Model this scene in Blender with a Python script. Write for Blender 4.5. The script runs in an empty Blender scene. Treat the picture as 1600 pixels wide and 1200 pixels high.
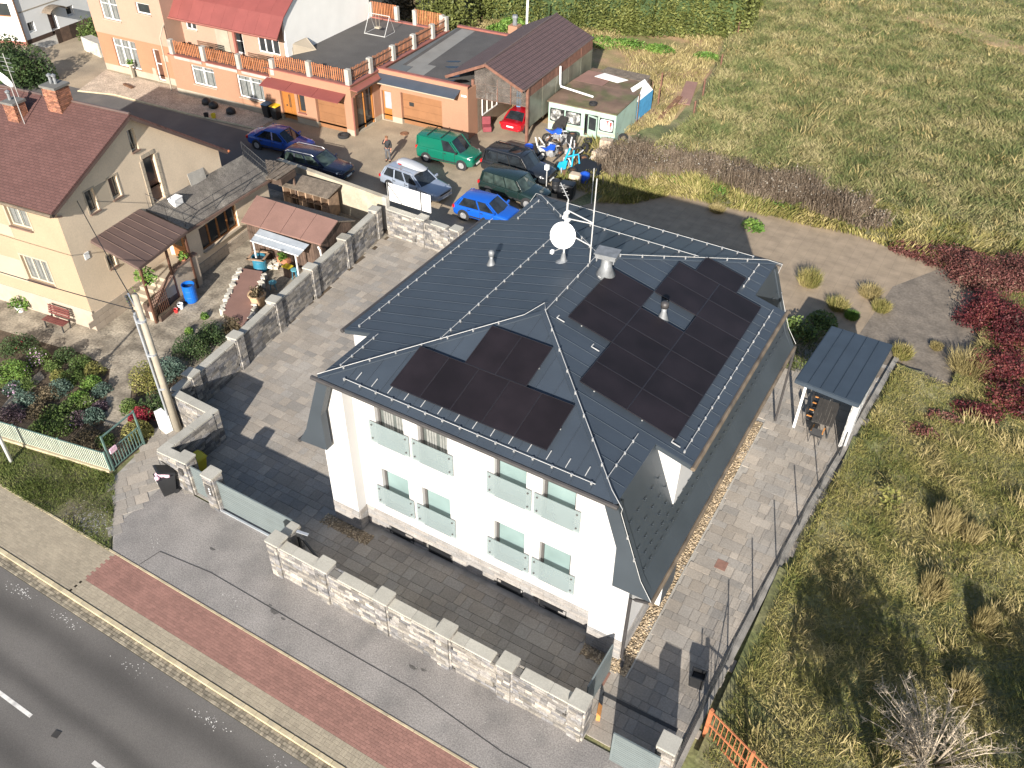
import bpy, math, random
import numpy as np
from mathutils import Matrix, Vector
random.seed(7); rng = np.random.default_rng(7)
SC = bpy.context.scene
COL = SC.collection
R = math.radians

# ---------------------------------------------------------------- camera, light, exposure
cam_d = bpy.data.cameras.new('camera'); cam = bpy.data.objects.new('camera', cam_d); COL.objects.link(cam)
cam_d.sensor_fit = 'HORIZONTAL'; cam_d.sensor_width = 36.0; cam_d.lens = 36.0*1351.91/1600.0
cam_d.clip_start = 0.5; cam_d.clip_end = 4000
cam.matrix_world = Matrix([[0.861643, -0.333318, 0.382716, 16.627324], [0.507342, 0.545988, -0.666709, -16.227335], [0.013268, 0.768633, 0.639553, 25.0], [0.0, 0.0, 0.0, 1.0]])
SC.camera = cam
CAMP = Vector((16.6273, -16.2273, 25.0))

SUN_EL, SUN_DX, SUN_DY = R(23.0), -0.322, 0.947          # the light travels towards (SUN_DX, SUN_DY), downwards
world = bpy.data.worlds.new('World'); SC.world = world; world.use_nodes = True
wn = world.node_tree; wn.nodes.clear()
sky = wn.nodes.new('ShaderNodeTexSky'); sky.sky_type = 'NISHITA'; sky.sun_disc = False
sky.sun_elevation = SUN_EL; sky.sun_rotation = math.atan2(-SUN_DX, -SUN_DY)
sky.altitude = 300; sky.air_density = 1.0; sky.dust_density = 1.5
bg = wn.nodes.new('ShaderNodeBackground'); bg.inputs['Strength'].default_value = 0.08
wo = wn.nodes.new('ShaderNodeOutputWorld')
wn.links.new(sky.outputs[0], bg.inputs['Color']); wn.links.new(bg.outputs[0], wo.inputs['Surface'])
sd = bpy.data.lights.new('sun', 'SUN'); sd.energy = 4.8; sd.angle = R(0.53); sd.color = (1.0, 0.935, 0.85)
sun = bpy.data.objects.new('sun', sd); COL.objects.link(sun)
_dir = Vector((SUN_DX*math.cos(SUN_EL), SUN_DY*math.cos(SUN_EL), -math.sin(SUN_EL)))
sun.rotation_euler = _dir.to_track_quat('-Z', 'Y').to_euler(); sun.location = (0, -40, 40)
SC.view_settings.view_transform = 'Standard'; SC.view_settings.look = 'None'
SC.view_settings.exposure = 1.08; SC.view_settings.gamma = 1.0; SC.view_settings.use_curve_mapping = False

# ---------------------------------------------------------------- materials
MATS = {}
def mk(name, col, var=0.12, piece=0.0, scale=1.5, rough=0.8, metal=0.0, bump=0.0, bscale=30.0, dirt=None, spec=0.5, hue=0.0, fine=0.0, fscale=60.0, two=None, coat=0.0):
    """Principled material with world-space noise, per-piece tone, optional dirt patches and bump."""
    m = bpy.data.materials.new(name); m.use_nodes = True; nt = m.node_tree; n = nt.nodes; L = nt.links
    b = n['Principled BSDF']; b.inputs['Roughness'].default_value = rough; b.inputs['Metallic'].default_value = metal
    b.inputs['Specular IOR Level'].default_value = spec
    if coat: b.inputs['Coat Weight'].default_value = coat; b.inputs['Coat Roughness'].default_value = 0.08
    geo = n.new('ShaderNodeNewGeometry')
    def noise(s, det=4.0):
        t = n.new('ShaderNodeTexNoise'); t.inputs['Scale'].default_value = s; t.inputs['Detail'].default_value = det
        L.new(geo.outputs['Position'], t.inputs['Vector']); return t.outputs['Fac']
    def rng_map(src, lo, hi, a=0.3, c=0.7):
        r = n.new('ShaderNodeMapRange'); r.inputs['From Min'].default_value = a; r.inputs['From Max'].default_value = c
        r.inputs['To Min'].default_value = lo; r.inputs['To Max'].default_value = hi; L.new(src, r.inputs['Value']); return r.outputs['Result']
    def mul(a, bb):
        k = n.new('ShaderNodeMath'); k.operation = 'MULTIPLY'; L.new(a, k.inputs[0]); L.new(bb, k.inputs[1]); return k.outputs[0]
    fac = rng_map(noise(scale), 1-var, 1+var)
    if fine: fac = mul(fac, rng_map(noise(fscale, 2.0), 1-fine, 1+fine))
    rnd = None
    if piece or two:
        oi = n.new('ShaderNodeObjectInfo'); ad = n.new('ShaderNodeMath'); ad.operation = 'ADD'
        L.new(oi.outputs['Random'], ad.inputs[0]); L.new(geo.outputs['Random Per Island'], ad.inputs[1])
        fr = n.new('ShaderNodeMath'); fr.operation = 'FRACT'; L.new(ad.outputs[0], fr.inputs[0]); rnd = fr.outputs[0]
        if piece: fac = mul(fac, rng_map(rnd, 1-piece, 1+piece, 0.0, 1.0))
    c = n.new('ShaderNodeRGB'); c.outputs[0].default_value = (*col, 1); src = c.outputs[0]
    if two:
        mx = n.new('ShaderNodeMix'); mx.data_type = 'RGBA'; mx.inputs['B'].default_value = (*two, 1); L.new(src, mx.inputs['A'])
        rr = n.new('ShaderNodeMath'); rr.operation = 'MULTIPLY'; rr.inputs[1].default_value = 7.31; L.new(rnd, rr.inputs[0])
        r2 = n.new('ShaderNodeMath'); r2.operation = 'FRACT'; L.new(rr.outputs[0], r2.inputs[0]); L.new(r2.outputs[0], mx.inputs['Factor']); src = mx.outputs['Result']
    if dirt:
        dc, ds, lo, hi, am = dirt
        mx = n.new('ShaderNodeMix'); mx.data_type = 'RGBA'; mx.inputs['B'].default_value = (*dc, 1); L.new(src, mx.inputs['A'])
        L.new(rng_map(noise(ds, 6.0), 0.0, am, lo, hi), mx.inputs['Factor']); src = mx.outputs['Result']
    vm = n.new('ShaderNodeVectorMath'); vm.operation = 'SCALE'; L.new(src, vm.inputs[0]); L.new(fac, vm.inputs['Scale'])
    L.new(vm.outputs[0], b.inputs['Base Color'])
    if bump:
        bp = n.new('ShaderNodeBump'); bp.inputs['Strength'].default_value = bump; bp.inputs['Distance'].default_value = 0.02
        L.new(noise(bscale, 5.0), bp.inputs['Height']); L.new(bp.outputs[0], b.inputs['Normal'])
    MATS[name] = m; return m

def mk_leaf(name, cols, scale=0.35, rough=0.6, trans=0.0, hi=None, amp=.22):
    """foliage: colour picked per leaf and drifting with place"""
    m = bpy.data.materials.new(name); m.use_nodes = True; nt = m.node_tree; n = nt.nodes; L = nt.links
    b = n['Principled BSDF']; b.inputs['Roughness'].default_value = rough; b.inputs['Specular IOR Level'].default_value = 0.25
    geo = n.new('ShaderNodeNewGeometry'); t = n.new('ShaderNodeTexNoise'); t.inputs['Scale'].default_value = scale; t.inputs['Detail'].default_value = 3.0
    L.new(geo.outputs['Position'], t.inputs['Vector'])
    a = n.new('ShaderNodeMapRange'); a.inputs['From Min'].default_value = 0.32; a.inputs['From Max'].default_value = 0.68; a.inputs['To Min'].default_value = -amp; a.inputs['To Max'].default_value = amp
    L.new(t.outputs['Fac'], a.inputs['Value'])
    s = n.new('ShaderNodeMapRange'); s.inputs['To Min'].default_value = 0.2; s.inputs['To Max'].default_value = 0.8; L.new(geo.outputs['Random Per Island'], s.inputs['Value'])
    ad = n.new('ShaderNodeMath'); ad.operation = 'ADD'; L.new(s.outputs[0], ad.inputs[0]); L.new(a.outputs[0], ad.inputs[1])
    cr = n.new('ShaderNodeValToRGB'); e = cr.color_ramp.elements
    while len(e) < len(cols): e.new(0.5)
    for i, cc in enumerate(cols): e[i].position = i/(len(cols)-1); e[i].color = (*cc, 1)
    L.new(ad.outputs[0], cr.inputs[0]); L.new(cr.outputs[0], b.inputs['Base Color'])
    if trans: b.inputs['Transmission Weight'].default_value = 0.0
    MATS[name] = m; return m

def mk_glass(name, col, rough=0.08, alpha=1.0, spec=0.6, var=0.25, scale=0.9):
    m = mk(name, col, var=var, scale=scale, rough=rough, spec=spec)
    if alpha < 1:
        m.node_tree.nodes['Principled BSDF'].inputs['Alpha'].default_value = alpha
    return m

def mk_brick(name, c1, c2, mortar, w, h, ms=0.01, rough=0.85, bump=0.4, axis='xy', rot=0.0, var=0.1, soft=0.1, off=0.5):
    """small repeated units too small to model: brick texture on world position"""
    m = bpy.data.materials.new(name); m.use_nodes = True; nt = m.node_tree; n = nt.nodes; L = nt.links
    b = n['Principled BSDF']; b.inputs['Roughness'].default_value = rough
    geo = n.new('ShaderNodeNewGeometry'); mp = n.new('ShaderNodeMapping'); mp.vector_type = 'POINT'
    L.new(geo.outputs['Position'], mp.inputs['Vector'])
    mp.inputs['Rotation'].default_value = {'xy': (0, 0, rot), 'xz': (R(-90), 0, 0), 'yz': (R(-90), 0, R(-90))}[axis] if not isinstance(axis, tuple) else axis
    br = n.new('ShaderNodeTexBrick'); L.new(mp.outputs[0], br.inputs['Vector'])
    br.inputs['Color1'].default_value = (*c1, 1); br.inputs['Color2'].default_value = (*c2, 1); br.inputs['Mortar'].default_value = (*mortar, 1)
    br.inputs['Scale'].default_value = 1.0; br.offset = off; br.inputs['Brick Width'].default_value = w; br.inputs['Row Height'].default_value = h
    br.inputs['Mortar Size'].default_value = ms; br.inputs['Mortar Smooth'].default_value = soft
    t = n.new('ShaderNodeTexNoise'); t.inputs['Scale'].default_value = 1.3; t.inputs['Detail'].default_value = 5; L.new(geo.outputs['Position'], t.inputs['Vector'])
    r = n.new('ShaderNodeMapRange'); r.inputs['From Min'].default_value = .3; r.inputs['From Max'].default_value = .7; r.inputs['To Min'].default_value = 1-var; r.inputs['To Max'].default_value = 1+var
    L.new(t.outputs['Fac'], r.inputs['Value'])
    vm = n.new('ShaderNodeVectorMath'); vm.operation = 'SCALE'; L.new(br.outputs['Color'], vm.inputs[0]); L.new(r.outputs[0], vm.inputs['Scale']); L.new(vm.outputs[0], b.inputs['Base Color'])
    bp = n.new('ShaderNodeBump'); bp.inputs['Strength'].default_value = bump; bp.inputs['Distance'].default_value = 0.015; bp.invert = True
    L.new(br.outputs['Fac'], bp.inputs['Height']); L.new(bp.outputs[0], b.inputs['Normal'])
    MATS[name] = m; return m

# ground positions (x, y in metres) back-projected from image pixels, keyed by pixel
GP = {(0, 0): (-68.31, 33.47), (0, 1): (-68.13, 33.34), (8, 120): (-50.53, 21.39), (8, 588): (-18.13, -1.62), (18, 652): (-15.45, -3.22), (20, 98): (-52.72, 23.62), (22, 590): (-17.71, -1.47), (24, 612): (-16.80, -2.06), (32, 548): (-19.20, -0.05), (35, 34): (-60.99, 30.52), (35, 135): (-47.72, 20.84), (36, 580): (-17.77, -0.97), (42, 632): (-15.62, -2.35), (45, 605): (-16.56, -1.56), (62, 128): (-47.42, 22.11), (62, 565): (-17.74, -0.12), (62, 645): (-14.68, -2.41), (65, 672): (-13.67, -3.07), (75, 622): (-15.21, -1.60), (80, 648): (-14.15, -2.24), (85, 575): (-16.76, -0.08), (92, 590): (-16.00, -0.43), (95, 612): (-15.10, -1.02), (98, 668): (-13.05, -2.51), (104, 562): (-16.81, 0.61), (112, 595): (-15.33, -0.28), (112, 640): (-13.69, -1.57), (122, 625): (-13.98, -1.00), (124, 660): (-12.73, -1.94), (128, 572): (-15.82, 0.66), (135, 692): (-11.43, -2.62), (139, 630): (-13.41, -0.90), (143, 602): (-14.32, -0.03), (146, 655): (-12.39, -1.50), (150, 582): (-14.89, 0.69), (157, 638): (-12.71, -0.87), (160, 612): (-13.54, -0.07), (165, 690): (-10.82, -2.16), (203, 640): (-11.56, -0.27), (215, 680): (-10.00, -1.21), (222, 655): (-10.63, -0.43), (232, 600): (-12.23, 1.35), (245, 640): (-10.58, 0.33), (268, 588): (-11.77, 2.27), (297, 520): (-13.55, 5.07), (300, 553): (-12.23, 3.93), (320, 497): (-13.85, 6.32), (330, 160): (-33.55, 26.16), (333, 530): (-12.23, 5.27), (365, 515): (-11.96, 6.35), (618, 30): (-33.74, 49.07), (668, 40): (-30.27, 49.16), (700, 52): (-27.57, 48.41), (740, 30): (-27.79, 52.93), (762, 60): (-23.93, 49.15), (790, 52): (-23.32, 51.15), (826, 246): (-9.25, 30.54), (846, 248): (-8.44, 30.82), (853, 304): (-5.78, 26.59), (858, 248): (-8.01, 31.09), (868, 222): (-8.88, 33.59), (868, 300): (-5.44, 27.19), (892, 280): (-5.43, 29.23), (899, 285): (-4.99, 28.99), (903, 244): (-6.58, 32.45), (915, 238): (-6.41, 33.24), (924, 318): (-2.89, 27.03), (937, 256): (-4.85, 32.18), (940, 68): (-15.00, 53.33), (946, 240): (-5.20, 33.77), (965, 236): (-4.68, 34.57), (972, 222): (-5.02, 36.02), (975, 268): (-3.03, 32.01), (985, 72): (-12.63, 54.09), (1030, 80): (-10.03, 54.24), (1030, 262): (-1.31, 33.73), (1060, 288): (0.64, 32.20), (1085, 268): (0.84, 34.43), (1105, 92): (-5.92, 54.68), (1118, 300): (3.00, 32.46), (1120, 330): (3.93, 30.15), (1140, 282): (3.21, 34.43), (1165, 315): (5.00, 32.24), (1190, 305): (5.58, 33.57), (1215, 325): (6.92, 32.48), (1245, 312): (7.61, 34.15), (1250, 520): (11.72, 20.57), (1263, 445): (10.87, 25.05), (1283, 508): (12.44, 21.76), (1300, 330): (9.84, 33.83), (1308, 482): (12.75, 23.64), (1330, 497): (13.57, 23.16), (1350, 352): (11.90, 33.11), (1358, 462): (13.88, 25.70), (1376, 485): (14.69, 24.64), (1408, 558): (16.40, 21.16), (1425, 395): (14.94, 31.37), (1440, 680): (18.28, 15.99), (1455, 930): (20.16, 7.51), (1462, 545): (17.69, 22.71), (1470, 830): (19.93, 10.79), (1475, 660): (18.96, 17.35), (1480, 410): (16.81, 31.34), (1500, 1090): (21.68, 3.84), (1508, 580): (19.19, 21.62), (1512, 850): (20.91, 10.65), (1525, 650): (20.10, 18.52), (1530, 440): (18.62, 30.19), (1530, 985): (21.84, 6.83), (1545, 500): (19.56, 26.64), (1560, 585): (20.56, 22.18), (1590, 440): (20.39, 31.28), (1590, 640): (21.62, 19.94), (1595, 540): (21.19, 25.16)}
def G(u, v): return GP[(u, v)]
G_ = G
# ---------------------------------------------------------------- object helpers
def wm(o):
    m = o.matrix_basis.copy()
    while o.parent: o = o.parent; m = o.matrix_basis @ m
    return m
def frame(x, y, deg=0.0, z=0.0): return Matrix.Translation((x, y, z)) @ Matrix.Rotation(R(deg), 4, 'Z')
def ab_frame(a, b, z=0.0):
    """x runs from a to b on the ground, -y is the side to the right of that walk"""
    return Matrix.Translation((a[0], a[1], z)) @ Matrix.Rotation(math.atan2(b[1]-a[1], b[0]-a[0]), 4, 'Z'), math.hypot(b[0]-a[0], b[1]-a[1])
def tag(o, label=None, cat=None, group=None, kind=None):
    if label: o['label'] = label
    if cat: o['category'] = cat
    if group: o['group'] = group
    if kind: o['kind'] = kind
    return o
def thing(name, label, cat, loc=(0, 0, 0), deg=0.0, group=None):
    o = bpy.data.objects.new(name, None); o.empty_display_size = 0.2; COL.objects.link(o)
    o.location = loc if len(loc) == 3 else (*loc, 0); o.rotation_euler = (0, 0, R(deg))
    return tag(o, label, cat, group)
def copy_tree(o, parent=None):
    c = o.copy(); COL.objects.link(c); c.parent = parent
    for ch in list(o.children): copy_tree(ch, c)
    return c

class MB:
    """collects faces in a local frame; build() links them as one mesh object"""
    def __init__(s, F=None): s.v = []; s.f = []; s.F = F or Matrix()
    def add(s, pts, faces, M=None):
        k = len(s.v); T = s.F @ M if M is not None else s.F
        s.v += [tuple(T @ Vector(p)) for p in pts]; s.f += [tuple(i+k for i in f) for f in faces]; return s
    def poly(s, pts, M=None): return s.add(pts, [tuple(range(len(pts)))], M)
    def box(s, x0, x1, y0, y1, z0, z1, M=None):
        return s.add([(x0,y0,z0),(x1,y0,z0),(x1,y1,z0),(x0,y1,z0),(x0,y0,z1),(x1,y0,z1),(x1,y1,z1),(x0,y1,z1)],
                     [(0,3,2,1),(4,5,6,7),(0,1,5,4),(1,2,6,5),(2,3,7,6),(3,0,4,7)], M)
    def ext(s, pts, vec, M=None):
        """extrude a polygon by vec"""
        n = len(pts); v = Vector(vec); p2 = [tuple(Vector(p)+v) for p in pts]
        return s.add(list(pts)+p2, [tuple(range(n))[::-1], tuple(range(n, 2*n))]+[(i, (i+1) % n, n+(i+1) % n, n+i) for i in range(n)], M)
    def slab(s, poly, z0, z1, M=None): return s.ext([(p[0], p[1], z0) for p in poly], (0, 0, z1-z0), M)
    def tube(s, pts, r, n=6, r2=None, M=None, caps=True):
        """round bar along a list of points"""
        pts = [Vector(p) for p in pts]; rings = []; m = len(pts); vs = []
        for i, p in enumerate(pts):
            d = (pts[min(i+1, m-1)]-pts[max(i-1, 0)])
            d = d.normalized() if d.length > 1e-9 else Vector((0, 0, 1))
            a = d.orthogonal().normalized() if abs(d.z) > .99 else d.cross(Vector((0, 0, 1))).normalized(); b = d.cross(a)
            rr = r if r2 is None else r+(r2-r)*i/max(1, m-1)
            for k in range(n):
                t = 2*math.pi*k/n; vs.append(tuple(p+a*(rr*math.cos(t))+b*(rr*math.sin(t))))
        fs = [(i*n+k, i*n+(k+1) % n, (i+1)*n+(k+1) % n, (i+1)*n+k) for i in range(m-1) for k in range(n)]
        if caps: fs += [tuple(range(n))[::-1], tuple(range((m-1)*n, m*n))]
        return s.add(vs, fs, M)
    def lathe(s, prof, n=12, M=None, cap=True):
        """prof = [(r, z)...] turned about z"""
        vs = [(r*math.cos(2*math.pi*k/n), r*math.sin(2*math.pi*k/n), z) for r, z in prof for k in range(n)]
        m = len(prof); fs = [(i*n+k, i*n+(k+1) % n, (i+1)*n+(k+1) % n, (i+1)*n+k) for i in range(m-1) for k in range(n)]
        if cap: fs += [tuple(range(n))[::-1], tuple(range((m-1)*n, m*n))]
        return s.add(vs, fs, M)
    def bar(s, a, b, w, h, M=None):
        """square bar between two points"""
        a, b = Vector(a), Vector(b); d = (b-a).normalized(); sd_ = d.cross(Vector((0, 0, 1))) if abs(d.z) < .99 else Vector((1, 0, 0)); sd_.normalize(); up = sd_.cross(d)
        q = [(-w/2, -h/2), (w/2, -h/2), (w/2, h/2), (-w/2, h/2)]
        vs = [tuple(p+sd_*x+up*y) for p in (a, b) for x, y in q]
        return s.add(vs, [(0,1,2,3)[::-1], (4,5,6,7), (0,1,5,4), (1,2,6,5), (2,3,7,6), (3,0,4,7)], M)
    def mesh(s, name, mat, inv=None, smooth=False):
        me = bpy.data.meshes.new(name)
        vs = [tuple(inv @ Vector(p)) for p in s.v] if inv is not None else s.v
        me.from_pydata(vs, [], s.f); me.update()
        mats = mat if isinstance(mat, (list, tuple)) else [mat]
        for m_ in mats: me.materials.append(MATS[m_] if isinstance(m_, str) else m_)
        if smooth: me.shade_smooth()
        return me
    def build(s, name, mat, parent=None, smooth=False, bevel=0.0, label=None, kind=None, cat=None, group=None):
        inv = wm(parent).inverted() if parent else None
        o = bpy.data.objects.new(name, s.mesh(name, mat, inv, smooth)); COL.objects.link(o)
        if parent: o.parent = parent
        if bevel:
            bv = o.modifiers.new('edge', 'BEVEL'); bv.width = bevel; bv.segments = 2; bv.limit_method = 'ANGLE'; bv.angle_limit = R(40)
        return tag(o, label, cat, group, kind)
def structure(name, mb, mat): return mb.build(name, mat, None, kind='structure')
def fix_normals(o):
    import bmesh
    bm = bmesh.new(); bm.from_mesh(o.data); bmesh.ops.recalc_face_normals(bm, faces=bm.faces); bm.to_mesh(o.data); bm.free(); return o

def raw_mesh(name, V, faces_n, mat, parent=None, kind=None, label=None, cat=None, group=None, smooth=False):
    """V: (k*faces_n, 3) array in world space, every faces_n vertices one face"""
    V = np.asarray(V, dtype=np.float32).reshape(-1, 3)
    if parent is not None:
        inv = np.array(wm(parent).inverted()); V = V @ inv[:3, :3].T.astype(np.float32) + inv[:3, 3].astype(np.float32)
    k = len(V)//faces_n; me = bpy.data.meshes.new(name)
    me.vertices.add(len(V)); me.vertices.foreach_set('co', V.ravel())
    me.loops.add(len(V)); me.loops.foreach_set('vertex_index', np.arange(len(V), dtype=np.int32))
    me.polygons.add(k); me.polygons.foreach_set('loop_start', np.arange(0, len(V), faces_n, dtype=np.int32)); 
    me.update(calc_edges=True); me.validate()
    me.materials.append(MATS[mat]); o = bpy.data.objects.new(name, me); COL.objects.link(o)
    if parent is not None: o.parent = parent
    return tag(o, label, cat, group, kind)

# chamfered unit block shared by all stones, slabs and bricks
def _block_mesh(name, c):
    pts = []; h = 0.5
    for sx in (-1, 1):
        for sy in (-1, 1):
            for sz in (-1, 1):
                pts += [(sx*h, sy*(h-c), sz*(h-c)), (sx*(h-c), sy*h, sz*(h-c)), (sx*(h-c), sy*(h-c), sz*h)]
    import bmesh
    bm = bmesh.new()
    for p in pts: bm.verts.new(p)
    bmesh.ops.convex_hull(bm, input=bm.verts); bmesh.ops.dissolve_limit(bm, angle_limit=0.02, verts=bm.verts, edges=bm.edges)
    me = bpy.data.meshes.new(name); bm.to_mesh(me); bm.free(); return me
_BLK = _block_mesh('block', 0.035)
_BV = [tuple(v.co) for v in _BLK.vertices]; _BF = [tuple(p.vertices) for p in _BLK.polygons]
_BM = {}
def pieces(parent, name, items, mat, F=None, maxn=300, prio=None, stuff_name=None):
    """items: (cx, cy, cz, dx, dy, dz[, Matrix3 rot]) in frame F. The largest in view become objects of their own, the rest one stuff part."""
    F = F or Matrix(); inv = wm(parent).inverted() if parent else Matrix()
    key = mat
    if key not in _BM:
        me = _BLK.copy(); me.name = name; me.materials.append(MATS[mat]); _BM[key] = me
    def score(i):
        it = items[i]; p = F @ Vector(it[:3]); d = (p-CAMP).length
        return max(it[3], it[4], it[5])/d*(1.0 if prio is None else prio(it, p))
    order = sorted(range(len(items)), key=score, reverse=True); rest = MB()
    for j, i in enumerate(order):
        it = items[i]; T = F @ Matrix.Translation(it[:3])
        if len(it) > 6: T = T @ it[6]
        if j < maxn:
            o = bpy.data.objects.new(name, _BM[key]); COL.objects.link(o)
            if parent: o.parent = parent
            o.matrix_basis = inv @ T @ Matrix.Diagonal((it[3], it[4], it[5], 1))
        else:
            rest.add(_BV, _BF, T @ Matrix.Diagonal((it[3], it[4], it[5], 1)))
    if rest.v: rest.build(stuff_name or name, mat, parent, kind='stuff')

def inpoly(x, y, poly):
    r = False; n = len(poly)
    for i in range(n):
        x1, y1 = poly[i][:2]; x2, y2 = poly[(i+1) % n][:2]
        if (y1 > y) != (y2 > y) and x < (x2-x1)*(y-y1)/(y2-y1)+x1: r = not r
    return r
def inpoly_np(X, Y, poly):
    r = np.zeros(len(X), bool); n = len(poly)
    for i in range(n):
        x1, y1 = poly[i][:2]; x2, y2 = poly[(i+1) % n][:2]
        if y1 == y2: continue
        c = ((y1 > Y) != (y2 > Y)) & (X < (x2-x1)*(Y-y1)/(y2-y1)+x1); r ^= c
    return r
def clip_strip(poly, ax, lo, hi):
    """part of a polygon with lo <= coordinate ax <= hi"""
    for sgn, lim in ((1, lo), (-1, -hi)):
        out = []
        for i in range(len(poly)):
            a, b = poly[i], poly[(i+1) % len(poly)]; da, db = sgn*a[ax]-lim, sgn*b[ax]-lim
            if da >= 0: out.append(a)
            if (da >= 0) != (db >= 0) and da != db:
                t = da/(da-db); out.append(tuple(a[k]+(b[k]-a[k])*t for k in range(3)))
        poly = out
        if len(poly) < 3: return []
    return poly

def wall_face(mb, x0, x1, z0, z1, ops=(), depth=0.2, M=None, top=None):
    """front sheet at y=0 (outside is -y) with openings (x0,x1,z0,z1) and their reveals"""
    xs = sorted({x0, x1, *[o[0] for o in ops], *[o[1] for o in ops]}); zs = sorted({z0, z1, *[o[2] for o in ops], *[o[3] for o in ops]})
    for i in range(len(xs)-1):
        for j in range(len(zs)-1):
            cx, cz = (xs[i]+xs[i+1])/2, (zs[j]+zs[j+1])/2
            if any(o[0] < cx < o[1] and o[2] < cz < o[3] for o in ops): continue
            mb.poly([(xs[i], 0, zs[j]), (xs[i+1], 0, zs[j]), (xs[i+1], 0, zs[j+1]), (xs[i], 0, zs[j+1])], M)
    for a, b, c, d in ops:
        mb.poly([(a, 0, c), (a, 0, d), (a, depth, d), (a, depth, c)], M); mb.poly([(b, 0, d), (b, 0, c), (b, depth, c), (b, depth, d)], M)
        mb.poly([(a, 0, d), (b, 0, d), (b, depth, d), (a, depth, d)], M); mb.poly([(b, 0, c), (a, 0, c), (a, depth, c), (b, depth, c)], M)

def window(parent, F, x0, x1, z0, z1, d, fm='white_frame', gm='dark_pane', cols=2, transom=None, sill=None, fw=0.07, name='window', panes=True, sill_out=0.08, curtain=None):
    """window at depth d behind the wall face: frame with pane and sill sub-parts"""
    f = MB(F); y0, y1 = d-0.05, d+0.03
    f.box(x0, x0+fw, y0, y1, z0, z1); f.box(x1-fw, x1, y0, y1, z0, z1); f.box(x0+fw, x1-fw, y0, y1, z0, z0+fw); f.box(x0+fw, x1-fw, y0, y1, z1-fw, z1)
    edges = [x0+fw]
    for k in range(1, cols):
        xm = x0+(x1-x0)*k/cols; f.box(xm-fw*.6, xm+fw*.6, y0+.005, y1, z0+fw, z1-fw); edges += [xm-fw*.6, xm+fw*.6]
    edges.append(x1-fw)
    if transom:
        zt = z0+(z1-z0)*transom; f.box(x0+fw, x1-fw, y0+.012, y1-.005, zt-.02, zt+.02)
    w = f.build(name, fm, parent)
    for k in range(cols):
        MB(F).box(edges[2*k], edges[2*k+1], d+.005, d+.02, z0+fw, z1-fw).build('pane', gm, w)
    if curtain:
        c = MB(F); n = 9
        for k in range(cols):
            a, b = edges[2*k]+.02, edges[2*k+1]-.02
            for i in range(n):
                if (i*7+k*3) % 5 == 0: continue
                c.box(a+(b-a)*i/n, a+(b-a)*(i+.72)/n, d-.008, d+.004, z0+fw+.05, z1-fw-.05)
        c.build('curtain', curtain, w)
    if sill: MB(F).box(x0-.05, x1+.05, -sill_out, d-.05, z0-.06, z0-.003).build('sill', sill, w)
    return w

# ---------------------------------------------------------------- shared materials
mk('terrain', (.13, .125, .06), var=.3, scale=.5)
mk('meadow_soil', (.19, .175, .085), var=.3, scale=.6, fine=.35, fscale=9, dirt=((.10, .12, .04), .35, .45, .6, .8))
mk('lawn_soil', (.12, .115, .05), var=.3, scale=.8, fine=.3, fscale=14, dirt=((.12, .1, .07), .6, .5, .62, .8))
mk('road', (.122, .113, .104), var=.14, scale=.25, rough=.9, fine=.2, fscale=45, dirt=((.13, .12, .108), .16, .42, .62, .6), bump=.15, bscale=60)
def lanes(m, bands, dark):
    """worn wheel tracks along the carriageway: (y, half width) bands that multiply the base colour"""
    nt = m.node_tree; n = nt.nodes; L = nt.links; b = n['Principled BSDF']; src = b.inputs['Base Color'].links[0].from_socket; geo = n.new('ShaderNodeNewGeometry'); sp = n.new('ShaderNodeSeparateXYZ'); L.new(geo.outputs['Position'], sp.inputs[0])
    t = n.new('ShaderNodeTexNoise'); t.inputs['Scale'].default_value = .35; L.new(geo.outputs['Position'], t.inputs['Vector']); w = n.new('ShaderNodeMath'); w.operation = 'MULTIPLY_ADD'; w.inputs[1].default_value = .5; L.new(t.outputs['Fac'], w.inputs[0]); L.new(sp.outputs['Y'], w.inputs[2])
    for yc, hw in bands:
        d = n.new('ShaderNodeMath'); d.operation = 'SUBTRACT'; L.new(w.outputs[0], d.inputs[0]); d.inputs[1].default_value = yc+.25; a = n.new('ShaderNodeMath'); a.operation = 'ABSOLUTE'; L.new(d.outputs[0], a.inputs[0])
        r = n.new('ShaderNodeMapRange'); r.interpolation_type = 'SMOOTHSTEP'; r.inputs['From Max'].default_value = hw; r.inputs['To Min'].default_value = dark; r.inputs['To Max'].default_value = 1; L.new(a.outputs[0], r.inputs['Value'])
        v = n.new('ShaderNodeVectorMath'); v.operation = 'SCALE'; L.new(src, v.inputs[0]); L.new(r.outputs[0], v.inputs['Scale']); src = v.outputs[0]
    L.new(src, b.inputs['Base Color'])
lanes(MATS['road'], [(-9.35, .75), (-10.9, .5), (-12.7, .8)], .6)
mk('forecourt', (.232, .216, .202), var=.14, scale=.7, rough=.9, fine=.3, fscale=22, dirt=((.16, .152, .145), .9, .48, .7, .7), bump=.3, bscale=40)
mk('white_paint', (.62, .6, .56), var=.12, scale=4, dirt=((.3, .29, .28), 5, .5, .7, .6))
mk('kerb', (.44, .37, .24), var=.15, piece=.1, scale=3, dirt=((.26, .24, .2), 4, .5, .7, .5))
mk('sett', (.23, .2, .15), var=.2, piece=.4, scale=6)
mk('grout', (.12, .11, .095), var=.2, scale=6)
mk('beige_paver', (.31, .265, .195), var=.1, piece=.1, scale=.7, fine=.12, fscale=30)
mk('red_paver', (.255, .135, .108), var=.1, piece=.12, scale=.7, fine=.12, fscale=30)
mk('slab', (.315, .275, .228), var=.14, piece=.14, scale=.6, fine=.14, fscale=18, two=(.25, .232, .208), bump=.1, dirt=((.33, .3, .26), .35, .5, .7, .5))
mk('slab_joint', (.30, .28, .25), var=.2, scale=3)
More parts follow.
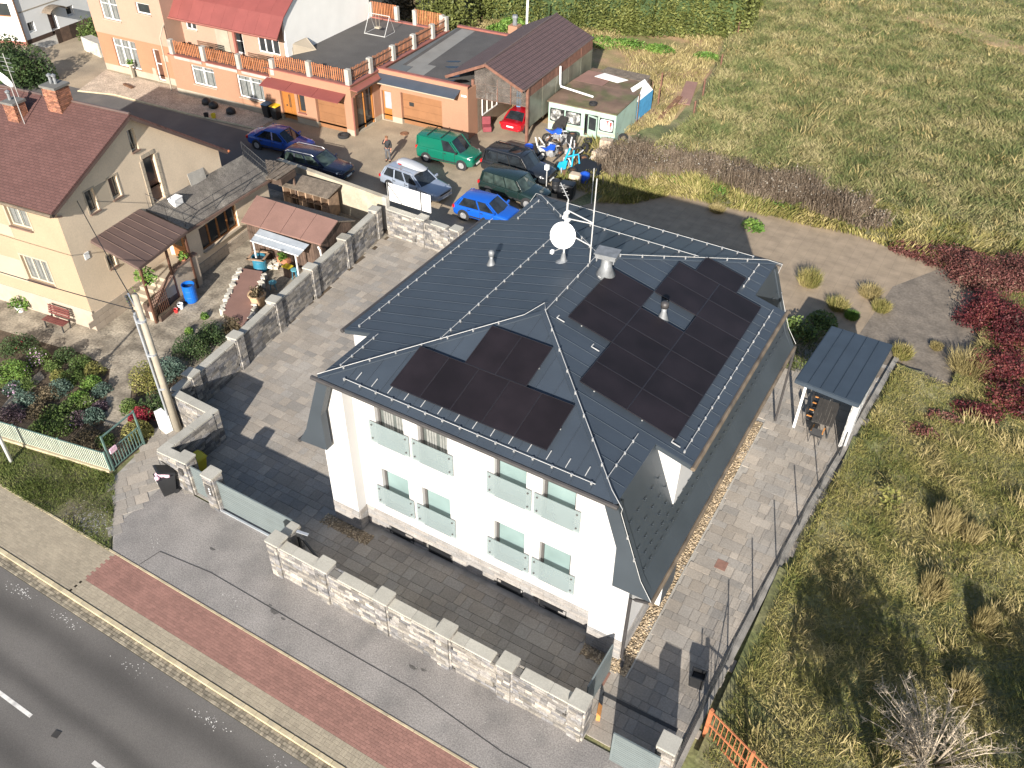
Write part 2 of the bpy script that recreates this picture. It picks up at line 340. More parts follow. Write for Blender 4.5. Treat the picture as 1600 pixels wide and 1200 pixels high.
mk('pebbles', (.38, .29, .18), var=.2, piece=.55, scale=5, two=(.3, .24, .17))
mk('gravel_bed', (.24, .18, .11), var=.3, scale=12)
mk('yard_dirt', (.33, .265, .185), var=.18, scale=.5, fine=.16, fscale=12, dirt=((.22, .18, .13), .45, .45, .65, .7), bump=.3, bscale=10)
mk('drive', (.1, .094, .088), var=.15, scale=.5, fine=.2, fscale=30, dirt=((.16, .14, .12), .4, .5, .7, .6))
mk('light_gravel', (.42, .34, .26), var=.2, scale=1.2, fine=.45, fscale=16, bump=.6, bscale=14)
mk('garden_soil', (.085, .062, .04), var=.35, scale=2, fine=.3, fscale=14, bump=.6, bscale=12)
mk('patio', (.30, .26, .2), var=.25, scale=1.0, fine=.3, fscale=10, piece=.12, dirt=((.12, .1, .075), 1.1, .45, .62, .7))
mk_brick('tarp', (.27, .21, .145), (.285, .222, .155), (.225, .175, .12), .55, .5, .02, bump=.12, var=.18, soft=1.0, off=0.0)
mk('tarp_grey', (.165, .138, .108), var=.25, scale=1.4, fine=.2, fscale=8, bump=.6, bscale=4)
mk('bare_soil', (.36, .24, .135), var=.2, scale=.7, fine=.25, fscale=10, dirt=((.2, .18, .07), .4, .42, .6, .9), bump=.5, bscale=8)
mk('concrete', (.37, .35, .31), var=.14, scale=1.5, fine=.12, fscale=20, dirt=((.22, .2, .17), 1.2, .5, .7, .6))
mk('coping', (.36, .345, .30), var=.1, piece=.07, scale=1.2, fine=.1, fscale=25)
mk('stone', (.275, .25, .215), var=.2, piece=.45, scale=2.6, fine=.25, fscale=14, two=(.125, .125, .132), bump=.4, bscale=18, rough=.9)
mk('stone_core', (.14, .135, .125), var=.15, scale=3)
mk('tar_stain', (.09, .085, .08), var=.4, scale=9)
mk('tar', (.03, .028, .026), var=.2, scale=3)

# ---------------------------------------------------------------- ground
BIG = 1500
structure('ground', MB().slab([(-BIG, -BIG), (BIG, -BIG), (BIG, BIG), (-BIG, BIG)], -0.5, -0.14), 'terrain')
structure('land', MB().slab([(-BIG, -5.95), (BIG, -5.95), (BIG, BIG), (-BIG, BIG)], -0.135, -0.03), 'meadow_soil')
structure('road', MB().slab([(-400, -17.5), (400, -17.5), (400, -8.42), (-400, -8.42)], -0.135, -0.1), 'road')
for i, (x0, x1) in enumerate(((-13.4, -10.2), (-5.92, -2.92), (-.1, 2.9), (5.7, 8.7))):
    o = MB().slab([(x0, -11.62), (x1, -11.62), (x1, -11.5), (x0, -11.5)], -0.1, -0.096).build('road_marking', 'white_paint', None, kind='structure')
o = MB(frame(*(-1.76, -11.55), 12)).box(-.11, .11, -.11, .11, -.1, -.085).build('valve_cover', 'tar', None)
tag(o, 'small square black cast iron cover set in the road asphalt', 'cover')

# footway: kerb stones, gutter setts, pavers
foot = tag(bpy.data.objects.new('pavement', None), kind='structure'); COL.objects.link(foot)
MB().slab([(-60, -8.06), (60, -8.06), (60, -5.92), (-60, -5.92)], -0.134, -.03).build('paver_bed', 'grout', foot)
P_ = []
for k in range(56): P_.append((-15+k*.5+.25, -8.0, -.05, .485, .15, .17))
pieces(foot, 'kerb_stone', P_, 'kerb', maxn=80)
pieces(foot, 'edge_stone', [(-15.5+k*1.0+.5, -5.955, -.035, .985, .075, .12) for k in range(27)], 'kerb', maxn=40)
P_ = []
for k in range(230):
    for j in range(3): P_.append((-14.5+k*.115+random.uniform(-.006, .006), -8.135-j*.11, -.09, .098, .094, .05))
pieces(foot, 'gutter_sett', P_, 'sett', maxn=0)
red, bei = [], []
x = -15.0
row = 0
yy = -7.9
while yy < -6.0:
    off = .1 if row % 2 else 0
    for k in range(-3, 140):
        cx = -16+k*.2+off
        isred = cx > -5.70 and yy > -7.31
        if not isred and cx > -5.7: continue
        (red if isred else bei).append((cx, yy+.05, -.014, .193, .093, .05))
    yy += .1; row += 1
for k in range(-28, 62):                                     # basket weave border by the kerb
    for j in range(3):
        cx = -.1+k*.2; cy = -7.8+j*.2
        if cx < -5.8: continue
        if (k+j) % 2: bei += [(cx, cy-.05+d*.1, -.014, .193, .093, .05) for d in (0, 1)]
        else: bei += [(cx-.05+d*.1, cy, -.014, .093, .193, .05) for d in (0, 1)]
pieces(foot, 'red_paver', red, 'red_paver', maxn=300)
pieces(foot, 'beige_paver', bei, 'beige_paver', maxn=300)

# asphalt forecourt with its old joint
fc = structure('forecourt', MB().slab([(-5.95, -5.915), (-6.77, -5.06), (-6.87, -2.62), (-5.6, -2.45), (0.1, -2.45), (.1, -3.6), (15, -3.5), (40, -3.5), (40, -5.915)], -0.1, 0.004), 'forecourt')
MB().tube([(*(-4.60, -5.85), .006), (*(-4.43, -5.06), .008), (*(-2.14, -4.80), .006), (*(2.33, -4.84), .008), (*(6.78, -4.83), .006), (10.2, -5.15, .006), (15, -5.1, .006)], .024, 4, M=Matrix.Translation((0, 0, -.012))).build('tar_joint', 'tar', fc)

def flecks(spots, name, mat, z, parent=None):
    m = MB()
    for x, y, sx, sy, n_, s in spots:
        for k in range(n_):
            px_, py_ = random.gauss(x, sx), random.gauss(y, sy); a = random.random()*3; q = s*random.uniform(.4, 1.3); m.poly([(px_+q*math.cos(a+t), py_+q*.7*math.sin(a+t), z+random.random()*.002) for t in (0, 1.3, 2.7, 3.9, 5.2)])
    return m.build(name, mat, parent, kind='stuff')
flecks([(-7.2, -8.75, .35, .1, 60, .022), (-5.0, -8.72, .4, .1, 45, .02), (-1.6, -8.8, .5, .12, 25, .018), (1.9, -8.85, .4, .1, 45, .022), (4.6, -8.8, .4, .12, 25, .02)], 'grit', 'white_paint', -.098)
flecks([(-5.0, -4.9, .25, .15, 14, .02), (-.6, -5.1, .3, .3, 16, .02), (4, -4.4, 3, .5, 25, .014), (9, -4.6, 2, .5, 15, .014), (-3, -3.6, 1.5, .5, 15, .014)], 'grit', 'white_paint', .006)
for x, y, r_ in ((.9, -4.9, .16), (1.35, -4.95, .09), (.6, -4.75, .07), (-2.9, -4.0, .12), (6.2, -4.2, .14), (6.55, -4.1, .1)): MB(Matrix.Translation((x, y, 0))).slab([(r_*math.cos(t)*(1+.3*math.sin(3*t)), r_*.6*math.sin(t)*(1+.3*math.cos(2*t))) for t in np.linspace(0, 6.28, 15)[:-1]], .0, .0065).build('oil_stain', 'tar_stain', fc)
# front lawn soil and grass strip
LAWN = [(-40, -5.99), (-5.91, -5.82), (-6.77, -5.06), (-8.90, -3.36), (-9.23, -3.27), (-14.94, -4.2), (-40, -8)]
LAWN = [(-40, -5.99), (-5.97, -5.99), (-7.62, -4.38), (-8.90, -3.36), (-9.25, -3.3), (-14.9, -4.2), (-40, -7.0)]
structure('lawn', MB().slab(LAWN, -0.1, 0.0), 'lawn_soil')
_gx, _gy = (-7.79, -5.42)
flecks([(_gx, _gy, .5, .3, 260, .03)], 'grit', 'forecourt', .004)
flecks([(_gx, _gy, .5, .3, 90, .02)], 'grit', 'white_paint', .008)

# yard paving
YARD = [(-10.95, 18.4), (-10.7, 14), (-9.5, 4.3), (-9.05, .6), (-6.9, .3), (-7.0, -2.35), (0, -2.4), (.3, -3.35), (11.6, -3.35), (12.2, -3.3), (14.6, -2.9), (15.0, 3.3), (15.9, 14), (16.0, 20.3), (12.6, 20.0), (12.6, 17.5), (11.2, 16.9), (11.2, 13.2), (.6, 13.2), (.6, 18.1), (-7.6, 18.0)]
yard = tag(bpy.data.objects.new('yard_paving', None), kind='structure'); COL.objects.link(yard)
MB().slab(YARD, -0.1, -0.012).build('bedding', 'slab_joint', yard)
SIDE = [(-5.95, -5.9), (-8.90, -3.36), (-9.25, -1.4), (-9.69, -0.47), (-9.79, 0.33), (-7.2, -.2), (-8.54, -1.44), (-5.7, -2.45), (-6.87, -2.62), (-6.80, -5.01)]
side = MB().slab(SIDE, -0.1, -0.008).build('side_bedding', 'slab_joint', yard)
HOLES = [[(.0, -.2), (11.9, -.2), (11.9, 13.1), (.0, 13.1)], [(11.8, -1.0), (12.36, -1.0), (12.36, 13.3), (11.8, 13.3)], [(-.45, -1.1), (1.9, -1.1), (1.9, .2), (-.45, .2)], [(10.6, -1.1), (12.36, -1.1), (12.36, 0), (10.6, 0)]]
P_ = []
def pave(poly, holes, ang, rows=(.4, .3, .5), lens=(.4, .6, .5, .8, .3), z=.012):
    F = frame(0, 0, ang); Fi = F.inverted(); lp = [Fi @ Vector((p[0], p[1], 0)) for p in poly]
    x0, x1 = min(p.x for p in lp), max(p.x for p in lp); y0, y1 = min(p.y for p in lp), max(p.y for p in lp)
    y = y0; k = 0
    while y < y1:
        h = rows[k % len(rows)]; k += 1; x = x0-random.random()*.6
        while x < x1:
            w = random.choice(lens); c = F @ Vector((x+w/2, y+h/2, 0))
            if inpoly(c.x, c.y, poly) and not any(inpoly(c.x, c.y, q) for q in holes):
                P_.append((c.x, c.y, z-.02+random.uniform(-.003, .003), w-.012, h-.012, .04, Matrix.Rotation(R(ang), 4, 'Z')))
            x += w
        y += h
pave(YARD, HOLES, 0); pave(SIDE, [], 58)
def seen_first(it, p): return 1.0
pieces(yard, 'paving_slab', P_, 'slab', maxn=300)
# pebble strips round the house
def pebble_strip(poly, n, lift=0):
    MB().slab(poly, -.05, -.004).build('pebble_bed', 'gravel_bed', yard)
    xs = [p[0] for p in poly]; ys = [p[1] for p in poly]; mb = MB(); k = 0
    while k < n:
        x, y = random.uniform(min(xs), max(xs)), random.uniform(min(ys), max(ys))
        if not inpoly(x, y, poly): continue
        k += 1; r = random.uniform(.02, .042); a = random.random()*3
        T = Matrix.Translation((x, y, .004+random.random()*.012)) @ Matrix.Rotation(a, 4, 'Z') @ Matrix.Diagonal((r*1.25, r, r*.7, 1))
        mb.add([(1,0,0),(-1,0,0),(0,1,0),(0,-1,0),(0,0,1),(.6,.6,.55),(-.6,.6,.5),(-.6,-.6,.55),(.6,-.6,.5)], [(0,2,5),(2,1,6),(1,3,7),(3,0,8),(5,2,6),(6,1,7),(7,3,8),(8,0,5),(4,5,6),(4,6,7),(4,7,8),(4,8,5)], T)
    mb.build('pebble', 'pebbles', yard, kind='stuff')
pebble_strip([(11.82, -.9), (12.26, -.9), (12.26, 13.2), (11.82, 13.2)], 2600)
pebble_strip([(10.6, -1.0), (12.26, -1.0), (12.26, -.52), (10.6, -.52)], 420)
pebble_strip([(-.4, -1.0), (1.8, -1.0), (1.8, -.47), (-.4, -.47)], 420)
MB().bar((12.29, -1, 0), (12.29, 13.2, 0), .05, .06).build('edging', 'concrete', yard)
mk('manhole', (.22, .12, .09), var=.15, scale=6)
o = MB(frame(*(13.35, 4.94))).box(-.2, .2, -.22, .22, -.02, .022).build('drain_cover', 'manhole', None); tag(o, 'brown square drain cover in the paved side path, beside the fence posts', 'drain cover')
o = MB(frame(*(11.60, -1.36))).box(-.2, .2, -.26, .26, -.02, .022).build('drain_cover', 'manhole', None); tag(o, 'brown square drain cover next to the front corner gate panel', 'drain cover')

# neighbours' ground
structure('courtyard', MB().slab([(-75, 17.6), (-16, 17.9), (-7.4, 18.1), (-4.6, 24), (-3.0, 31.5), (-3.6, 36), (-10, 42), (-21, 36), (-75, 30)], -.1, -.004), 'yard_dirt')
structure('driveway', MB().slab([(-75, 17.65), (-18, 18.3), (-20.5, 21.2), (-22.28, 23.05), (-25.85, 23.88), (-32.81, 23.59), (-40.28, 23.18), (-44.18, 22.79), (-75, 21.0)], -.02, .0), 'drive')
structure('gravel_verge', MB().slab([(-43.49, 22.47), (-45.21, 26.41), (-38.69, 26.75), (-33, 26.6), (-27.47, 26.43), (-27.46, 24.49), (-33.15, 23.91), (-40.58, 23.43)], -.02, .03), 'light_gravel')
MB().tube([(*(-43.39, 22.39), .03), (*(-40.48, 23.35), .03), (*(-32.98, 23.75), .03), (*(-27.24, 24.38), .03)], .07, 4).build('verge_kerb', 'kerb', None, kind='structure')
structure('garden_soil', MB().slab([(-40, -7.0), (-14.94, -4.15), (-9.2, -3.2), (-9.35, -1.3), (-9.2, .4), (-10.9, 18), (-16, 18.6), (-40, 19)], -.1, -.01), 'garden_soil')
pat = structure('patio', MB().slab([(-30, -1.5), (-21.50, 0.50), (-16.61, 1.30), (-14.90, 1.23), (-13.43, 1.42), (-11.0, 3.2), (-10.6, 8.4), (-11.0, 17.6), (-16, 18.3), (-30, 18)], -.02, .0), 'patio')
structure('garden_path', MB().slab([(-14.50, 1.14), (-13.43, 1.53), (-11.58, -0.28), (-10.74, -1.11), (-11.72, -1.52), (-13.09, -0.21)], -.02, .012), 'patio')
structure('garden_path', MB().slab([(-16.30, -3.16), (-15.75, -3.55), (-16.16, -2.33), (-16.54, -0.75), (-17.11, -0.56), (-16.78, -2.20)], -.02, .014), 'patio')
P_ = []
pave([(-16.56, 1.33), (-17.30, 2.77), (-16.92, 4.24), (-15.09, 6.66), (-15.43, 12.58), (-11.5, 11), (-11.0, 3.2), (-13.43, 1.42), (-14.90, 1.23)], [], 12, rows=(.5,), lens=(.5,), z=.014)
pieces(pat, 'paving_slab', P_, 'patio', maxn=300)
# weed mat behind the house
structure('weed_mat', MB().slab([(-2.80, 27.37), (-2.49, 29.43), (0.13, 32.39), (3.26, 30.86), (5.18, 31.12), (8.92, 31.62), (11.46, 31.88), (14.10, 31.25), (17.28, 30.48), (19.75, 28.76), (19.38, 24.65), (18.71, 19.71), (16.37, 20.17), (15.36, 17.56), (13, 19), (11.3, 17.2), (11.3, 13.4), (-2.5, 18.5), (-4.4, 24)], -.1, .002), 'tarp')
for q_, z_ in (([(14.76, 27.23), (16.93, 31.03), (17.73, 29.65), (16.60, 21.17), (15.41, 17.96), (14.14, 20.83)], .012), ([(16.53, 28.18), (19.42, 26.56), (18.88, 20.34), (16.49, 20.25), (16.86, 23.72)], .018)): structure('weed_mat', MB().slab(q_, -.02, z_), 'tarp_grey')
structure('dirt_track', MB().slab([(5.86, 76.61), (13.18, 73.50), (16.51, 71.69), (16.77, 69.23), (13.04, 70.61), (6.18, 74.09)], -.02, .38), 'bare_soil')
structure('bare_field', MB().slab([(-40, 40), (-21, 38), (-13.5, 36), (-6, 36), (-3.2, 40), (-4.5, 52), (-6.5, 61), (-9, 72), (-60, 72)], -.1, .0), 'bare_soil')

# ---------------------------------------------------------------- white house
mk('render_white', (.47, .463, .452), var=.03, scale=.8, rough=.9, dirt=((.5, .48, .45), .55, .56, .74, .35))
mk('plinth_stone', (.30, .275, .25), var=.12, piece=.14, scale=2.5, fine=.15, fscale=20, two=(.24, .235, .23), bump=.2)
mk('roof_metal', (.041, .053, .069), var=.08, scale=.9, rough=.5, metal=0.0, spec=.4, piece=.05, fine=.05, fscale=30)
mk('mansard_metal', (.042, .052, .062), var=.12, scale=.7, rough=.45, spec=.4)
mk('gutter_dark', (.045, .042, .042), var=.15, scale=3, rough=.5)
mk('gutter_worn', (.15, .115, .08), var=.3, scale=2, rough=.6, dirt=((.05, .045, .04), 1.5, .5, .7, .8))
mk('steel', (.55, .55, .54), var=.1, scale=5, rough=.35, metal=.6)
mk('wire_white', (.42, .42, .41), var=.1, scale=5, rough=.5)
mk('solar', (.0120, .0092, .0115), var=.25, scale=1.2, rough=.55, spec=.25, piece=.15, fine=.25, fscale=90)
mk('solar_edge', (.019, .017, .020), rough=.4)
mk('lead', (.20, .21, .22), var=.25, scale=4, rough=.55, metal=.3)
mk_glass('rail_glass', (.27, .33, .335), rough=.12, alpha=.56, var=.04)
mk_glass('rail_glass_clear', (.62, .70, .68), rough=.1, alpha=.35, var=.04)
mk_glass('window_glass', (.185, .255, .25), rough=.12, spec=.5, var=.15)
mk_glass('dark_pane', (.03, .034, .036), rough=.06, spec=.6)
mk_glass('grey_pane', (.085, .095, .09), rough=.08, spec=.6, var=.4)
mk('frame_grey', (.075, .072, .07), rough=.5)
mk('white_frame', (.80, .79, .77), var=.04, rough=.5)
mk('curtain', (.20, .205, .195), var=.2, scale=5)
mk('black_well', (.012, .013, .015), rough=.5)
mk('dish_white', (.86, .86, .86), var=.02, rough=.5)

HOUSE = thing('white_house', 'large white rendered house with dark standing seam roof and solar panels', 'house', (5.9, 6.5, 0))
ex0, ex1, ey0, ey1, ze = .70, 11.14, -.90, 13.55, 7.50
xr, yb, yb2, zr = 5.96, 4.28, 8.33, 8.83
SL = (zr-ze)/(xr-ex0); SR = (zr-ze)/(ex1-xr); dd = 1.18; ydA, ydB = 1.85, 10.96
zdl, zdr = ze-SL*dd, ze-SR*dd
zp = .99
wins = [(2.10, 3.25), (3.83, 4.98), (6.73, 7.88), (8.44, 9.58)]
ops = [(a, b, 1.49, 3.36) for a, b in wins]+[(a, b, 4.58, 6.45) for a, b in wins]
base_w = [(2.2, 3.28), (3.95, 4.98), (6.85, 7.9), (8.55, 9.6)]
m = MB(); wall_face(m, 1.19, 10.58, zp, 6.9, ops, .22)
m.poly([(1.19, 0, 6.9), (10.58, 0, 6.9), (10.0, 0, 7.45), (1.8, 0, 7.45)])
# corner piers and gable shoulders (front), side and rear walls
for xa, xb, yf, pr in ((0.0, 1.19, -.46, [(.0, 4.3), (.08, 5.6), (.75, 7.2), (1.19, 7.3)]), (10.58, 11.80, -.50, [(11.80, 4.2), (11.72, 5.6), (11.05, 7.2), (10.58, 7.3)])):
    pts = [(xa, zp), (xb, zp)]+([(p[0], p[1]) for p in pr[::-1]] if xa == 0 else [(p[0], p[1]) for p in pr])
    m.ext([(p[0], yf, p[1]) for p in pts], (0, -yf, 0))
m.box(0, .25, 0.002, 13.1, .0, 4.4); m.box(11.55, 11.80, 0.002, 13.1, .0, 4.4); m.ext([(.25, 12.85, 0), (11.55, 12.85, 0), (11.55, 12.85, 5.7), (10.9, 12.85, 7.35), (.9, 12.85, 7.35), (.25, 12.85, 5.7)], (0, .25, 0)); 
m.box(1.3, 1.5, .3, 12.8, 4.4, 7.4); m.box(10.3, 10.5, .3, 12.8, 4.4, 7.4)
fix_normals(m.build('wall', 'render_white', HOUSE))
# dormer cheeks and faces (both long sides)
m = MB()
for s, xe, xo, zo in ((1, ex1, 11.98, ze-SR*.86), (-1, ex0, -.14, ze-SL*.86)):
    for y0, y1 in ((ydA+.05, ydA+.2), (ydB-.2, ydB-.05)):
        m.ext([(xe, y0, ze-.06), (xo, y0, zo-.05), (xo, y0, 5.3), (xo-s*.1, y0, 5.3)], (0, y1-y0, 0))
    m.box(min(xo, xo-s*.12), max(xo, xo-s*.12), ydA+.2, ydB-.2, 5.2, zo-.05)
m.build('dormer_wall', 'render_white', HOUSE)
w_ = MB().box(11.80, 12.30, 1.43, 2.62, 1.0, 2.26).build('wall_unit', 'mansard_metal', HOUSE); MB().box(11.80, 12.29, 1.40, 1.43, 1.0, 2.25).build('end_panel', 'render_white', w_)
# plinth core and stones
m = MB(); m.box(.02, 11.78, .03, 13.08, 0, zp-.01); m.box(.02, 1.17, -.43, .03, 0, zp-.02); m.box(10.6, 11.78, -.47, .03, 0, zp-.02); m.build('plinth', 'stone_core', HOUSE)
P_ = []
def stone_face(P_, F, L, h, t=.05, ch=(.14, .17, .15, .12), lens=(.3, .42, .55, .24), holes=(), z0=0.0, out=.0, jit=.012):
    """courses of split stones on the face y=0 of frame F (outside is -y)"""
    z = z0; k = random.randint(0, 3)
    while z < h-.03:
        c = min(ch[k % len(ch)], h-z); k += 1; x = 0.0; first = random.choice(lens)*random.uniform(.4, 1)
        while x < L-.02:
            w = min(first if x == 0 else random.choice(lens), L-x); 
            if L-x-w < .1: w = L-x
            cx, cz = x+w/2, z+c/2
            if not any(a < cx < b and q < cz < r for a, b, q, r in holes):
                d = random.uniform(0, jit); T = F @ Matrix.Translation((cx, t/2-d-t-out+.012, cz))
                P_.append((*T.to_translation(), w-.008, t, c-.008, F.to_3x3().to_4x4()))
            x += w
        z += c
bw = [(a-.02, b+.02, -.1, .43) for a, b in base_w]
stone_face(P_, frame(1.22, .012, 0), 9.34, zp, .04, holes=[(a-1.22, b-1.22, c, d) for a, b, c, d in bw], lens=(.5, .65, .8, .4), jit=.004)
stone_face(P_, frame(0, -.45, 0), 1.19, zp, .04, lens=(.5, .4, .7), jit=.004); stone_face(P_, frame(10.58, -.49, 0), 1.22, zp, .04, lens=(.5, .4, .7), jit=.004)
stone_face(P_, frame(1.19, -.44, 90), .42, zp, .04, jit=.004); stone_face(P_, frame(11.80, -.48, 90), 13.5, zp, .04, lens=(.5, .65, .8, .4), jit=.004)
pieces(HOUSE, 'plinth_stone', P_, 'plinth_stone', maxn=300)
for a, b in base_w:
    w = MB(); w.box(a, b, -.03, .03, .03, .055); w.box(a, b, -.03, .03, .40, .425); w.box(a, a+.03, -.03, .03, .055, .4); w.box(b-.03, b, -.03, .03, .055, .4)
    w = w.build('basement_window', 'black_well', HOUSE); MB().box(a+.03, b-.03, -.012, .012, .055, .4).build('pane', 'black_well', w)
# french windows with glass guards
for i, (a, b) in enumerate(wins):
    for j, (z0, z1, g0, g1) in enumerate(((1.49, 3.36, 1.55, 2.47), (4.58, 6.45, 4.62, 5.56))):
        gm = 'window_glass'; cur = 'curtain' if (j == 1 and i < 2) else None
        w = window(HOUSE, frame(0, 0), a, b, z0, z1, .20, 'frame_grey', 'grey_pane' if cur else gm, cols=1, fw=.09, name='french_window', curtain=cur)
        MB().box(a+.02, b-.02, -.03, .14, z0-.035, z0+.02).build('sill', 'frame_grey', w)
        gl = MB().box(a-.24, b+.23, -.085, -.067, g0, g1).build('glass_guard', 'rail_glass', HOUSE)
        bo = MB()
        for bx in (a-.12, b+.11):
            for bz in (g0+.2, g1-.14): bo.lathe([(.032, -.03), (.032, .03)], 8, Matrix.Translation((bx, -.085, bz)) @ Matrix.Rotation(R(90), 4, 'X'))
        bo.build('bolt', 'frame_grey', gl)

# roof sheets with standing seams
def roof_plane(poly, ax, step, start, mat='roof_metal', name='roof_sheet', seam=True, th=.03, skip_ends=True):
    lo, hi = min(p[ax] for p in poly), max(p[ax] for p in poly); t = start
    while t > lo: t -= step
    while t < hi:
        c = clip_strip(poly, ax, max(t, lo)+.0015, min(t+step, hi)-.0015)
        if len(c) >= 3:
            q = MB(); q.ext(c, (0, 0, -th))
            if seam and t+step < hi-.02:
                e = [p for p in c if abs(p[ax]-(min(t+step, hi)-.0015)) < 1e-4]
                if len(e) >= 2:
                    o = 1-ax; e.sort(key=lambda p: p[o]); a_, b_ = Vector(e[0]), Vector(e[-1])
                    if (a_-b_).length > .3:
                        d = (b_-a_).normalized(); q.bar(a_+d*.06+Vector((0, 0, .01)), b_-d*.06+Vector((0, 0, .01)), .014, .022)
            fix_normals(q.build(name, mat, HOUSE))
        t += step
A0, A1, C0, C1 = (ex0-.18, ey0, ze-.045), (ex1+.02, ey0, ze), (ex0, ey1, ze), (ex1, ey1, ze)
A0 = (ex0, ey0, ze); B0, B1 = (xr, yb, zr), (xr, yb2, zr)
roof_plane([A0, A1, B0], 0, .62, .42)
roof_plane([C1, C0, B1], 0, .62, .42)
roof_plane([A0, B0, B1, C0, (ex0, ydB, ze), (ex0-dd, ydB, zdl), (ex0-dd, ydA, zdl), (ex0, ydA, ze)], 1, .57, .33)
roof_plane([A1, (ex1, ydA, ze), (ex1+dd, ydA, zdr), (ex1+dd, ydB, zdr), (ex1, ydB, ze), C1, B1, B0], 1, .57, .33)
# steep lower roof on the two long sides, running on below the dormers
for s, prof in ((1, [(ex1, ze-.04), (12.16, 4.78), (12.58, 4.14)]), (-1, [(ex0, ze-.04), (-.23, 4.78), (-.66, 4.10)])):
    for k in range(2):
        (xa, za), (xb, zb) = prof[k], prof[k+1]
        for y0, y1 in ((-.85, 1.4), (1.4, 4.2), (4.2, 7.0), (7.0, 9.8), (9.8, 13.45)):
            fix_normals(MB().ext([(xa, y0+.002, za), (xb, y0+.002, zb), (xb, y1-.002, zb), (xa, y1-.002, za)], (-s*.03, 0, -.02)).build('mansard_sheet', 'mansard_metal', HOUSE))
# verge boards on the front and rear gable shoulders
for y0, y1 in ((-.90, -.62), (13.2, 13.47)):
    fix_normals(MB().ext([(11.20, y0, ze-.08), (12.19, y0, 4.80), (12.60, y0, 4.10), (11.36, y0, 4.06), (11.33, y0, 5.77), (10.81, y0, ze-.2)], (0, y1-y0, 0)).build('verge_board', 'mansard_metal', HOUSE))
    fix_normals(MB().ext([(.66, y0, ze-.08), (-.26, y0, 4.80), (-.68, y0, 4.06), (.55, y0, 4.18), (.54, y0, 5.77), (1.05, y0, ze-.2)], (0, y1-y0, 0)).build('verge_board', 'mansard_metal', HOUSE))
# gutters
def gutter(a, b, mat, r=.075):
    MB().tube([a, b], r, 8).build('gutter', mat, HOUSE)
gutter((ex0-.22, ey0-.06, ze-.06), (ex1+.1, ey0-.06, ze-.06), 'gutter_dark'); gutter((ex0-.1, ey1+.06, ze-.06), (ex1+.2, ey1+.06, ze-.06), 'gutter_dark')
gutter((ex1+dd+.06, ydA-.08, zdr-.05), (ex1+dd+.06, ydB+.15, zdr-.05), 'gutter_worn'); gutter((ex0-dd-.06, ydA-.08, zdl-.05), (ex0-dd-.06, ydB+.1, zdl-.05), 'gutter_dark')
gutter((12.62, -.95, 4.08), (12.62, 13.5, 4.08), 'gutter_worn'); gutter((-.7, -.92, 4.04), (-.7, 13.5, 4.04), 'gutter_dark')
for s, xe, de, zo in ((1, ex1, dd, zdr), (-1, ex0, dd, zdl)):
    for y in (ydA, ydB):
        MB().bar((xe+s*.02, y, ze-.09), (xe+s*de, y, zo-.09), .04, .14).build('barge_board', 'mansard_metal', HOUSE)
MB().tube([(12.60, -.84, 4.0), (12.1, -.78, 3.75), (11.93, -.72, 3.6), (11.93, -.66, .45), (11.98, -.55, .2), (12.0, -.75, .06)], .055, 8).build('downpipe', 'gutter_dark', HOUSE)
MB().tube([(12.64, 13.5, 4.02), (12.66, 13.5, .1)], .05, 8).build('downpipe', 'gutter_dark', HOUSE)
# snow rails and their clamps, one bar per run
def on_left(x, y): return (x, y, ze+SL*(x-ex0))
def on_right(x, y): return (x, y, ze+SR*(ex1-x))
sf = (zr-ze)/(yb-ey0); sb = (zr-ze)/(ey1-yb2)
def on_front(x, y): return (x, y, ze+sf*(y-ey0))
def on_back(x, y): return (x, y, ze+sb*(ey1-y))
def snow_rail(p, q, step):
    p, q = Vector(p)+Vector((0, 0, .085)), Vector(q)+Vector((0, 0, .085)); L = (q-p).length; n = int(L/step)
    r = MB().tube([p, q], .011, 5).build('snow_rail', 'wire_white', HOUSE); c = MB(); d = (q-p).normalized()
    for k in range(n+1):
        t = p+d*min(L, k*step); c.box(t.x-.026, t.x+.026, t.y-.026, t.y+.026, t.z-.075, t.z+.022)
    c.build('clamp', 'steel', r)
snow_rail(on_left(1.1, -.2), on_left(1.1, 1.75), .57); snow_rail(on_left(0, 2.1), on_left(0, 10.9), .57); snow_rail(on_left(3.5, 2.0), on_left(3.5, 10.5), .57); snow_rail(on_left(1.1, 11.1), on_left(1.1, 12.9), .57)
snow_rail(on_right(10.6, -.3), on_right(10.6, 1.75), .57); snow_rail(on_right(11.95, 2.15), on_right(11.95, 10.6), .57); snow_rail(on_right(10.65, 11.05), on_right(10.65, 12.8), .57)
snow_rail(on_front(1.6, -.66), on_front(10.4, -.66), .62); snow_rail(on_back(2.2, 13.3), on_back(10.3, 13.3), .62); snow_rail(on_back(4.2, 11.4), on_back(8.7, 11.4), .62)
# bright seam clips beside the front rail
c = MB()
for k in range(15):
    x = 1.95+k*.62
    if x < 10.3: c.bar(Vector(on_front(x, -.52))+Vector((0, 0, .05)), Vector(on_front(x, -.2))+Vector((0, 0, .05)), .022, .014)
for x0, y0 in ((6.45, 4.35), (6.5, 7.3), (9.1, 10.8), (7.9, 4.0), (11.5, 2.2)):
    a = Vector(on_right(x0, y0))+Vector((0, 0, .06)); b = Vector(on_right(x0+.28, y0))+Vector((0, 0, .06)); d = Vector(on_right(x0, y0+.16))+Vector((0, 0, .06)); c.bar(a, b, .03, .02); c.bar(a, d, .03, .02)
c.build('seam_clip', 'wire_white', HOUSE, kind='stuff')
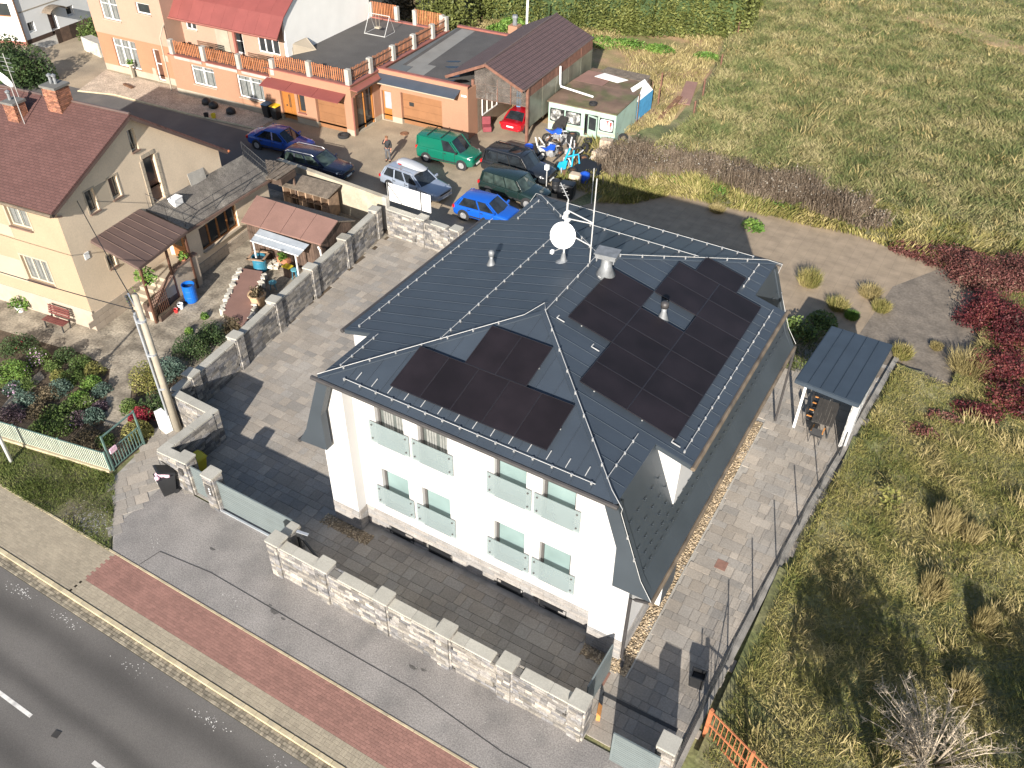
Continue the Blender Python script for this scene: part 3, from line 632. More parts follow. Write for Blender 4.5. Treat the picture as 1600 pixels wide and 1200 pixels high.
# hooks on the steep roof
c = MB()
def steep_r(t): return (ex1+(12.16-ex1)*t, ze-.04+(4.78-ze+.04)*t)
for r_, t in enumerate((.32, .5, .66, .8, .93)):
    y = -.55+(.25 if r_ % 2 else 0)
    while y < 13.2:
        x, z = steep_r(t)
        if not (ydA-.1 < y < ydB+.1 and t < .72):
            for sy in (-.05, .05): c.bar((x+.005, y, z), (x+.075, y+sy, z+.05), .022, .02)
        y += .42 if t > .75 else .5
c.build('snow_hook', 'mansard_metal', HOUSE, kind='stuff')
# ridge caps and lightning conductor
def lift(p, h=.05): return tuple(Vector(p)+Vector((0, 0, h)))
for nm, a, b in (('ridge_cap', B0, B1), ('hip_cap', A0, B0), ('hip_cap', A1, B0), ('hip_cap', C0, B1), ('hip_cap', C1, B1)):
    MB().bar(lift(a, .01), lift(b, .01), .16, .035).build(nm, 'roof_metal', HOUSE)
def conductor(pts):
    w = MB().tube(pts, .011, 5).build('lightning_wire', 'wire_white', HOUSE); c = MB()
    for i in range(len(pts)-1):
        a, b = Vector(pts[i]), Vector(pts[i+1]); n = int((b-a).length/.95)
        for k in range(1, n+1):
            p = a+(b-a)*(k/(n+1)); c.box(p.x-.022, p.x+.022, p.y-.022, p.y+.022, p.z-.1, p.z+.022)
    if c.v: c.build('holder', 'steel', w)
h = .12
conductor([lift(A0, h), lift((xr-.45, yb-.42, zr-.12), h), lift((xr-.1, yb+.3, zr), h+.05), lift((xr+.1, yb, zr), h), lift(B1, h)])
conductor([lift((xr+.05, yb+.05, zr), h), lift((ex1-.25, ey0+.25, ze+.07), h), lift((ex1+.25, ey0-.1, ze-.1), h), (ex1+.2, ey0-.02, ze-.25), (12.2, ey0-.02, 4.85), (12.62, ey0-.06, 4.2)])
conductor([lift(B1, h), lift((ex0+.3, ey1-.3, ze+.08), h), lift((ex0-.1, ey1-.05, ze-.05), h), (ex0-.15, ey1-.5, ze-.15)])
conductor([lift(B1, h), lift((ex1-.3, ey1-.3, ze+.08), h), lift((ex1+.22, ey1-.02, ze-.1), h), (ex1+.15, ey1-.12, ze-.4), (12.2, ey1-.04, 4.85), (12.62, ey1, 4.2)])
# vents and flue
def vent(p, r0, r1, hgt, cap, name='roof_vent'):
    x, y, z = p; v = MB().lathe([(r0, -.12), (r0*.72, .05), (r1, hgt*.55), (r1, hgt)], 14, Matrix.Translation(p)).build(name, 'lead', HOUSE, smooth=True)
    MB().lathe([(r1*1.5, hgt-.08), (r1*1.6, hgt+.1), (r1*.6, hgt+.16)], 14, Matrix.Translation(p)).build('cap', cap, v, smooth=True)
vent(on_left(2.22, 7.19), .21, .07, .45, 'lead'); vent(on_right(9.08, 7.1), .24, .09, .55, 'gutter_dark')
p = on_right(6.62, 7.62)
v = MB().lathe([(.42, -.1), (.2, .35), (.17, .75)], 16, Matrix.Translation(p)).build('flue', 'lead', HOUSE, smooth=True)
m = MB(Matrix.Translation((p[0], p[1], p[2]+.68)) @ Matrix.Rotation(R(8), 4, 'Z')); m.box(-.36, .36, -.27, .27, .08, .24); m.box(-.40, .40, -.31, .31, .24, .27)
for sx in (-1, 1): m.box(sx*.3-.02, sx*.3+.02, -.25, .25, -.05, .08)
m.build('hood', 'lead', v)

# solar arrays lying on the roof
def solar(name, label, cells, conv, u):
    t = thing(name, label, 'solar array', (cells[0][0], cells[0][1], 8.0)); T = .045
    for a, b, c, d in cells:
        pts = [conv(a+.008, c+.008), conv(b-.008, c+.008), conv(b-.008, d-.008), conv(a+.008, d-.008)]
        pn = fix_normals(MB().ext([lift(p, .13) for p in pts], (0, 0, -.035)).build('solar_panel', 'solar', t))
        e = MB(); q = [lift(p, .134) for p in pts]
        for i in range(4): e.bar(q[i], q[(i+1) % 4], .022, .008)
        e.build('panel_frame', 'solar_edge', pn)
    m = MB()
    for a, b, c, d in cells:
        m.bar(lift(conv((a+b)/2-.3, c), .06), lift(conv((a+b)/2-.3, d), .06), .04, .04) if u else m.bar(lift(conv(a, (c+d)/2), .06), lift(conv(b, (c+d)/2), .06), .04, .04)
    m.build('mounting_rail', 'steel', t)
X_ = [6.72, 8.33, 9.95, 11.58]
cells = [(X_[0], X_[1], 4.6+1.14*k, 4.6+1.14*(k+1)) for k in range(3)]+[(X_[1], X_[2], 2.32+1.14*k, 2.32+1.14*(k+1)) for k in range(7) if k != 4]+[(X_[2], X_[3], 2.32+1.14*k, 2.32+1.14*(k+1)) for k in range(7)]+[(8.98, 10.6, 10.3, 11.44)]
solar('solar_array', 'larger black solar array on the right roof slope, with an opening round a vent', cells, on_right, True)
cells = [(3.13+1.108*k, 3.13+1.108*(k+1), -.30, 1.38) for k in range(5)]+[(4.80+1.108*k, 4.80+1.108*(k+1), 1.38, 3.03) for k in range(2)]
solar('solar_array', 'smaller stepped black solar array on the front roof slope above the windows', cells, on_front, False)

# dish and aerial mast on the roof
d = thing('satellite_dish', 'round white satellite dish on a pole on the dark roof', 'satellite dish', (4.86, 7.81, 8.55))
m = MB(); m.tube([(4.86, 7.81, 8.52), (4.90, 7.81, 10.85)], .035, 8); m.build('pole', 'wire_white', d)
m = MB(); m.lathe([(.3, -.02), (.12, .12), (.06, .4)], 10, Matrix.Translation((4.86, 7.81, 8.5))); m.build('flashing', 'lead', d)
T = Matrix.Translation((4.86, 7.66, 9.68)) @ Matrix.Rotation(R(6), 4, 'Z') @ Matrix.Rotation(R(90-22), 4, 'X')
MB().lathe([(.001, -.11), (.2, -.095), (.36, -.05), (.47, .02), (.475, .0), (.36, -.07), (.2, -.115), (.001, -.13)], 28, T, cap=False).build('reflector', 'dish_white', d, smooth=True)
MB().tube([(4.86, 7.6, 9.2), (4.85, 6.95, 9.38)], .014, 5).build('feed_arm', 'wire_white', d)
MB().box(4.80, 4.90, 6.86, 6.98, 9.34, 9.46).build('feed_horn', 'dish_white', d)
m = MB()
for zz, k in ((10.3, 0), (10.45, 1), (10.18, 2)): m.box(4.78+k*.05, 4.9+k*.05, 7.7, 7.92, zz, zz+.1)
m.build('amplifier', 'dish_white', d)
a = thing('aerial_mast', 'thin tall white roof mast braced to the satellite dish pole', 'mast', (5.93, 7.73, 8.82))
MB().tube([(5.93, 7.73, 8.75), (5.95, 7.73, 12.1)], .022, 6).build('pole', 'wire_white', a)
for z0, z1 in ((9.75, 9.55), (10.3, 10.42), (10.62, 10.45)): MB().tube([(4.9, 7.8, z0), (5.94, 7.73, z1)], .022, 6).build('strut', 'wire_white', a)
g = thing('tv_aerial', 'small white television aerial on top of the dish pole', 'aerial', (4.9, 7.81, 10.85))
MB().tube([(4.9, 7.81, 10.8), (4.9, 7.85, 11.0), (4.2, 8.6, 11.1)], .02, 6).build('boom', 'wire_white', g)
for k in range(4):
    c_ = Vector((4.72-.14*k, 8.04+.16*k, 11.02+.02*k)); MB().tube([c_+Vector((-.07, -.07, 0)), c_+Vector((.07, .07, 0))], .007, 4).build('element', 'wire_white', g)

# ---------------------------------------------------------------- stone boundary walls
mk('green_paint', (.10, .17, .15), var=.15, scale=4, rough=.5)
mk('gate_grey', (.135, .16, .162), var=.06, piece=.05, scale=2, rough=.45)
mk('fence_dark', (.035, .036, .038), rough=.5)
mk('bin_black', (.018, .019, .021), var=.2, rough=.5)
mk('bin_yellow', (.50, .42, .02), var=.15, rough=.5); mk('bin_blue', (.09, .17, .26), rough=.5); mk('bin_lid_yellow', (.75, .45, .02), rough=.5)
mk('wood_orange', (.5, .22, .06), var=.2, scale=6)
mk('pole_concrete', (.30, .27, .215), var=.1, scale=3, fine=.1)
mk('conduit', (.5, .53, .57), rough=.35, metal=.5)
mk('plastic_white', (.74, .74, .72), var=.03, rough=.5)
mk('pink_cloth', (.62, .42, .5), var=.3, scale=14)
mk('strip_grey', (.24, .225, .2), var=.3, scale=2, fine=.2)
mk('cable', (.014, .014, .015), rough=.6)
mk('rust_orange', (.40, .14, .06), var=.25, scale=6, rough=.7)
mk('lattice', (.52, .53, .42), var=.15, scale=4, piece=.15)
mk('carport_metal', (.036, .05, .068), var=.08, rough=.5, spec=.4)
mk('table_dark', (.05, .045, .04), var=.2, scale=4)
mk('white_stone', (.42, .42, .41), var=.12, piece=.15, scale=3)

def stone_wall(name, label, a, b, h, t=.3, pillars=(), ph=None, pw=.46, group=None, both=True, end_pad=0.0, cap=True, capw=None, maxn=300):
    """wall from a to b, outside on the right hand; pillars = distances along it"""
    F, L = ab_frame(a, b); ph = ph or h+.14; w = thing(name, label, 'wall', (a[0], a[1], 0), group=group)
    hb = h-.07; MB(F).box(.01, L-.01, .03, t-.03, 0, hb).build('core', 'stone_core', w)
    ps = [(p-pw/2, p+pw/2, -1, 9) for p in pillars]; P_ = []; B_ = []
    stone_face(P_, F, L, hb, .07, holes=ps)
    if both: stone_face(P_, F @ Matrix.Translation((L, t, 0)) @ Matrix.Rotation(math.pi, 4, 'Z'), L, hb, .07, holes=[(L-q, L-p, c, d) for p, q, c, d in ps])
    for e0, Fe in ((0, F @ Matrix.Translation((0, t, 0)) @ Matrix.Rotation(R(-90), 4, 'Z')), (1, F @ Matrix.Translation((L, 0, 0)) @ Matrix.Rotation(R(90), 4, 'Z'))):
        stone_face(P_, Fe, t, hb, .07)
    cw = capw or t+.09; C_ = []; x = 0.0
    while x < L-.02:
        l = min(1.0, L-x); 
        if not any(p+.02 < x+l/2 < q-.02 for p, q, *_ in ps): C_.append((x+l/2, t/2, h-.035, l-.008, cw, .07))
        x += l
    for p in pillars:
        MB(F).box(p-pw/2+.03, p+pw/2-.03, t/2-pw/2+.03, t/2+pw/2-.03, 0, ph-.07).build('pillar_core', 'stone_core', w)
        for k in range(4):
            Fp = F @ Matrix.Translation((p, t/2, 0)) @ Matrix.Rotation(R(90*k), 4, 'Z') @ Matrix.Translation((-pw/2, -pw/2, 0))
            stone_face(P_, Fp, pw, ph-.07, .07, lens=(.46, .3, .24, .46))
    pieces(w, 'stone', [(*(F.inverted() @ Vector(i[:3])), *i[3:6], F.inverted().to_3x3().to_4x4() @ i[6]) for i in P_], 'stone', F, maxn=maxn, prio=facing(F))
    pieces(w, 'coping_stone', C_, 'coping', F)
    pieces(w, 'pillar_cap', [(p, t/2, ph-.03, pw+.12, pw+.12, .075) for p in pillars], 'coping', F)
    return w
def facing(F):
    def f(it, p):
        n = (F @ it[6]).to_3x3() @ Vector((0, -1, 0)) if len(it) > 6 else Vector((0, 0, 1))
        return 1.0 if n.dot(CAMP-p) > 0 else .05
    return f
fwx = [(0.01, -3.20)[0], (2.14, -3.44)[0], (4.62, -3.39)[0], (7.04, -3.40)[0], (9.30, -3.37)[0], (11.75, -3.37)[0]]
fx0 = fwx[0]-.2; fx1 = fwx[5]+.2
stone_wall('stone_wall', 'front stone wall with light coping along the asphalt, below the white house', (fx0, -3.55), (fx1, -3.55), 1.62, .3, [v-fx0 for v in fwx], 1.78)
stone_wall('stone_wall', 'short stone wall with coping joining the corner pillar to the sliding gate', (fx0+.05, -2.42), (fx0+.051, -3.24), 1.62, .3, [], 1.7)
lw = [(-11.47, 17.13), (-10.96, 13.83), (-10.56, 10.68), (-10.11, 7.56), (-9.62, 4.51), (-9.28, 1.57)]
for i in range(5):
    a, b = lw[i], lw[i+1]; d = math.hypot(b[0]-a[0], b[1]-a[1])
    nm = ['topmost section of the stepped stone side wall, reaching the far yard corner', 'second section from the far corner of the stone side wall, beside the brown shed', 'middle section of the stone side wall, next to the blue tub and pots', 'section of the stone side wall behind the terracotta pot and slab bed', 'nearest long section of the stone side wall, beside the dark green shrubs'][i]
    stone_wall('stone_wall', nm, (b[0]+.15, b[1]), (a[0]+.15, a[1]), 1.62, .3, [d] if i else [d, 0], 1.78, group='stone side wall sections', maxn=150)
stone_wall('stone_wall', 'end section of the stone side wall next to the utility pole', (-9.03, .5), (lw[5][0]+.15, lw[5][1]), 1.62, .3, [2.0 if False else math.hypot(lw[5][0]+9.18, lw[5][1]-.5)], 1.78, maxn=120)
stone_wall('stone_wall', 'stone wall running from the utility pole into the yard, shadowed on its yard side', (-9.03, .25), (-6.70, .2), 1.62, .3, maxn=150)
stone_wall('stone_wall', 'stone wall running back from the yellow bin, beside the white meter box', (-6.98, .2), (-7.0, -2.35), 1.62, .3, maxn=150)
stone_wall('stone_wall', 'short stone wall and pillar behind the black wheelie bin', (-6.98, -2.38), (-5.45, -2.32), 1.62, .3, [1.32], 1.78, maxn=150)
stone_wall('stone_wall', 'single stone gate pillar with bell panel between the two gates', (-4.38, -2.42), (-4.0, -2.42), 1.5, .3, [.16], 1.78, maxn=80)
bw0, bw1 = (-11.17, 17.77), (-5.2, 17.55)
stone_wall('stone_wall', 'stone wall across the far end of the yard, before the white panel', (bw0[0]+.1, bw0[1]-.1), bw1, 1.62, .3, [2.35, 4.6], 1.75, maxn=200)
o = MB().box(-4.36, -4.06, -2.60, -2.54, .85, 1.38).build('bell_panel', 'frame_grey', None); tag(o, 'grey bell panel with small buttons on the gate pillar', 'bell panel')
q = MB(); 
for z in (.93, 1.06, 1.19): q.box(-4.17, -4.11, -2.612, -2.601, z, z+.07)
q.build('button', 'plastic_white', o); 
o = MB().box(-5.76, -5.58, -2.56, -2.49, 1.1, 1.4).build('letter_box', 'frame_grey', None); tag(o, 'small dark letter box on the pillar behind the black bin', 'letter box')
MB().box(-5.74, -5.6, -2.567, -2.561, 1.33, 1.36).build('slot', 'black_well', o)

# gates
def slat_gate(name, label, a, b, h, nsl, t=.05, holes=False):
    F, L = ab_frame(a, b); g = thing(name, label, 'gate', (a[0], a[1], 0)); f = MB(F); f.box(0, .07, 0, t, .08, h); f.box(L-.07, L, 0, t, .08, h); f.box(.07, L-.07, 0, t, .08, .15); f.box(.07, L-.07, -.0, t, h-.07, h); f.build('gate_frame', 'gate_grey', g)
    s = (h-.22)/nsl; pieces(g, 'slat', [(L/2, t/2-.005, .15+s*(k+.5), L-.14, t-.012, s-.012) for k in range(nsl)], 'gate_grey', F)
    if holes:
        q = MB(F)
        for k in range(int((h-.2)/.07)): q.box(.02, .05, -.004, .0, .14+k*.07, .17+k*.07)
        q.build('perforation', 'black_well', g, kind='stuff')
    return g
slat_gate('sliding_gate', 'long grey slatted sliding gate at the yard entrance', (-3.95, -2.36), (.02, -2.36), 1.52, 11, holes=True)
slat_gate('pedestrian_gate', 'narrow grey slatted gate between two stone pillars', (-5.42, -2.3), (-4.42, -2.3), 1.5, 11, holes=True)
g = thing('gate_tail', 'dark triangular steel tail of the sliding gate behind the front wall', 'gate', (.4, -2.9, 0))
m = MB(); m.bar((.35, -2.72, .12), (.35, -2.72, 1.62), .08, .08); m.bar((.35, -2.72, 1.6), (2.15, -2.95, .14), .07, .07); m.bar((.35, -2.72, .12), (2.15, -2.95, .1), .08, .08); m.build('tail_frame', 'fence_dark', g)
MB().bar((.32, -2.72, 1.66), (.75, -2.62, 1.62), .1, .04).build('guide', 'conduit', g)
MB().bar((-4.0, -2.47, .03), (.2, -2.47, .03), .07, .06).build('gate_track', 'conduit', tag(thing('gate_rail', 'steel floor rail of the sliding gate', 'rail', (-4, -2.47, 0))))
slat_gate('pedestrian_gate', 'grey gate leaf standing open at the right end of the front wall', (11.72, -2.75), (11.74, -1.05), 1.5, 11)
slat_gate('sliding_gate', 'pale grey ribbed gate at the bottom edge beside the last capped pillar', (13.0, -3.75), (14.45, -3.75), 1.6, 13)
px = (14.49, -3.26)
stone_wall('stone_wall', 'lone capped stone pillar at the bottom, right of the pale ribbed gate', (px[0]-.2, px[1]-.15), (px[0]+.2, px[1]-.15), 1.5, .3, [.2], 1.75, maxn=60)
o = MB().bar((*(11.90, -1.87), .012), (*(14.39, -1.82), .012), .12, .03).build('gate_track', 'fence_dark', None); tag(o, 'dark slotted floor track crossing the path at the front right corner', 'rail')
o = MB().ext([(12.0, -2.45, 0), (12.12, -2.42, 0), (12.12, -2.42, .3), (12.0, -2.45, .45)], (.1, -.35, 0)).build('door_wedge', 'wood_orange', None); tag(o, 'orange wooden block leaning at the foot of the open gate leaf', 'block')

# right hand fence on its concrete strip
f = thing('wire_fence', 'dark post and wire fence on a concrete strip along the right path', 'fence', (14.85, 3, 0))
pl = [(14.72, -3.3), (14.78, 0), (14.95, 4.0), (15.25, 9.5), (15.6, 13.6), (16.15, 21)]
for i in range(5):
    Fm, L = ab_frame(pl[i], pl[i+1]); MB(Fm).box(0.003, L-.003, -.20, .02, -.1, .14).build('base_strip', 'strip_grey', f)
def onpl(y):
    for (x0, y0), (x1, y1) in zip(pl, pl[1:]):
        if y0 <= y <= y1: return x0+(x1-x0)*(y-y0)/(y1-y0)
posts = [-3.2, -1.15, 1.25, 3.55, 5.85, 8.15, 10.45, 12.75]
for y in posts: MB().tube([(onpl(y)+.06, y, .1), (onpl(y)+.06, y, 1.45)], .028, 6).build('post', 'fence_dark', f)
MB().tube([(onpl(1.25)+.06, 1.25, 1.1), (onpl(.1)+.06, .1, .2)], .02, 5).build('brace', 'fence_dark', f)
w = MB()
for z in (.3, .7, 1.05, 1.4): w.tube([(onpl(y)+.06, y, z) for y in posts], .004, 4)
for k in range(44):
    y = -3.2+k*.1
    if y < 1.25: w.tube([(onpl(y)+.06, y, .16), (onpl(y)+.06, y, 1.4)], .0035, 4)
for k in range(11): w.tube([(onpl(-3.2)+.06, -3.2, .2+k*.11), (onpl(1.25)+.06, 1.25, .2+k*.11)], .0035, 4)
w.build('wire_mesh', 'fence_dark', f, kind='stuff')
# black crate by the fence
b = thing('crate', 'black plastic crate standing on the right path against the wire fence', 'crate', (*(14.31, -0.01), 0), 8)
F = wm(b)
m = MB(F); m.box(-.22, .22, -.18, .18, 0, .03); m.box(-.22, -.19, -.18, .18, .03, .52); m.box(.19, .22, -.18, .18, .03, .52); m.box(-.19, .19, -.18, -.15, .03, .52); m.box(-.19, .19, .15, .18, .03, .52); m.build('body', 'bin_black', b)
m = MB(F); m.box(-.24, .24, -.2, -.16, .5, .56); m.box(-.24, .24, .16, .2, .5, .56); m.box(-.24, -.2, -.16, .16, .5, .56); m.box(.2, .24, -.16, .16, .5, .56); m.build('rim', 'bin_black', b); MB(F).box(-.17, .17, -.13, .13, .36, .4).build('contents', 'cable', b)

# carport at the back of the path
c = thing('carport', 'open garden shelter with dark seamed roof beside the right path', 'shelter', (14.4, 15.4, 0))
rc = [(13.02, 13.40, 2.55), (15.62, 13.18, 2.55), (15.92, 17.6, 2.75), (13.35, 17.62, 2.75)]
for k in range(5):
    t0, t1 = k/5, (k+1)/5
    def mix(p, q, t): return tuple(p[i]+(q[i]-p[i])*t for i in range(3))
    q = MB(); pp = [mix(rc[0], rc[1], t0+.002), mix(rc[0], rc[1], t1-.002), mix(rc[3], rc[2], t1-.002), mix(rc[3], rc[2], t0+.002)]; q.ext([lift(p, .1) for p in pp], (0, 0, -.03))
    if k < 4: q.bar(lift(pp[1], .115), lift(pp[2], .115), .02, .04)
    q.build('roof_sheet', 'carport_metal', c)
q = MB()
for i in range(4): q.bar(lift(rc[i], -.01), lift(rc[(i+1) % 4], -.01), .06, .17)
q.build('roof_edge', 'carport_metal', c)
for x, y in ((13.45, 13.65), (13.6, 17.4)): MB().box(x-.05, x+.05, y-.05, y+.05, 0, 2.5).build('post', 'plastic_white', c)
w = MB(); w.box(15.45, 15.62, 13.45, 17.5, 0, 2.5); w = w.build('side_wall', 'stone_core', c)
P_ = []; stone_face(P_, frame(15.63, 13.44, 90), 4.06, 2.5, .05, lens=(.4, .6, .5)); stone_face(P_, frame(15.44, 13.44, 0), .19, 2.5, .05); stone_face(P_, frame(15.44, 17.5, -90), 4.06, 2.5, .05, lens=(.4, .6, .5))
pieces(c, 'stone', P_, 'white_stone', maxn=150)
t = thing('garden_table', 'dark garden table under the shelter roof', 'table', (14.45, 14.4, 0), 3); F = wm(t)
pieces(t, 'plank', [(-.36+.145*k, 0, .73, .138, 1.7, .03) for k in range(6)], 'table_dark', F)
for sx in (-.36, .36):
    for sy in (-.75, .75): MB(F).box(sx-.03, sx+.03, sy-.03, sy+.03, 0, .715).build('leg', 'fence_dark', t)
def garden_chair(x, y, deg, label):
    t = thing('garden_chair', label, 'chair', (x, y, 0), deg, 'chairs round the garden table'); F = wm(t)
    MB(F).box(-.22, .22, -.22, .22, .42, .45).build('seat', 'fence_dark', t); MB(F).ext([(-.22, .2, .5), (.22, .2, .5), (.2, .3, .92), (-.2, .3, .92)], (0, .025, 0)).build('backrest', 'fence_dark', t)
    for sx in (-.22, .22):
        MB(F).box(sx-.03, sx+.03, -.24, .2, .63, .655).build('armrest', 'wood_orange', t)
        for sy in (-.2, .2): MB(F).box(sx-.012, sx+.012, sy-.012, sy+.012, 0, .63).build('leg', 'fence_dark', t)
garden_chair(13.98, 14.15, 90, 'garden chair with wooden arms on the house side of the table, nearest the white post')
garden_chair(14.45, 13.25, 180, 'garden chair with wooden arms at the near end of the dark table')
garden_chair(13.98, 15.1, 90, 'garden chair with wooden arms on the house side of the table, deeper under the roof')

# bins
def wheelie(name, label, loc, deg, body, lid, h=1.05, w=.56, d=.7, group=None, lid_up=0, z=0):
    t = thing(name, label, 'bin', (*loc, z), deg, group); F = wm(t); m = MB(F); a, b = w*.40, w*.5; e, g = d*.38, d*.5
    m.add([(-a,-e,.04),(a,-e,.04),(a,e*.8,.04),(-a,e*.8,.04),(-b,-g,h*.9),(b,-g,h*.9),(b,g,h*.9),(-b,g,h*.9)], [(0,3,2,1),(4,5,6,7),(0,1,5,4),(1,2,6,5),(2,3,7,6),(3,0,4,7)])
    m.build('body', body, t, bevel=.02)
    L = MB(F); hh = h*.9
    T = Matrix.Translation((0, g, hh)) @ Matrix.Rotation(R(-lid_up), 4, 'X')
    L.add([(-b-.02,-2*g-.03,.01),(b+.02,-2*g-.03,.01),(b+.02,.03,.01),(-b-.02,.03,.01),(-b+.03,-2*g+.03,.08),(b-.03,-2*g+.03,.08),(b-.03,-.03,.1),(-b+.03,-.03,.1)], [(0,3,2,1),(4,5,6,7),(0,1,5,4),(1,2,6,5),(2,3,7,6),(3,0,4,7)], T)
    L.build('lid', lid, t, bevel=.015)
    MB(F).tube([(-b*.8, g+.06, hh-.02), (b*.8, g+.06, hh-.02)], .018, 6).build('handle', body, t)
    for sx in (-1, 1):
        MB(F).lathe([(.1, -.03), (.1, .03)], 12, Matrix.Translation((sx*a*.95, e*.85, .1)) @ Matrix.Rotation(R(90), 4, 'Y')).build('wheel', 'bin_black', t)
    return t, F
t, F = wheelie('wheelie_bin', 'black wheelie bin with its lid pushed up by pink rubbish, beside the stone pillar', (-6.41, -2.78), -25, 'bin_black', 'bin_black', lid_up=32)
m = MB(F)
for k in range(9):
    x, y = random.uniform(-.18, .18), random.uniform(-.28, .1); m.lathe([(.02, -.08), (.1, -.03), (.1, .05), (.02, .1)], 7, Matrix.Translation((x, y, .98)) @ Matrix.Rotation(k, 4, 'X'))
m.build('rubbish_bag', 'pink_cloth', t, smooth=True)
m = MB(F); m.box(-.15, -.05, -.345, -.335, .7, .8); m.box(.05, .14, -.345, -.335, .72, .78); m.build('sticker', 'plastic_white', t)
t, F = wheelie('wheelie_bin', 'yellow wheelie bin behind the stone wall in the shaded yard corner', (-6.05, -1.55), -10, 'bin_yellow', 'bin_yellow')
MB(F).box(-.1, .1, -.31, -.295, .45, .65).build('sticker', 'plastic_white', t)

# utility pole, meter box, cables, lamp post
ub = (-8.84, -0.09)
u = thing('utility_pole', 'tall concrete utility pole with cable conduits beside the garden gate', 'pole', (*ub, 0))
MB().tube([(*ub, -.1), (ub[0]-.12, ub[1]+.05, 6.75)], .17, 12, .11).build('pole', 'pole_concrete', u, smooth=True)
MB().tube([(ub[0]-.2, ub[1]-.1, .9), (ub[0]-.33, ub[1]-.05, 5.9)], .05, 8).build('conduit', 'conduit', u); MB().tube([(ub[0]-.1, ub[1]-.2, .9), (ub[0]-.22, ub[1]-.17, 5.9)], .04, 8).build('conduit', 'conduit', u)
for z in (2.3, 4.0, 5.6): MB().lathe([(.19, -.03), (.19, .03)], 12, Matrix.Translation((ub[0]-.1, ub[1]-.02, z))).build('band', 'conduit', u)
m = MB(); 
for k in range(6): m.lathe([(.03, 0), (.06, .03), (.06, .08), (.02, .12)], 8, Matrix.Translation((ub[0]-.25-.13*k, ub[1]-.12+.06*k, 6.0+.05*k)))
m.build('insulator', 'fence_dark', u); MB().bar((ub[0]-.05, ub[1]-.05, 6.1), (ub[0]-1.0, ub[1]+.35, 6.3), .06, .06).build('cross_arm', 'conduit', u)
o = MB(frame(ub[0]-.42, ub[1]-.25, -12)).box(-.28, .28, -.17, .17, 0, .95).build('meter_box', 'plastic_white', None, bevel=.01); tag(o, 'white electricity meter box at the foot of the utility pole', 'meter box')
for z in (.3, .62): MB(frame(ub[0]-.42, ub[1]-.25, -12)).box(-.24, .24, -.178, -.171, z-.12, z+.14).build('door', 'plastic_white', o)
def cable(label, a, b, sag, r=.022):
    a, b = Vector(a), Vector(b); o = MB().tube([a+(b-a)*(k/12)-Vector((0, 0, 4*sag*(k/12)*(1-k/12))) for k in range(13)], r, 5).build('cable', 'cable', None); tag(o, label, 'cable'); return o
cable('black cable from the utility pole to the cream house corner', (ub[0]-.3, ub[1]+.05, 6.3), (-17.55, 4.1, 6.35), .12, .02)
cable('black cable running left from the utility pole above the flower garden', (ub[0]-.3, ub[1]-.1, 6.1), (-40, -4.0, 7.6), .7, .02)
lp = (-13.06, -4.92)
l = thing('street_lamp', 'white lamp post in the grass at the left edge', 'lamp post', (*lp, 0)); MB().tube([(*lp, -.05), (*lp, 6.8)], .075, 10, .05).build('post', 'plastic_white', l, smooth=True)
MB().tube([(*lp, 6.8), (lp[0], lp[1]-1.2, 7.2)], .04, 8).build('arm', 'plastic_white', l); MB().box(lp[0]-.12, lp[0]+.12, lp[1]-1.7, lp[1]-1.1, 7.16, 7.28).build('lamp_head', 'conduit', l)

# lattice garden fence and gate
fa, fb = (-14.73, -4.27), (-9.18, -3.24)
F, L = ab_frame((fa[0]*2-fb[0], fa[1]*2-fb[1]), fb)
f = thing('garden_fence', 'green and cream lattice fence between the flower garden and the grass strip', 'fence', (fb[0], fb[1], 0))
MB(F).box(0, L, -.1, .1, -.05, .14).build('base', 'kerb', f)
for k in range(6): MB(F).box(L*k/5-.03, L*k/5+.03, -.03, .03, .1, 1.12).build('post', 'green_paint', f)
r = MB(F); r.box(0, L, -.02, .02, 1.02, 1.06); r.box(0, L, -.02, .02, .2, .24); r.build('rail', 'green_paint', f)
n = int(L/.1); pieces(f, 'slat', [(L*(k+.5)/n, -.03, .62, .045, .016, .86) for k in range(n)], 'lattice', F)
w = MB(F)
for k in range(8): w.box(0, L, -.048, -.04, .27+k*.1, .285+k*.1)
w.build('wire', 'green_paint', f, kind='stuff')
ga, gb = (-9.18, -3.12), (-9.33, -1.44); F, L = ab_frame(ga, gb)
g = thing('garden_gate', 'green metal garden gate with a tall frame between fence and path', 'gate', (*ga, 0))
for k in (0, 1): MB(F).box(L*k-.03, L*k+.03, -.03, .03, 0, 1.85).build('post', 'green_paint', g)
MB(F).box(.033, L-.033, -.025, .025, 1.78, 1.83).build('top_bar', 'green_paint', g)
m = MB(F); m.box(.05, L-.05, -.02, .02, .1, .14); m.box(.05, L-.05, -.02, .02, .95, .99)
for k in range(12): m.box(.05+(L-.13)*k/11, .08+(L-.13)*k/11, -.012, .012, .14, .95)
m.build('gate_leaf', 'green_paint', g); MB(F).box(.1, .42, -.09, -.025, .85, 1.08).build('letter_box', 'pink_cloth', g)
# orange rusty fence at the bottom right
F, L = ab_frame((15.16, -1.55), (18.4, -2.9))
f = thing('railing', 'rusty orange metal railing at the bottom right corner', 'railing', (*(15.16, -1.55), 0))
m = MB(F); m.box(-.05, .05, -.05, .05, 0, 1.5); m.build('post', 'rust_orange', f); MB(F).box(1.55, 1.63, -.04, .04, 0, 1.5).build('post', 'rust_orange', f)
for z in (1.38, .72, .12): MB(F).box(.06, L, -.02, .02, z, z+.045).build('rail', 'rust_orange', f)
for k in range(int(L/.16)):
    if abs(.18+k*.16-1.59) > .06: MB(F).box(.17+k*.16, .188+k*.16, -.009, .009, .12, 1.38).build('bar', 'rust_orange', f)

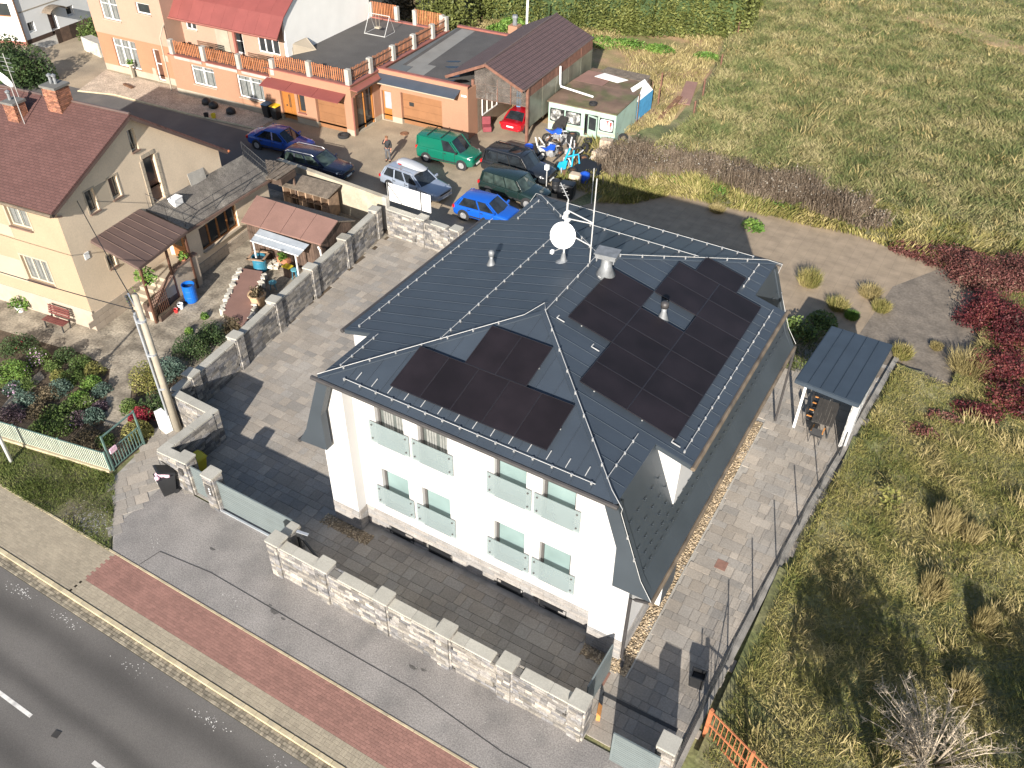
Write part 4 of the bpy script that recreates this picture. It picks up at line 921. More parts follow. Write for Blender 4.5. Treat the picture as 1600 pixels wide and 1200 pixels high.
# ---------------------------------------------------------------- cream house on the left with its annex, shed and yard things
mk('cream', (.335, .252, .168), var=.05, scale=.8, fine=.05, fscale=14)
mk('cream_side_lifted', (.62, .505, .37), var=.07, scale=.8, fine=.06, fscale=14)  # same cream render, extra light put into its colour where the sun grazes
mk('plinth_cream', (.36, .30, .235), var=.1, scale=2, piece=.08)
mk('trim_pale', (.36, .305, .23), var=.05)
mk('sill_brown', (.17, .11, .085), var=.15, rough=.6)
mk('frame_cream', (.42, .38, .31), var=.05, rough=.6)
mk('frame_wood', (.23, .095, .03), var=.2, scale=6, rough=.5)
mk('door_brown', (.09, .04, .025), var=.2, scale=4, rough=.5)
mk('brown_metal', (.105, .07, .06), var=.12, scale=1.5, rough=.55, piece=.06)
mk('brown_felt', (.22, .125, .10), var=.1, scale=1.2, rough=.9, fine=.1, fscale=25, piece=.05)
mk('brick_red', (.30, .13, .075), var=.2, scale=5, piece=.35, two=(.2, .09, .06))
mk('mortar', (.36, .33, .28), var=.15, scale=5)
mk('terrace_tar', (.125, .112, .098), var=.3, scale=1.6, fine=.4, fscale=20, dirt=((.22, .2, .17), 1.1, .5, .66, .7), bump=.4, bscale=20)
mk('plank_dark', (.085, .055, .04), var=.3, scale=3, piece=.45)
mk('plank_weathered', (.30, .2, .13), var=.25, scale=4, piece=.3)
mk('roof_moss', (.15, .12, .09), var=.3, scale=3, fine=.3, fscale=16)
mk('barrel_blue', (.006, .11, .46), var=.08, scale=3, rough=.4); mk('barrel_teal', (.025, .16, .24), var=.1, scale=3, rough=.5)
mk('teal_light', (.10, .30, .36), var=.1, rough=.5)
mk('water_dark', (.02, .022, .025), rough=.15)
mk('terracotta', (.36, .15, .08), var=.15, scale=5); mk('planter_beige', (.50, .34, .2), var=.12, scale=5)
mk('bench_red', (.14, .045, .04), var=.2, scale=5, piece=.25, rough=.5)
mk('limestone', (.5, .47, .4), var=.25, scale=5, piece=.25)
mk('poly_sheet', (.30, .33, .36), var=.15, scale=2, rough=.3)
mk('cream_wall', (.40, .355, .27), var=.12, scale=1.2, fine=.12, fscale=14, dirt=((.28, .24, .18), .8, .5, .7, .7))
mk('red_plastic', (.5, .03, .03), rough=.4); mk('yellow_plastic', (.6, .48, .03), rough=.4)
mk_brick('shingle', (.098, .045, .038), (.12, .057, .049), (.062, .03, .026), .30, .15, .012, axis=(R(-22), 0, R(-7)), bump=.5, var=.08)
LHF = frame(-17.46, 2.92, 7)
LH = thing('cream_house', 'cream rendered gabled house with red brown shingle roof at the left edge', 'house', (-20, 6, 0))
def gable_frame(F, x): return F @ Matrix.Translation((x, 0, 0)) @ Matrix.Rotation(R(90), 4, 'Z')
m = MB(LHF); fo = [(-3.5, -1.88, 2.0, 3.34), (-3.25, -1.95, 4.98, 6.0), (-9.2, -7.6, 2.0, 3.34), (-9.2, -7.6, 4.98, 6.0)]
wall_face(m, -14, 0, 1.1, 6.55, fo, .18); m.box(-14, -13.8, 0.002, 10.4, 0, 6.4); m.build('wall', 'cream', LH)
GF = gable_frame(LHF, 0); go = [(1.70, 2.22, 5.42, 6.5), (3.15, 3.68, 5.45, 6.5), (5.45, 6.2, 4.15, 6.5), (1.75, 2.2, 2.45, 3.15)]
m = MB(GF); wall_face(m, 0, 10.6, .95, 4.95, [go[3], (5.45, 6.2, 4.15, 4.95)], .2)
xs = [0, 1.70, 2.22, 3.15, 3.68, 5.45, 6.2, 10.6]
def gz(s): return 6.45+(8.8-6.45)*s/5.1 if s < 5.1 else 8.8-(8.8-4.95)*(s-5.1)/5.5
wall_face(m, 0, 6.2, 4.95, 6.5, [(a, b, max(c, 4.95), d) for a, b, c, d in go[:3]], .2)
m.poly([(0, 0, 6.5), (3.15, 0, 6.5), (3.15, 0, gz(3.15)), (0.1, 0, gz(.1))]); wall_face(m, 3.15, 6.2, 6.5, 7.05)
m.poly([(3.15, 0, 7.05), (4.98, 0, 7.05), (4.98, 0, gz(4.98)), (3.15, 0, gz(3.15))]); m.poly([(5.42, 0, 7.05), (6.2, 0, 7.05), (6.2, 0, gz(6.2)), (5.42, 0, gz(5.42))]); m.poly([(4.98, 0, 8.1), (5.42, 0, 8.1), (5.42, 0, gz(5.42)), (5.1, 0, 8.8), (4.98, 0, gz(4.98))])
for a in (4.98, 5.42): m.poly([(a, 0, 7.05), (a, 0, 8.1), (a, .2, 8.1), (a, .2, 7.05)])
m.poly([(4.98, 0, 8.1), (5.42, 0, 8.1), (5.42, .2, 8.1), (4.98, .2, 8.1)])
m.poly([(6.2, 0, 4.95), (10.6, 0, 4.95), (6.2, 0, gz(6.2))]); m.build('gable_wall', 'cream_side_lifted', LH)
m = MB(LHF); m.box(-14, .03, -.03, .0, 0, 1.1); m.build('plinth', 'plinth_cream', LH)
P_ = []
for r_ in range(3):
    for k in range(8): P_.append((.0-.015+.25+k*.66-(.33 if r_ % 2 else 0), -.015, .16+r_*.32, .645, .05, .305))
pieces(LH, 'plinth_block', [p for p in P_ if p[0] < 5.4], 'plinth_cream', GF)
MB(GF).box(0.04, 10.6, .012, .2, 0, .94).build('plinth', 'mortar', LH)
for a, b, c, d in fo:
    m = MB(LHF); wd = .1
    m.box(a-wd, a-.003, -.02, .0, c, d+wd); m.box(b+.003, b+wd, -.02, .0, c, d+wd); m.box(a-.003, b+.003, -.02, .0, d+.003, d+wd); m.build('trim', 'trim_pale', LH)
    window(LH, LHF, a, b, c, d, .16, 'frame_cream', 'grey_pane', cols=3 if c < 3 else 2, sill='sill_brown', curtain='curtain', sill_out=.12)
MB(LHF).box(-6.6, -3.62, -.012, 0, 1.75, 3.0).build('render_panel', 'trim_pale', LH); MB(LHF).box(-6.0, -3.37, -.012, 0, 4.3, 4.9).build('render_panel', 'trim_pale', LH)
for i, (a, b, c, d) in enumerate(go[:2]+[go[3], (4.98, 5.42, 7.05, 8.1)]):
    m = MB(GF); m.box(a-.09, a-.003, -.015, 0, c, d+.08); m.box(b+.003, b+.09, -.015, 0, c, d+.08); m.box(a-.003, b+.003, -.015, 0, d+.003, d+.08)
    if i < 3: m.build('trim', 'trim_pale', LH)
    window(LH, GF, a, b, c, d, .18, 'frame_cream', 'dark_pane', cols=1, sill='sill_brown', fw=.05)
MB(GF).box(2.33, 3.04, -.012, 0, 5.4, 6.5).build('render_panel', 'trim_pale', LH)
a, b, c, d = go[2]
dr = MB(GF).box(a+.02, b-.02, .14, .19, c, d).build('door', 'door_brown', LH); MB(GF).box(a+.14, b-.14, .125, .138, c+1.1, d-.12).build('pane', 'dark_pane', dr)
P_ = [(s, -.012, 4.25+k*.34, .2, .04, .32) for s in (a-.12, b+.12) for k in range(7)]+[(a+.05+k*.3, -.012, 6.62, .28, .04, .2) for k in range(3)]
pieces(LH, 'quoin', P_, 'trim_pale', GF)
o = MB(GF).box(.62, .9, -.03, -.003, 3.58, 3.92).build('sign_plate', 'plastic_white', LH)
# roof
fix_normals(MB(LHF).ext([(-14.3, -.5, 6.62), (.36, -.5, 6.62), (.36, 5.1, 8.95), (-14.3, 5.1, 8.95)], (0, .03, -.09)).build('roof', 'shingle', LH))
fix_normals(MB(LHF).ext([(-14.3, 5.1, 8.95), (.36, 5.1, 8.95), (.36, 10.95, 4.78), (-14.3, 10.95, 4.78)], (0, -.03, -.09)).build('roof', 'shingle', LH))
MB(LHF).tube([(-14.3, 5.1, 8.96), (.37, 5.1, 8.96)], .07, 6).build('ridge_cap', 'brown_metal', LH)
m = MB(LHF); m.bar((.33, -.5, 6.47), (.33, 5.1, 8.8), .05, .2); m.build('barge_board', 'brown_metal', LH); MB(LHF).bar((.33, 5.1, 8.8), (.33, 10.95, 4.63), .05, .2).build('barge_board', 'brown_metal', LH)
m = MB(LHF); m.ext([(.05, -.45, 6.4), (.31, -.45, 6.4), (.31, 5.1, 8.72), (.05, 5.1, 8.72)], (0, 0, -.02)); m.build('soffit', 'door_brown', LH)
MB(LHF).tube([(-14.3, -.58, 6.52), (.4, -.58, 6.52)], .075, 8).build('gutter', 'gutter_worn', LH); MB(LHF).tube([(.06, -.5, 6.4), (.1, -.1, 6.2), (.1, .15, 6.1)], .045, 6).build('downpipe', 'sill_brown', LH)
MB(LHF).tube([(-.3, 10.98, 4.7), (.4, 10.98, 4.7)], .07, 8).build('gutter', 'rust_orange', LH)
def chimney(x, y, z0, z1, w, cowl):
    c = MB(LHF).box(x-w/2+.012, x+w/2-.012, y-w/2+.012, y+w/2-.012, z0-.9, z1).build('chimney', 'mortar', LH); P_ = []
    r_ = 0; z = z0-.8
    while z < z1-.05:
        n = 3
        for side in range(4):
            Fs = Matrix.Translation((x, y, 0)) @ Matrix.Rotation(R(90*side), 4, 'Z')
            for k in range(n):
                px_ = -w/2+(k+.5)*w/n; p = Fs @ Vector((px_+(.04 if r_ % 2 else -.04), -w/2, z+.04)); P_.append((*p, w/n-.015, .04, .072, Matrix.Rotation(R(90*side), 4, 'Z')))
        z += .085; r_ += 1
    pieces(c, 'brick', P_, 'brick_red', LHF, maxn=0)
    MB(LHF).box(x-w/2-.08, x+w/2+.08, y-w/2-.08, y+w/2+.08, z1, z1+.1).build('cap', 'stone_core', c)
    for k in range(cowl): MB(LHF).lathe([(.08, 0), (.07, .3), (.12, .34), (.12, .4), (.02, .46)], 8, Matrix.Translation((x-.15+.22*k, y+.05*k, z1+.1))).build('cowl', 'lead', c)
chimney(-5.2, 3.7, 8.3, 9.05, .62, 1); chimney(-3.45, 4.75, 8.8, 9.75, .78, 2)
d = thing('satellite_dish', 'white satellite dish in front of the left brick chimney', 'satellite dish', tuple(LHF @ Vector((-4.55, 3.3, 8.6))))
MB(LHF @ Matrix.Translation((-4.6, 3.25, 10.35)) @ Matrix.Rotation(R(-8), 4, 'Z') @ Matrix.Rotation(R(112), 4, 'X')).lathe([(.001, .12), (.2, .1), (.34, .05), (.43, 0), (.435, -.012), (.3, .05), (.001, .1)][::-1], 24, cap=False).build('reflector', 'dish_white', d, smooth=True)
MB(LHF).tube([(-4.55, 3.4, 8.2), (-4.57, 3.38, 10.45)], .025, 6).build('pole', 'steel', d); MB(LHF).tube([(-4.6, 3.2, 9.95), (-4.6, 2.75, 10.12)], .012, 5).build('feed_arm', 'steel', d)
g = thing('tv_aerial', 'thin rake aerial above the left brick chimney', 'aerial', tuple(LHF @ Vector((-6.0, 4.6, 8.8))))
MB(LHF).tube([(-5.9, 4.6, 8.6), (-5.95, 4.6, 10.9)], .02, 5).build('pole', 'steel', g)
m = MB(LHF)
for z in (10.1, 10.3, 10.5, 10.7): m.tube([(-6.3, 4.6, z), (-5.6, 4.6, z)], .01, 4)
m.build('element', 'steel', g)

# annex with flat terrace, canopy, stairs
AN = thing('annex', 'single storey cream annex with gravelled roof terrace and brown four pane window', 'building', tuple(LHF @ Vector((.8, 9, 0))))
tp = [(.01, 4.8, 4.15), (1.5, 5.62, 2.98), (1.5, 12.6, 2.68), (.0, 12.4, 3.8)]
fix_normals(MB(LHF).ext([(*p[:2], p[2]) for p in tp], (0, 0, -.16)).build('terrace', 'terrace_tar', AN))
AF = gable_frame(LHF, 1.28); m = MB(AF); wall_face(m, 5.6, 12.5, .62, 2.62, [(6.6, 9.62, 1.08, 2.42)], .2); m.build('wall', 'cream_side_lifted', AN)
MB(LHF).poly([(.03, 5.6, 0), (1.28, 5.6, 0), (1.28, 5.6, 2.8), (.03, 5.6, 3.9)]).build('end_wall', 'cream_side_lifted', AN); MB(LHF).poly([(.03, 12.5, 0), (1.28, 12.5, 0), (1.28, 12.5, 2.6), (.03, 12.5, 3.6)]).build('end_wall', 'cream_side_lifted', AN)
window(AN, AF, 6.6, 9.62, 1.08, 2.42, .16, 'frame_wood', 'dark_pane', cols=4, sill='trim_pale', fw=.08, sill_out=.15)
MB(AF).box(5.6, 12.5, .0, .2, 0, .62).build('plinth', 'mortar', AN)
pieces(AN, 'plinth_block', [(5.85+k*.55-(.27 if r_ % 2 else 0), -.012, .15+.3*r_, .535, .05, .285) for r_ in range(2) for k in range(13)], 'plinth_cream', AF)
MB(LHF).bar((1.56, 5.55, 2.86), (1.56, 12.65, 2.56), .06, .14).build('fascia', 'sill_brown', AN)
r = MB(LHF)
rp = [(1.4, 5.7, 2.98), (1.4, 8.0, 2.9), (1.4, 10.3, 2.8), (1.4, 12.5, 2.7), (.1, 12.35, 3.75)]
for h_ in (.45, .85): r.tube([(p[0], p[1], p[2]+h_) for p in rp], .015, 5)
for p in rp: r.tube([p, (p[0], p[1], p[2]+.88)], .018, 5)
for k in range(14):
    t_ = k/14; r.tube([(1.4-1.3*t_, 12.5-.15*t_, 2.7+1.05*t_), (1.4-1.3*t_, 12.5-.15*t_, 3.55+1.05*t_)], .01, 4)
r.tube([(.1, 4.95, 4.1), (.1, 4.95, 4.95), (1.35, 5.65, 3.85)], .015, 5); r.tube([(.75, 5.3, 3.55), (.75, 5.3, 4.4)], .012, 4)
r.build('railing', 'fence_dark', AN)
o = thing('crate', 'white box with a pot plant on the annex terrace below the brown door', 'box', tuple(LHF @ Vector((.35, 6.4, 3.75)))); F = LHF @ Matrix.Translation((.4, 6.45, 3.72))
MB(F).box(-.2, .2, -.28, .28, 0, .35).build('box', 'plastic_white', o); MB(F).box(-.22, .22, -.3, .3, .35, .4).build('lid', 'dish_white', o)
o = MB(GF).ext([(8.0, -.12, 3.95), (9.2, -.12, 3.8), (9.2, -.02, 4.45), (8.0, -.02, 4.6)], (0, .02, 0)).build('board', 'concrete', None); tag(o, 'grey board leaning on the gable wall above the annex terrace', 'board')
cn = thing('entrance_canopy', 'brown seamed metal canopy on posts over the entrance stairs', 'canopy', tuple(LHF @ Vector((1.2, 3, 0))))
ca = [(.02, 1.22, 4.34), (.02, 4.45, 4.36), (2.05, 5.1, 3.32), (2.22, 1.5, 3.28)]
for k in range(7):
    t0, t1 = k/7, (k+1)/7; P4 = [mix(ca[0], ca[1], t0+.003), mix(ca[0], ca[1], t1-.003), mix(ca[3], ca[2], t1-.003), mix(ca[3], ca[2], t0+.003)]
    q = MB(LHF); q.ext(P4, (0, 0, -.03)); 
    if k < 6: q.bar(lift(P4[1], .015), lift(P4[2], .015), .02, .035)
    fix_normals(q.build('roof_sheet', 'brown_metal', cn))
q = MB(LHF); q.bar(lift(ca[3], -.08), lift(ca[2], -.08), .06, .14); q.bar(lift(ca[0], -.08), lift(ca[3], -.08), .05, .14); q.build('roof_edge', 'brown_metal', cn)
for x, y, z in ((2.15, 1.62, 3.2), (1.95, 4.95, 3.25), (1.9, 3.6, 3.25)): MB(LHF).box(x-.05, x+.05, y-.05, y+.05, 0, z).build('post', 'door_brown', cn)
st = thing('entrance_stairs', 'concrete entrance stairs with a sloping block parapet under the brown canopy', 'stairs', tuple(LHF @ Vector((1, 3, 0))))
for k in range(6): MB(LHF).box(.15, 1.7, 2.05+k*.3, 2.35+k*.3+.003, 0, .2*(k+1)).build('step', 'trim_pale', st)
MB(LHF).box(.15, 1.7, 3.86, 5.58, 0, 1.2).build('landing', 'trim_pale', st)
MB(LHF).ext([(1.72, 1.7, 0), (1.72, 5.4, 0), (1.72, 5.4, 1.75), (1.72, 3.9, 1.7), (1.72, 1.7, .55)], (.22, 0, 0)).build('parapet', 'plinth_cream', st)
MB(LHF).bar((1.83, 1.66, .58), (1.83, 3.9, 1.74), .3, .06).build('parapet_cap', 'sill_brown', st); MB(LHF).bar((1.83, 3.9, 1.76), (1.83, 5.45, 1.80), .3, .06).build('parapet_cap', 'sill_brown', st)
EF = LHF @ Matrix.Translation((0, 5.56, 0)); dr = MB(EF).box(.35, 1.15, .0, .03, 1.2, 3.0).build('door', 'frame_wood', st); MB(EF).box(.5, 1.0, -.012, -.003, 1.9, 2.8).build('pane', 'dark_pane', dr)
q = MB(LHF)
for k in range(9): q.box(2.12, 2.14, 1.7+k*.12, 1.72+k*.12, 0, 1.5)
for k in range(9): q.box(2.10, 2.12, 1.65, 2.75, .1+k*.16, .12+k*.16)
tr = q.build('trellis', 'door_brown', None); tag(tr, 'brown square trellis beside the canopy post at the foot of the stairs', 'trellis')
def pot(x, y, r, h, mat, label, plant=None, z=0, pr=.35, name='flower_pot', F=LHF, group=None):
    p = F @ Vector((x, y, z)); t = thing(name, label, 'pot', tuple(p), group=group); M_ = Matrix.Translation(p)
    MB(M_).lathe([(r*.7, 0), (r, h*.9), (r*1.1, h*.9), (r*1.1, h), (r*.9, h), (r*.85, h*.85), (.001, h*.85)], 14).build('pot', mat, t, smooth=False)
    if plant: POTS.append((t, p.x, p.y, p.z+h, pr, plant))
    return t
POTS = []
def barrel(x, y, r, h, mat, lab, fill='water_dark', F=None):
    t = thing('barrel', lab, 'barrel', (x, y, 0)); M_ = Matrix.Translation((x, y, 0))
    MB(M_).lathe([(r*.9, 0), (r, .06), (r, h*.3), (r*1.03, h*.33), (r, h*.36), (r, h*.66), (r*1.03, h*.69), (r, h*.72), (r, h*.96), (r*1.03, h), (r*.93, h), (r*.93, h*.82), (.001, h*.82)], 20).build('body', mat, t, smooth=False)
    MB(M_).lathe([(.001, h*.83), (r*.92, h*.83)], 20, cap=False).build('water', fill, t); return t
barrel(*(-15.51, 7.06), .32, 1.0, 'barrel_blue', 'bright blue water barrel standing by the downpipe of the annex')
t = barrel(*(-14.56, 11.05), .36, .85, 'barrel_teal', 'teal tub with a wooden frame on its rim beside the shed canopy')
p = (-14.56, 11.05); m = MB(frame(p[0], p[1], 20)); 
for k in range(4): m.box(-.48, .48, -.48, -.36, .86, .9, Matrix.Rotation(R(90*k), 4, 'Z'))
m.build('rim_board', 'plank_weathered', t)
# planters along the stair parapet, buckets
pl_ = thing('planter_shelf', 'stepped dark planter shelf with flower boxes between stairs and blue barrel', 'planter', (*(-15.85, 6.19), 0)); F = ab_frame((-15.38, 4.87), (-15.73, 6.93))[0]
for k in range(3): MB(F).box(.1, 2.2, -.05+k*.32, .22+k*.32, 0, .25+.3*k).build('box', 'plank_dark', pl_); MB(F).box(.14, 2.16, -.02+k*.32, .19+k*.32, .25+.3*k, .3+.3*k).build('soil', 'garden_soil', pl_)
def bucket(u, lab, mat, r=.15, h=.28):
    t = thing('bucket', lab, 'bucket', (*u, 0)); MB(Matrix.Translation((*u, 0))).lathe([(r*.8, 0), (r, h), (r*.9, h), (r*.75, .05), (.001, .05)], 14).build('body', mat, t)
    MB(Matrix.Translation((*u, 0))).tube([(-r, 0, h), (-r*.7, 0, h+r*.7), (0, 0, h+r), (r*.7, 0, h+r*.7), (r, 0, h)], .008, 4).build('handle', 'steel', t)
bucket((-15.46, 6.30), 'white bucket on the patio below the blue barrel', 'plastic_white'); bucket((-15.40, 5.94), 'small red bucket beside the white bucket', 'red_plastic', .11, .2)
# bench
bt = thing('bench', 'red brown slatted garden bench against the cream house front', 'bench', (*(-19.24, 2.07), 0), 7); F = wm(bt)
pieces(bt, 'seat_slat', [(0, -.2+k*.11, .44, 1.35, .095, .03) for k in range(4)], 'bench_red', F)
pieces(bt, 'back_slat', [(0, .27+k*.03, .58+k*.12, 1.35, .025, .1) for k in range(4)], 'bench_red', F)
for sx in (-.55, .55):
    q = MB(F); q.bar((sx, -.22, 0), (sx, -.2, .42), .05, .05); q.bar((sx, .2, 0), (sx, .4, 1.0), .05, .05); q.bar((sx, -.22, .41), (sx, .25, .41), .05, .04); q.build('leg', 'fence_dark', bt)
pot(-4.6, -.35, .2, .3, 'plastic_white', 'white pot with a leafy yellow green plant left of the bench', 'green', pr=.45)
# raised bed with a brown sheet between white stones
rb = thing('raised_bed', 'raised bed covered with a red brown sheet and edged with pale stones', 'raised bed', (-13.5, 8.7, 0))
q4 = [(-11.10, 6.37), (-13.04, 6.81), (-15.11, 10.28), (-13.98, 10.61)]
MB().ext([(*q4[0], 0), (*q4[1], 0), (*q4[2], 0), (*q4[3], 0)], (0, 0, .33)).build('bed', 'garden_soil', rb); MB().ext([(*p, .335) for p in q4], (0, 0, .02)).build('sheet', 'brown_felt', rb)
P_ = []
for a, b in ((q4[1], q4[2]), (q4[0], q4[3])):
    n = 13
    for k in range(n):
        x = a[0]+(b[0]-a[0])*(k+.5)/n+random.uniform(-.05, .05); y = a[1]+(b[1]-a[1])*(k+.5)/n
        P_.append((x+(-.12 if a is q4[1] else .12), y, .2, random.uniform(.2, .34), random.uniform(.16, .3), random.uniform(.3, .5), Matrix.Rotation(random.random()*3, 4, 'Z')))
pieces(rb, 'stone', P_, 'limestone')
pot(0, 0, .42, .75, 'planter_beige', 'large pale tapered planter against the stone side wall', 'dry', F=Matrix.Translation((*(-12.31, 8.50), 0)), pr=.4)
pot(0, 0, .22, .34, 'terracotta', 'terracotta pot at the foot of the stairs below the hanging plants', 'green', F=Matrix.Translation((*(-18.08, 5.48), 0)), pr=.6)
pot(1.85, 4.6, .14, .22, 'terracotta', 'terracotta pot on the stair parapet nearest the orange door', 'green', z=1.83, pr=.25)
pot(2.0, 1.9, .2, .25, 'bin_black', 'dark hanging basket on the canopy post above the parapet', 'green', z=2.1, pr=.5, name='hanging_basket')
def stool(u, lab, r=.2, h=.45):
    t = thing('stool', lab, 'stool', (*u, 0)); M_ = Matrix.Translation((*u, 0)); MB(M_).lathe([(r, h-.05), (r, h), (.001, h+.01)], 16).build('seat', 'teal_light', t)
    for k in range(3): MB(M_).tube([(r*.6*math.cos(k*2.1), r*.6*math.sin(k*2.1), h-.05), (r*.9*math.cos(k*2.1), r*.9*math.sin(k*2.1), 0)], .02, 5).build('leg', 'barrel_teal', t)
stool((-12.72, 10.02), 'round teal stool in the shade by the stone side wall'); stool((-12.42, 11.34), 'round teal stool beside the yellow tray against the stone wall', .18, .6)
t = thing('tray_stand', 'small brown stand with a yellow tray near the stone side wall', 'stand', (*(-12.87, 11.35), 0)); M_ = Matrix.Translation((*(-12.87, 11.35), 0))
MB(M_).box(-.2, .2, -.15, .15, 0, .6).build('body', 'plank_dark', t); MB(M_).box(-.24, .24, -.18, .18, .6, .66).build('tray', 'yellow_plastic', t)
t = thing('planter_box', 'terracotta coloured planter box with a green plant in front of the shed', 'planter', (*(-13.73, 12.01), 0)); M_ = Matrix.Translation((*(-13.73, 12.01), 0))
MB(M_).box(-.35, .35, -.18, .18, .25, .55).build('box', 'terracotta', t); MB(M_).box(-.3, .3, -.14, .14, .0, .25).build('foot', 'plank_dark', t); POTS.append((t, *(-13.73, 12.01), .55, .35, 'green'))
o = thing('stone_pile', 'pale heap of flat stones between the teal tub and planter box', 'stones', (*(-14.25, 11.54), 0))
pieces(o, 'stone', [((-14.25, 11.54)[0]+random.uniform(-.35, .35), (-14.25, 11.54)[1]+random.uniform(-.3, .3), .08+random.random()*.2, .3, .22, .12, Matrix.Rotation(random.random()*3, 4, 'Z')) for k in range(12)], 'limestone')

# brown shed
sh = thing('garden_shed', 'wooden plank shed with a brown felt pent roof beside the stone wall', 'shed', (-14, 12.5, 0))
fA, fB_, bA, bB = (-16.19, 11.76), (-11.06, 12.15), (-16.87, 13.79), (-11.32, 13.92)
for k in range(4):
    t0, t1 = k/4+.002, (k+1)/4-.002; P4 = [mix((*fA, 2.1), (*fB_, 2.1), t0), mix((*fA, 2.1), (*fB_, 2.1), t1), mix((*bA, 2.55), (*bB, 2.55), t1), mix((*bA, 2.55), (*bB, 2.55), t0)]
    fix_normals(MB().ext(P4, (0, 0, -.06)).build('roof_sheet', 'brown_felt', sh))
bC, bD = (bA[0]-.1, bA[1]+1.1), (bB[0]-.05, bB[1]+1.4)
fix_normals(MB().ext([(*bA, 2.52), (*bB, 2.52), (*bD, 1.9), (*bC, 1.9)], (0, 0, -.06)).build('rear_roof', 'roof_moss', sh))
def plank_wall(parent, a, b, h0, h1, mat='plank_dark', w=.16):
    F, L = ab_frame(a, b); n = max(1, int(L/w)); pieces(parent, 'plank', [(L*(k+.5)/n, .0, (h0+(h1-h0)*(k+.5)/n)/2, L/n-.015, .03, h0+(h1-h0)*(k+.5)/n) for k in range(n)], mat, F)
    MB(F).poly([(0, .02, 0), (L, .02, 0), (L, .02, h1), (0, .02, h0)]).build('lining', 'black_well', parent)
i_ = .18
plank_wall(sh, (fA[0]+i_, fA[1]+i_), (fB_[0]-i_, fB_[1]+i_), 2.0, 2.0); plank_wall(sh, (fB_[0]-i_, fB_[1]+i_), (bB[0]-i_, bB[1]), 2.0, 2.42); plank_wall(sh, (bB[0]-i_, bB[1]), (bD[0]-i_, bD[1]-i_), 2.42, 1.8)
MB().tube([(fB_[0]-.1, fB_[1]-.12, 2.0), (fB_[0]+.05, fB_[1]-.15, 1.85), (fB_[0]+.05, fB_[1]-.1, .1)], .045, 6).build('downpipe', 'plastic_white', sh)
lc = thing('lean_to', 'small lean-to canopy of grey corrugated plastic in front of the shed', 'canopy', (-13.3, 11.3, 0))
c4 = [(*(-14.84, 10.96), 1.75), (*(-11.71, 11.11), 1.75), (*(-11.71, 11.99), 1.98), (*(-14.98, 11.88), 1.98)]
for k in range(2):
    t0, t1 = k/2+.004, (k+1)/2-.004; fix_normals(MB().ext([mix(c4[0], c4[3], t0), mix(c4[1], c4[2], t0), mix(c4[1], c4[2], t1), mix(c4[0], c4[3], t1)], (0, 0, -.02)).build('sheet', 'poly_sheet', lc))
q = MB(); q.bar(mix(c4[0], c4[3], .5), mix(c4[1], c4[2], .5), .04, .06); q.bar(c4[0], c4[1], .04, .05); q.build('batten', 'plastic_white', lc)
for p in (mix(c4[0], c4[1], .06), mix(c4[0], c4[1], .94)): MB().box(p[0]-.03, p[0]+.03, p[1]-.03, p[1]+.03, 0, p[2]-.03).build('post', 'plastic_white', lc)
# cream garden wall and hutch behind
cw = thing('garden_wall', 'cream plastered wall between the cream house yard and the parked cars', 'wall', (-15.5, 18.4, 0))
F, L = ab_frame((-19.8, 18.55), (-11.35, 18.05)); m = MB(F); m.box(0, L-.3, 0, .22, 0, 1.95); m.build('wall', 'cream_wall', cw); MB(F).box(L-.295, L, -.03, .25, 0, 2.02).build('pier', 'concrete', cw); MB(F).box(-.05, L-.3, -.04, .26, 1.953, 2.0).build('coping', 'cream_wall', cw)
hu = thing('hutch', 'weathered wooden hutch with open compartments in front of the cream wall', 'hutch', (-16.4, 17.2, 0)); F, L = ab_frame((-17.82, 16.69), (-14.59, 16.86))
fix_normals(MB(F).ext([(-.15, -.15, 1.7), (L+.1, -.15, 1.7), (L+.1, 1.15, 1.95), (-.15, 1.15, 1.95)], (0, 0, -.05)).build('roof', 'roof_moss', hu))
m = MB(F); m.box(0, L, 0.02, .95, .3, .36); m.box(0, L, .02, .95, 1.0, 1.05); m.box(0, L, .9, .95, .36, 1.6)
for k in range(7): m.box(L*k/6-.03, L*k/6+.03, 0, .9, .36, 1.6)
m.build('carcass', 'plank_weathered', hu)
for k in range(4): MB(F).box(L*(k % 2)-.05+(.1 if k % 2 == 0 else -.1), L*(k % 2)+.05+(.1 if k % 2 == 0 else -.1), .05+.7*(k//2), .15+.7*(k//2), 0, .3).build('leg', 'plank_weathered', hu)
for k in (0, 2, 5): MB(F).box(L*k/6+.05, L*(k+1)/6-.05, -.012, .008, .42, .98).build('door', 'plank_weathered', hu)
pile = thing('board_pile', 'pile of grey corrugated boards lying on the far end of the annex', 'boards', tuple(LHF @ Vector((.8, 13.2, 2.6))))
pieces(pile, 'board', [(.1+.24*k, 13.2+.05*(k % 3), 2.75+.02*(k % 2), .21, 2.0, .04, Matrix.Rotation(R(random.uniform(-6, 6)), 4, 'Z')) for k in range(9)], 'roof_moss', LHF)
MB(LHF).box(-.1, 2.2, 12.6, 14.0, 2.3, 2.68).build('base', 'plank_dark', pile)
for x in (0, 2.05): MB(LHF).box(x, x+.1, 13.8, 13.9, 0, 2.3).build('post', 'plank_dark', pile)
wp = thing('hoarding', 'large white panel on posts standing behind the far stone wall', 'panel', (-10, 18.4, 0)); F, L = ab_frame((-11.48, 18.38), (-8.55, 18.38))
MB(F).box(0, L, -.02, .02, 1.72, 2.8).build('sheet', 'plastic_white', wp)
for k in (.02, .78): MB(F).box(L*k, L*k+.05, -.075, -.022, 0, 2.9).build('post', 'fence_dark', wp)
MB(F).bar((.1, -.05, 2.75), (1.0, -.05, 1.75), .03, .03).build('brace', 'fence_dark', wp)

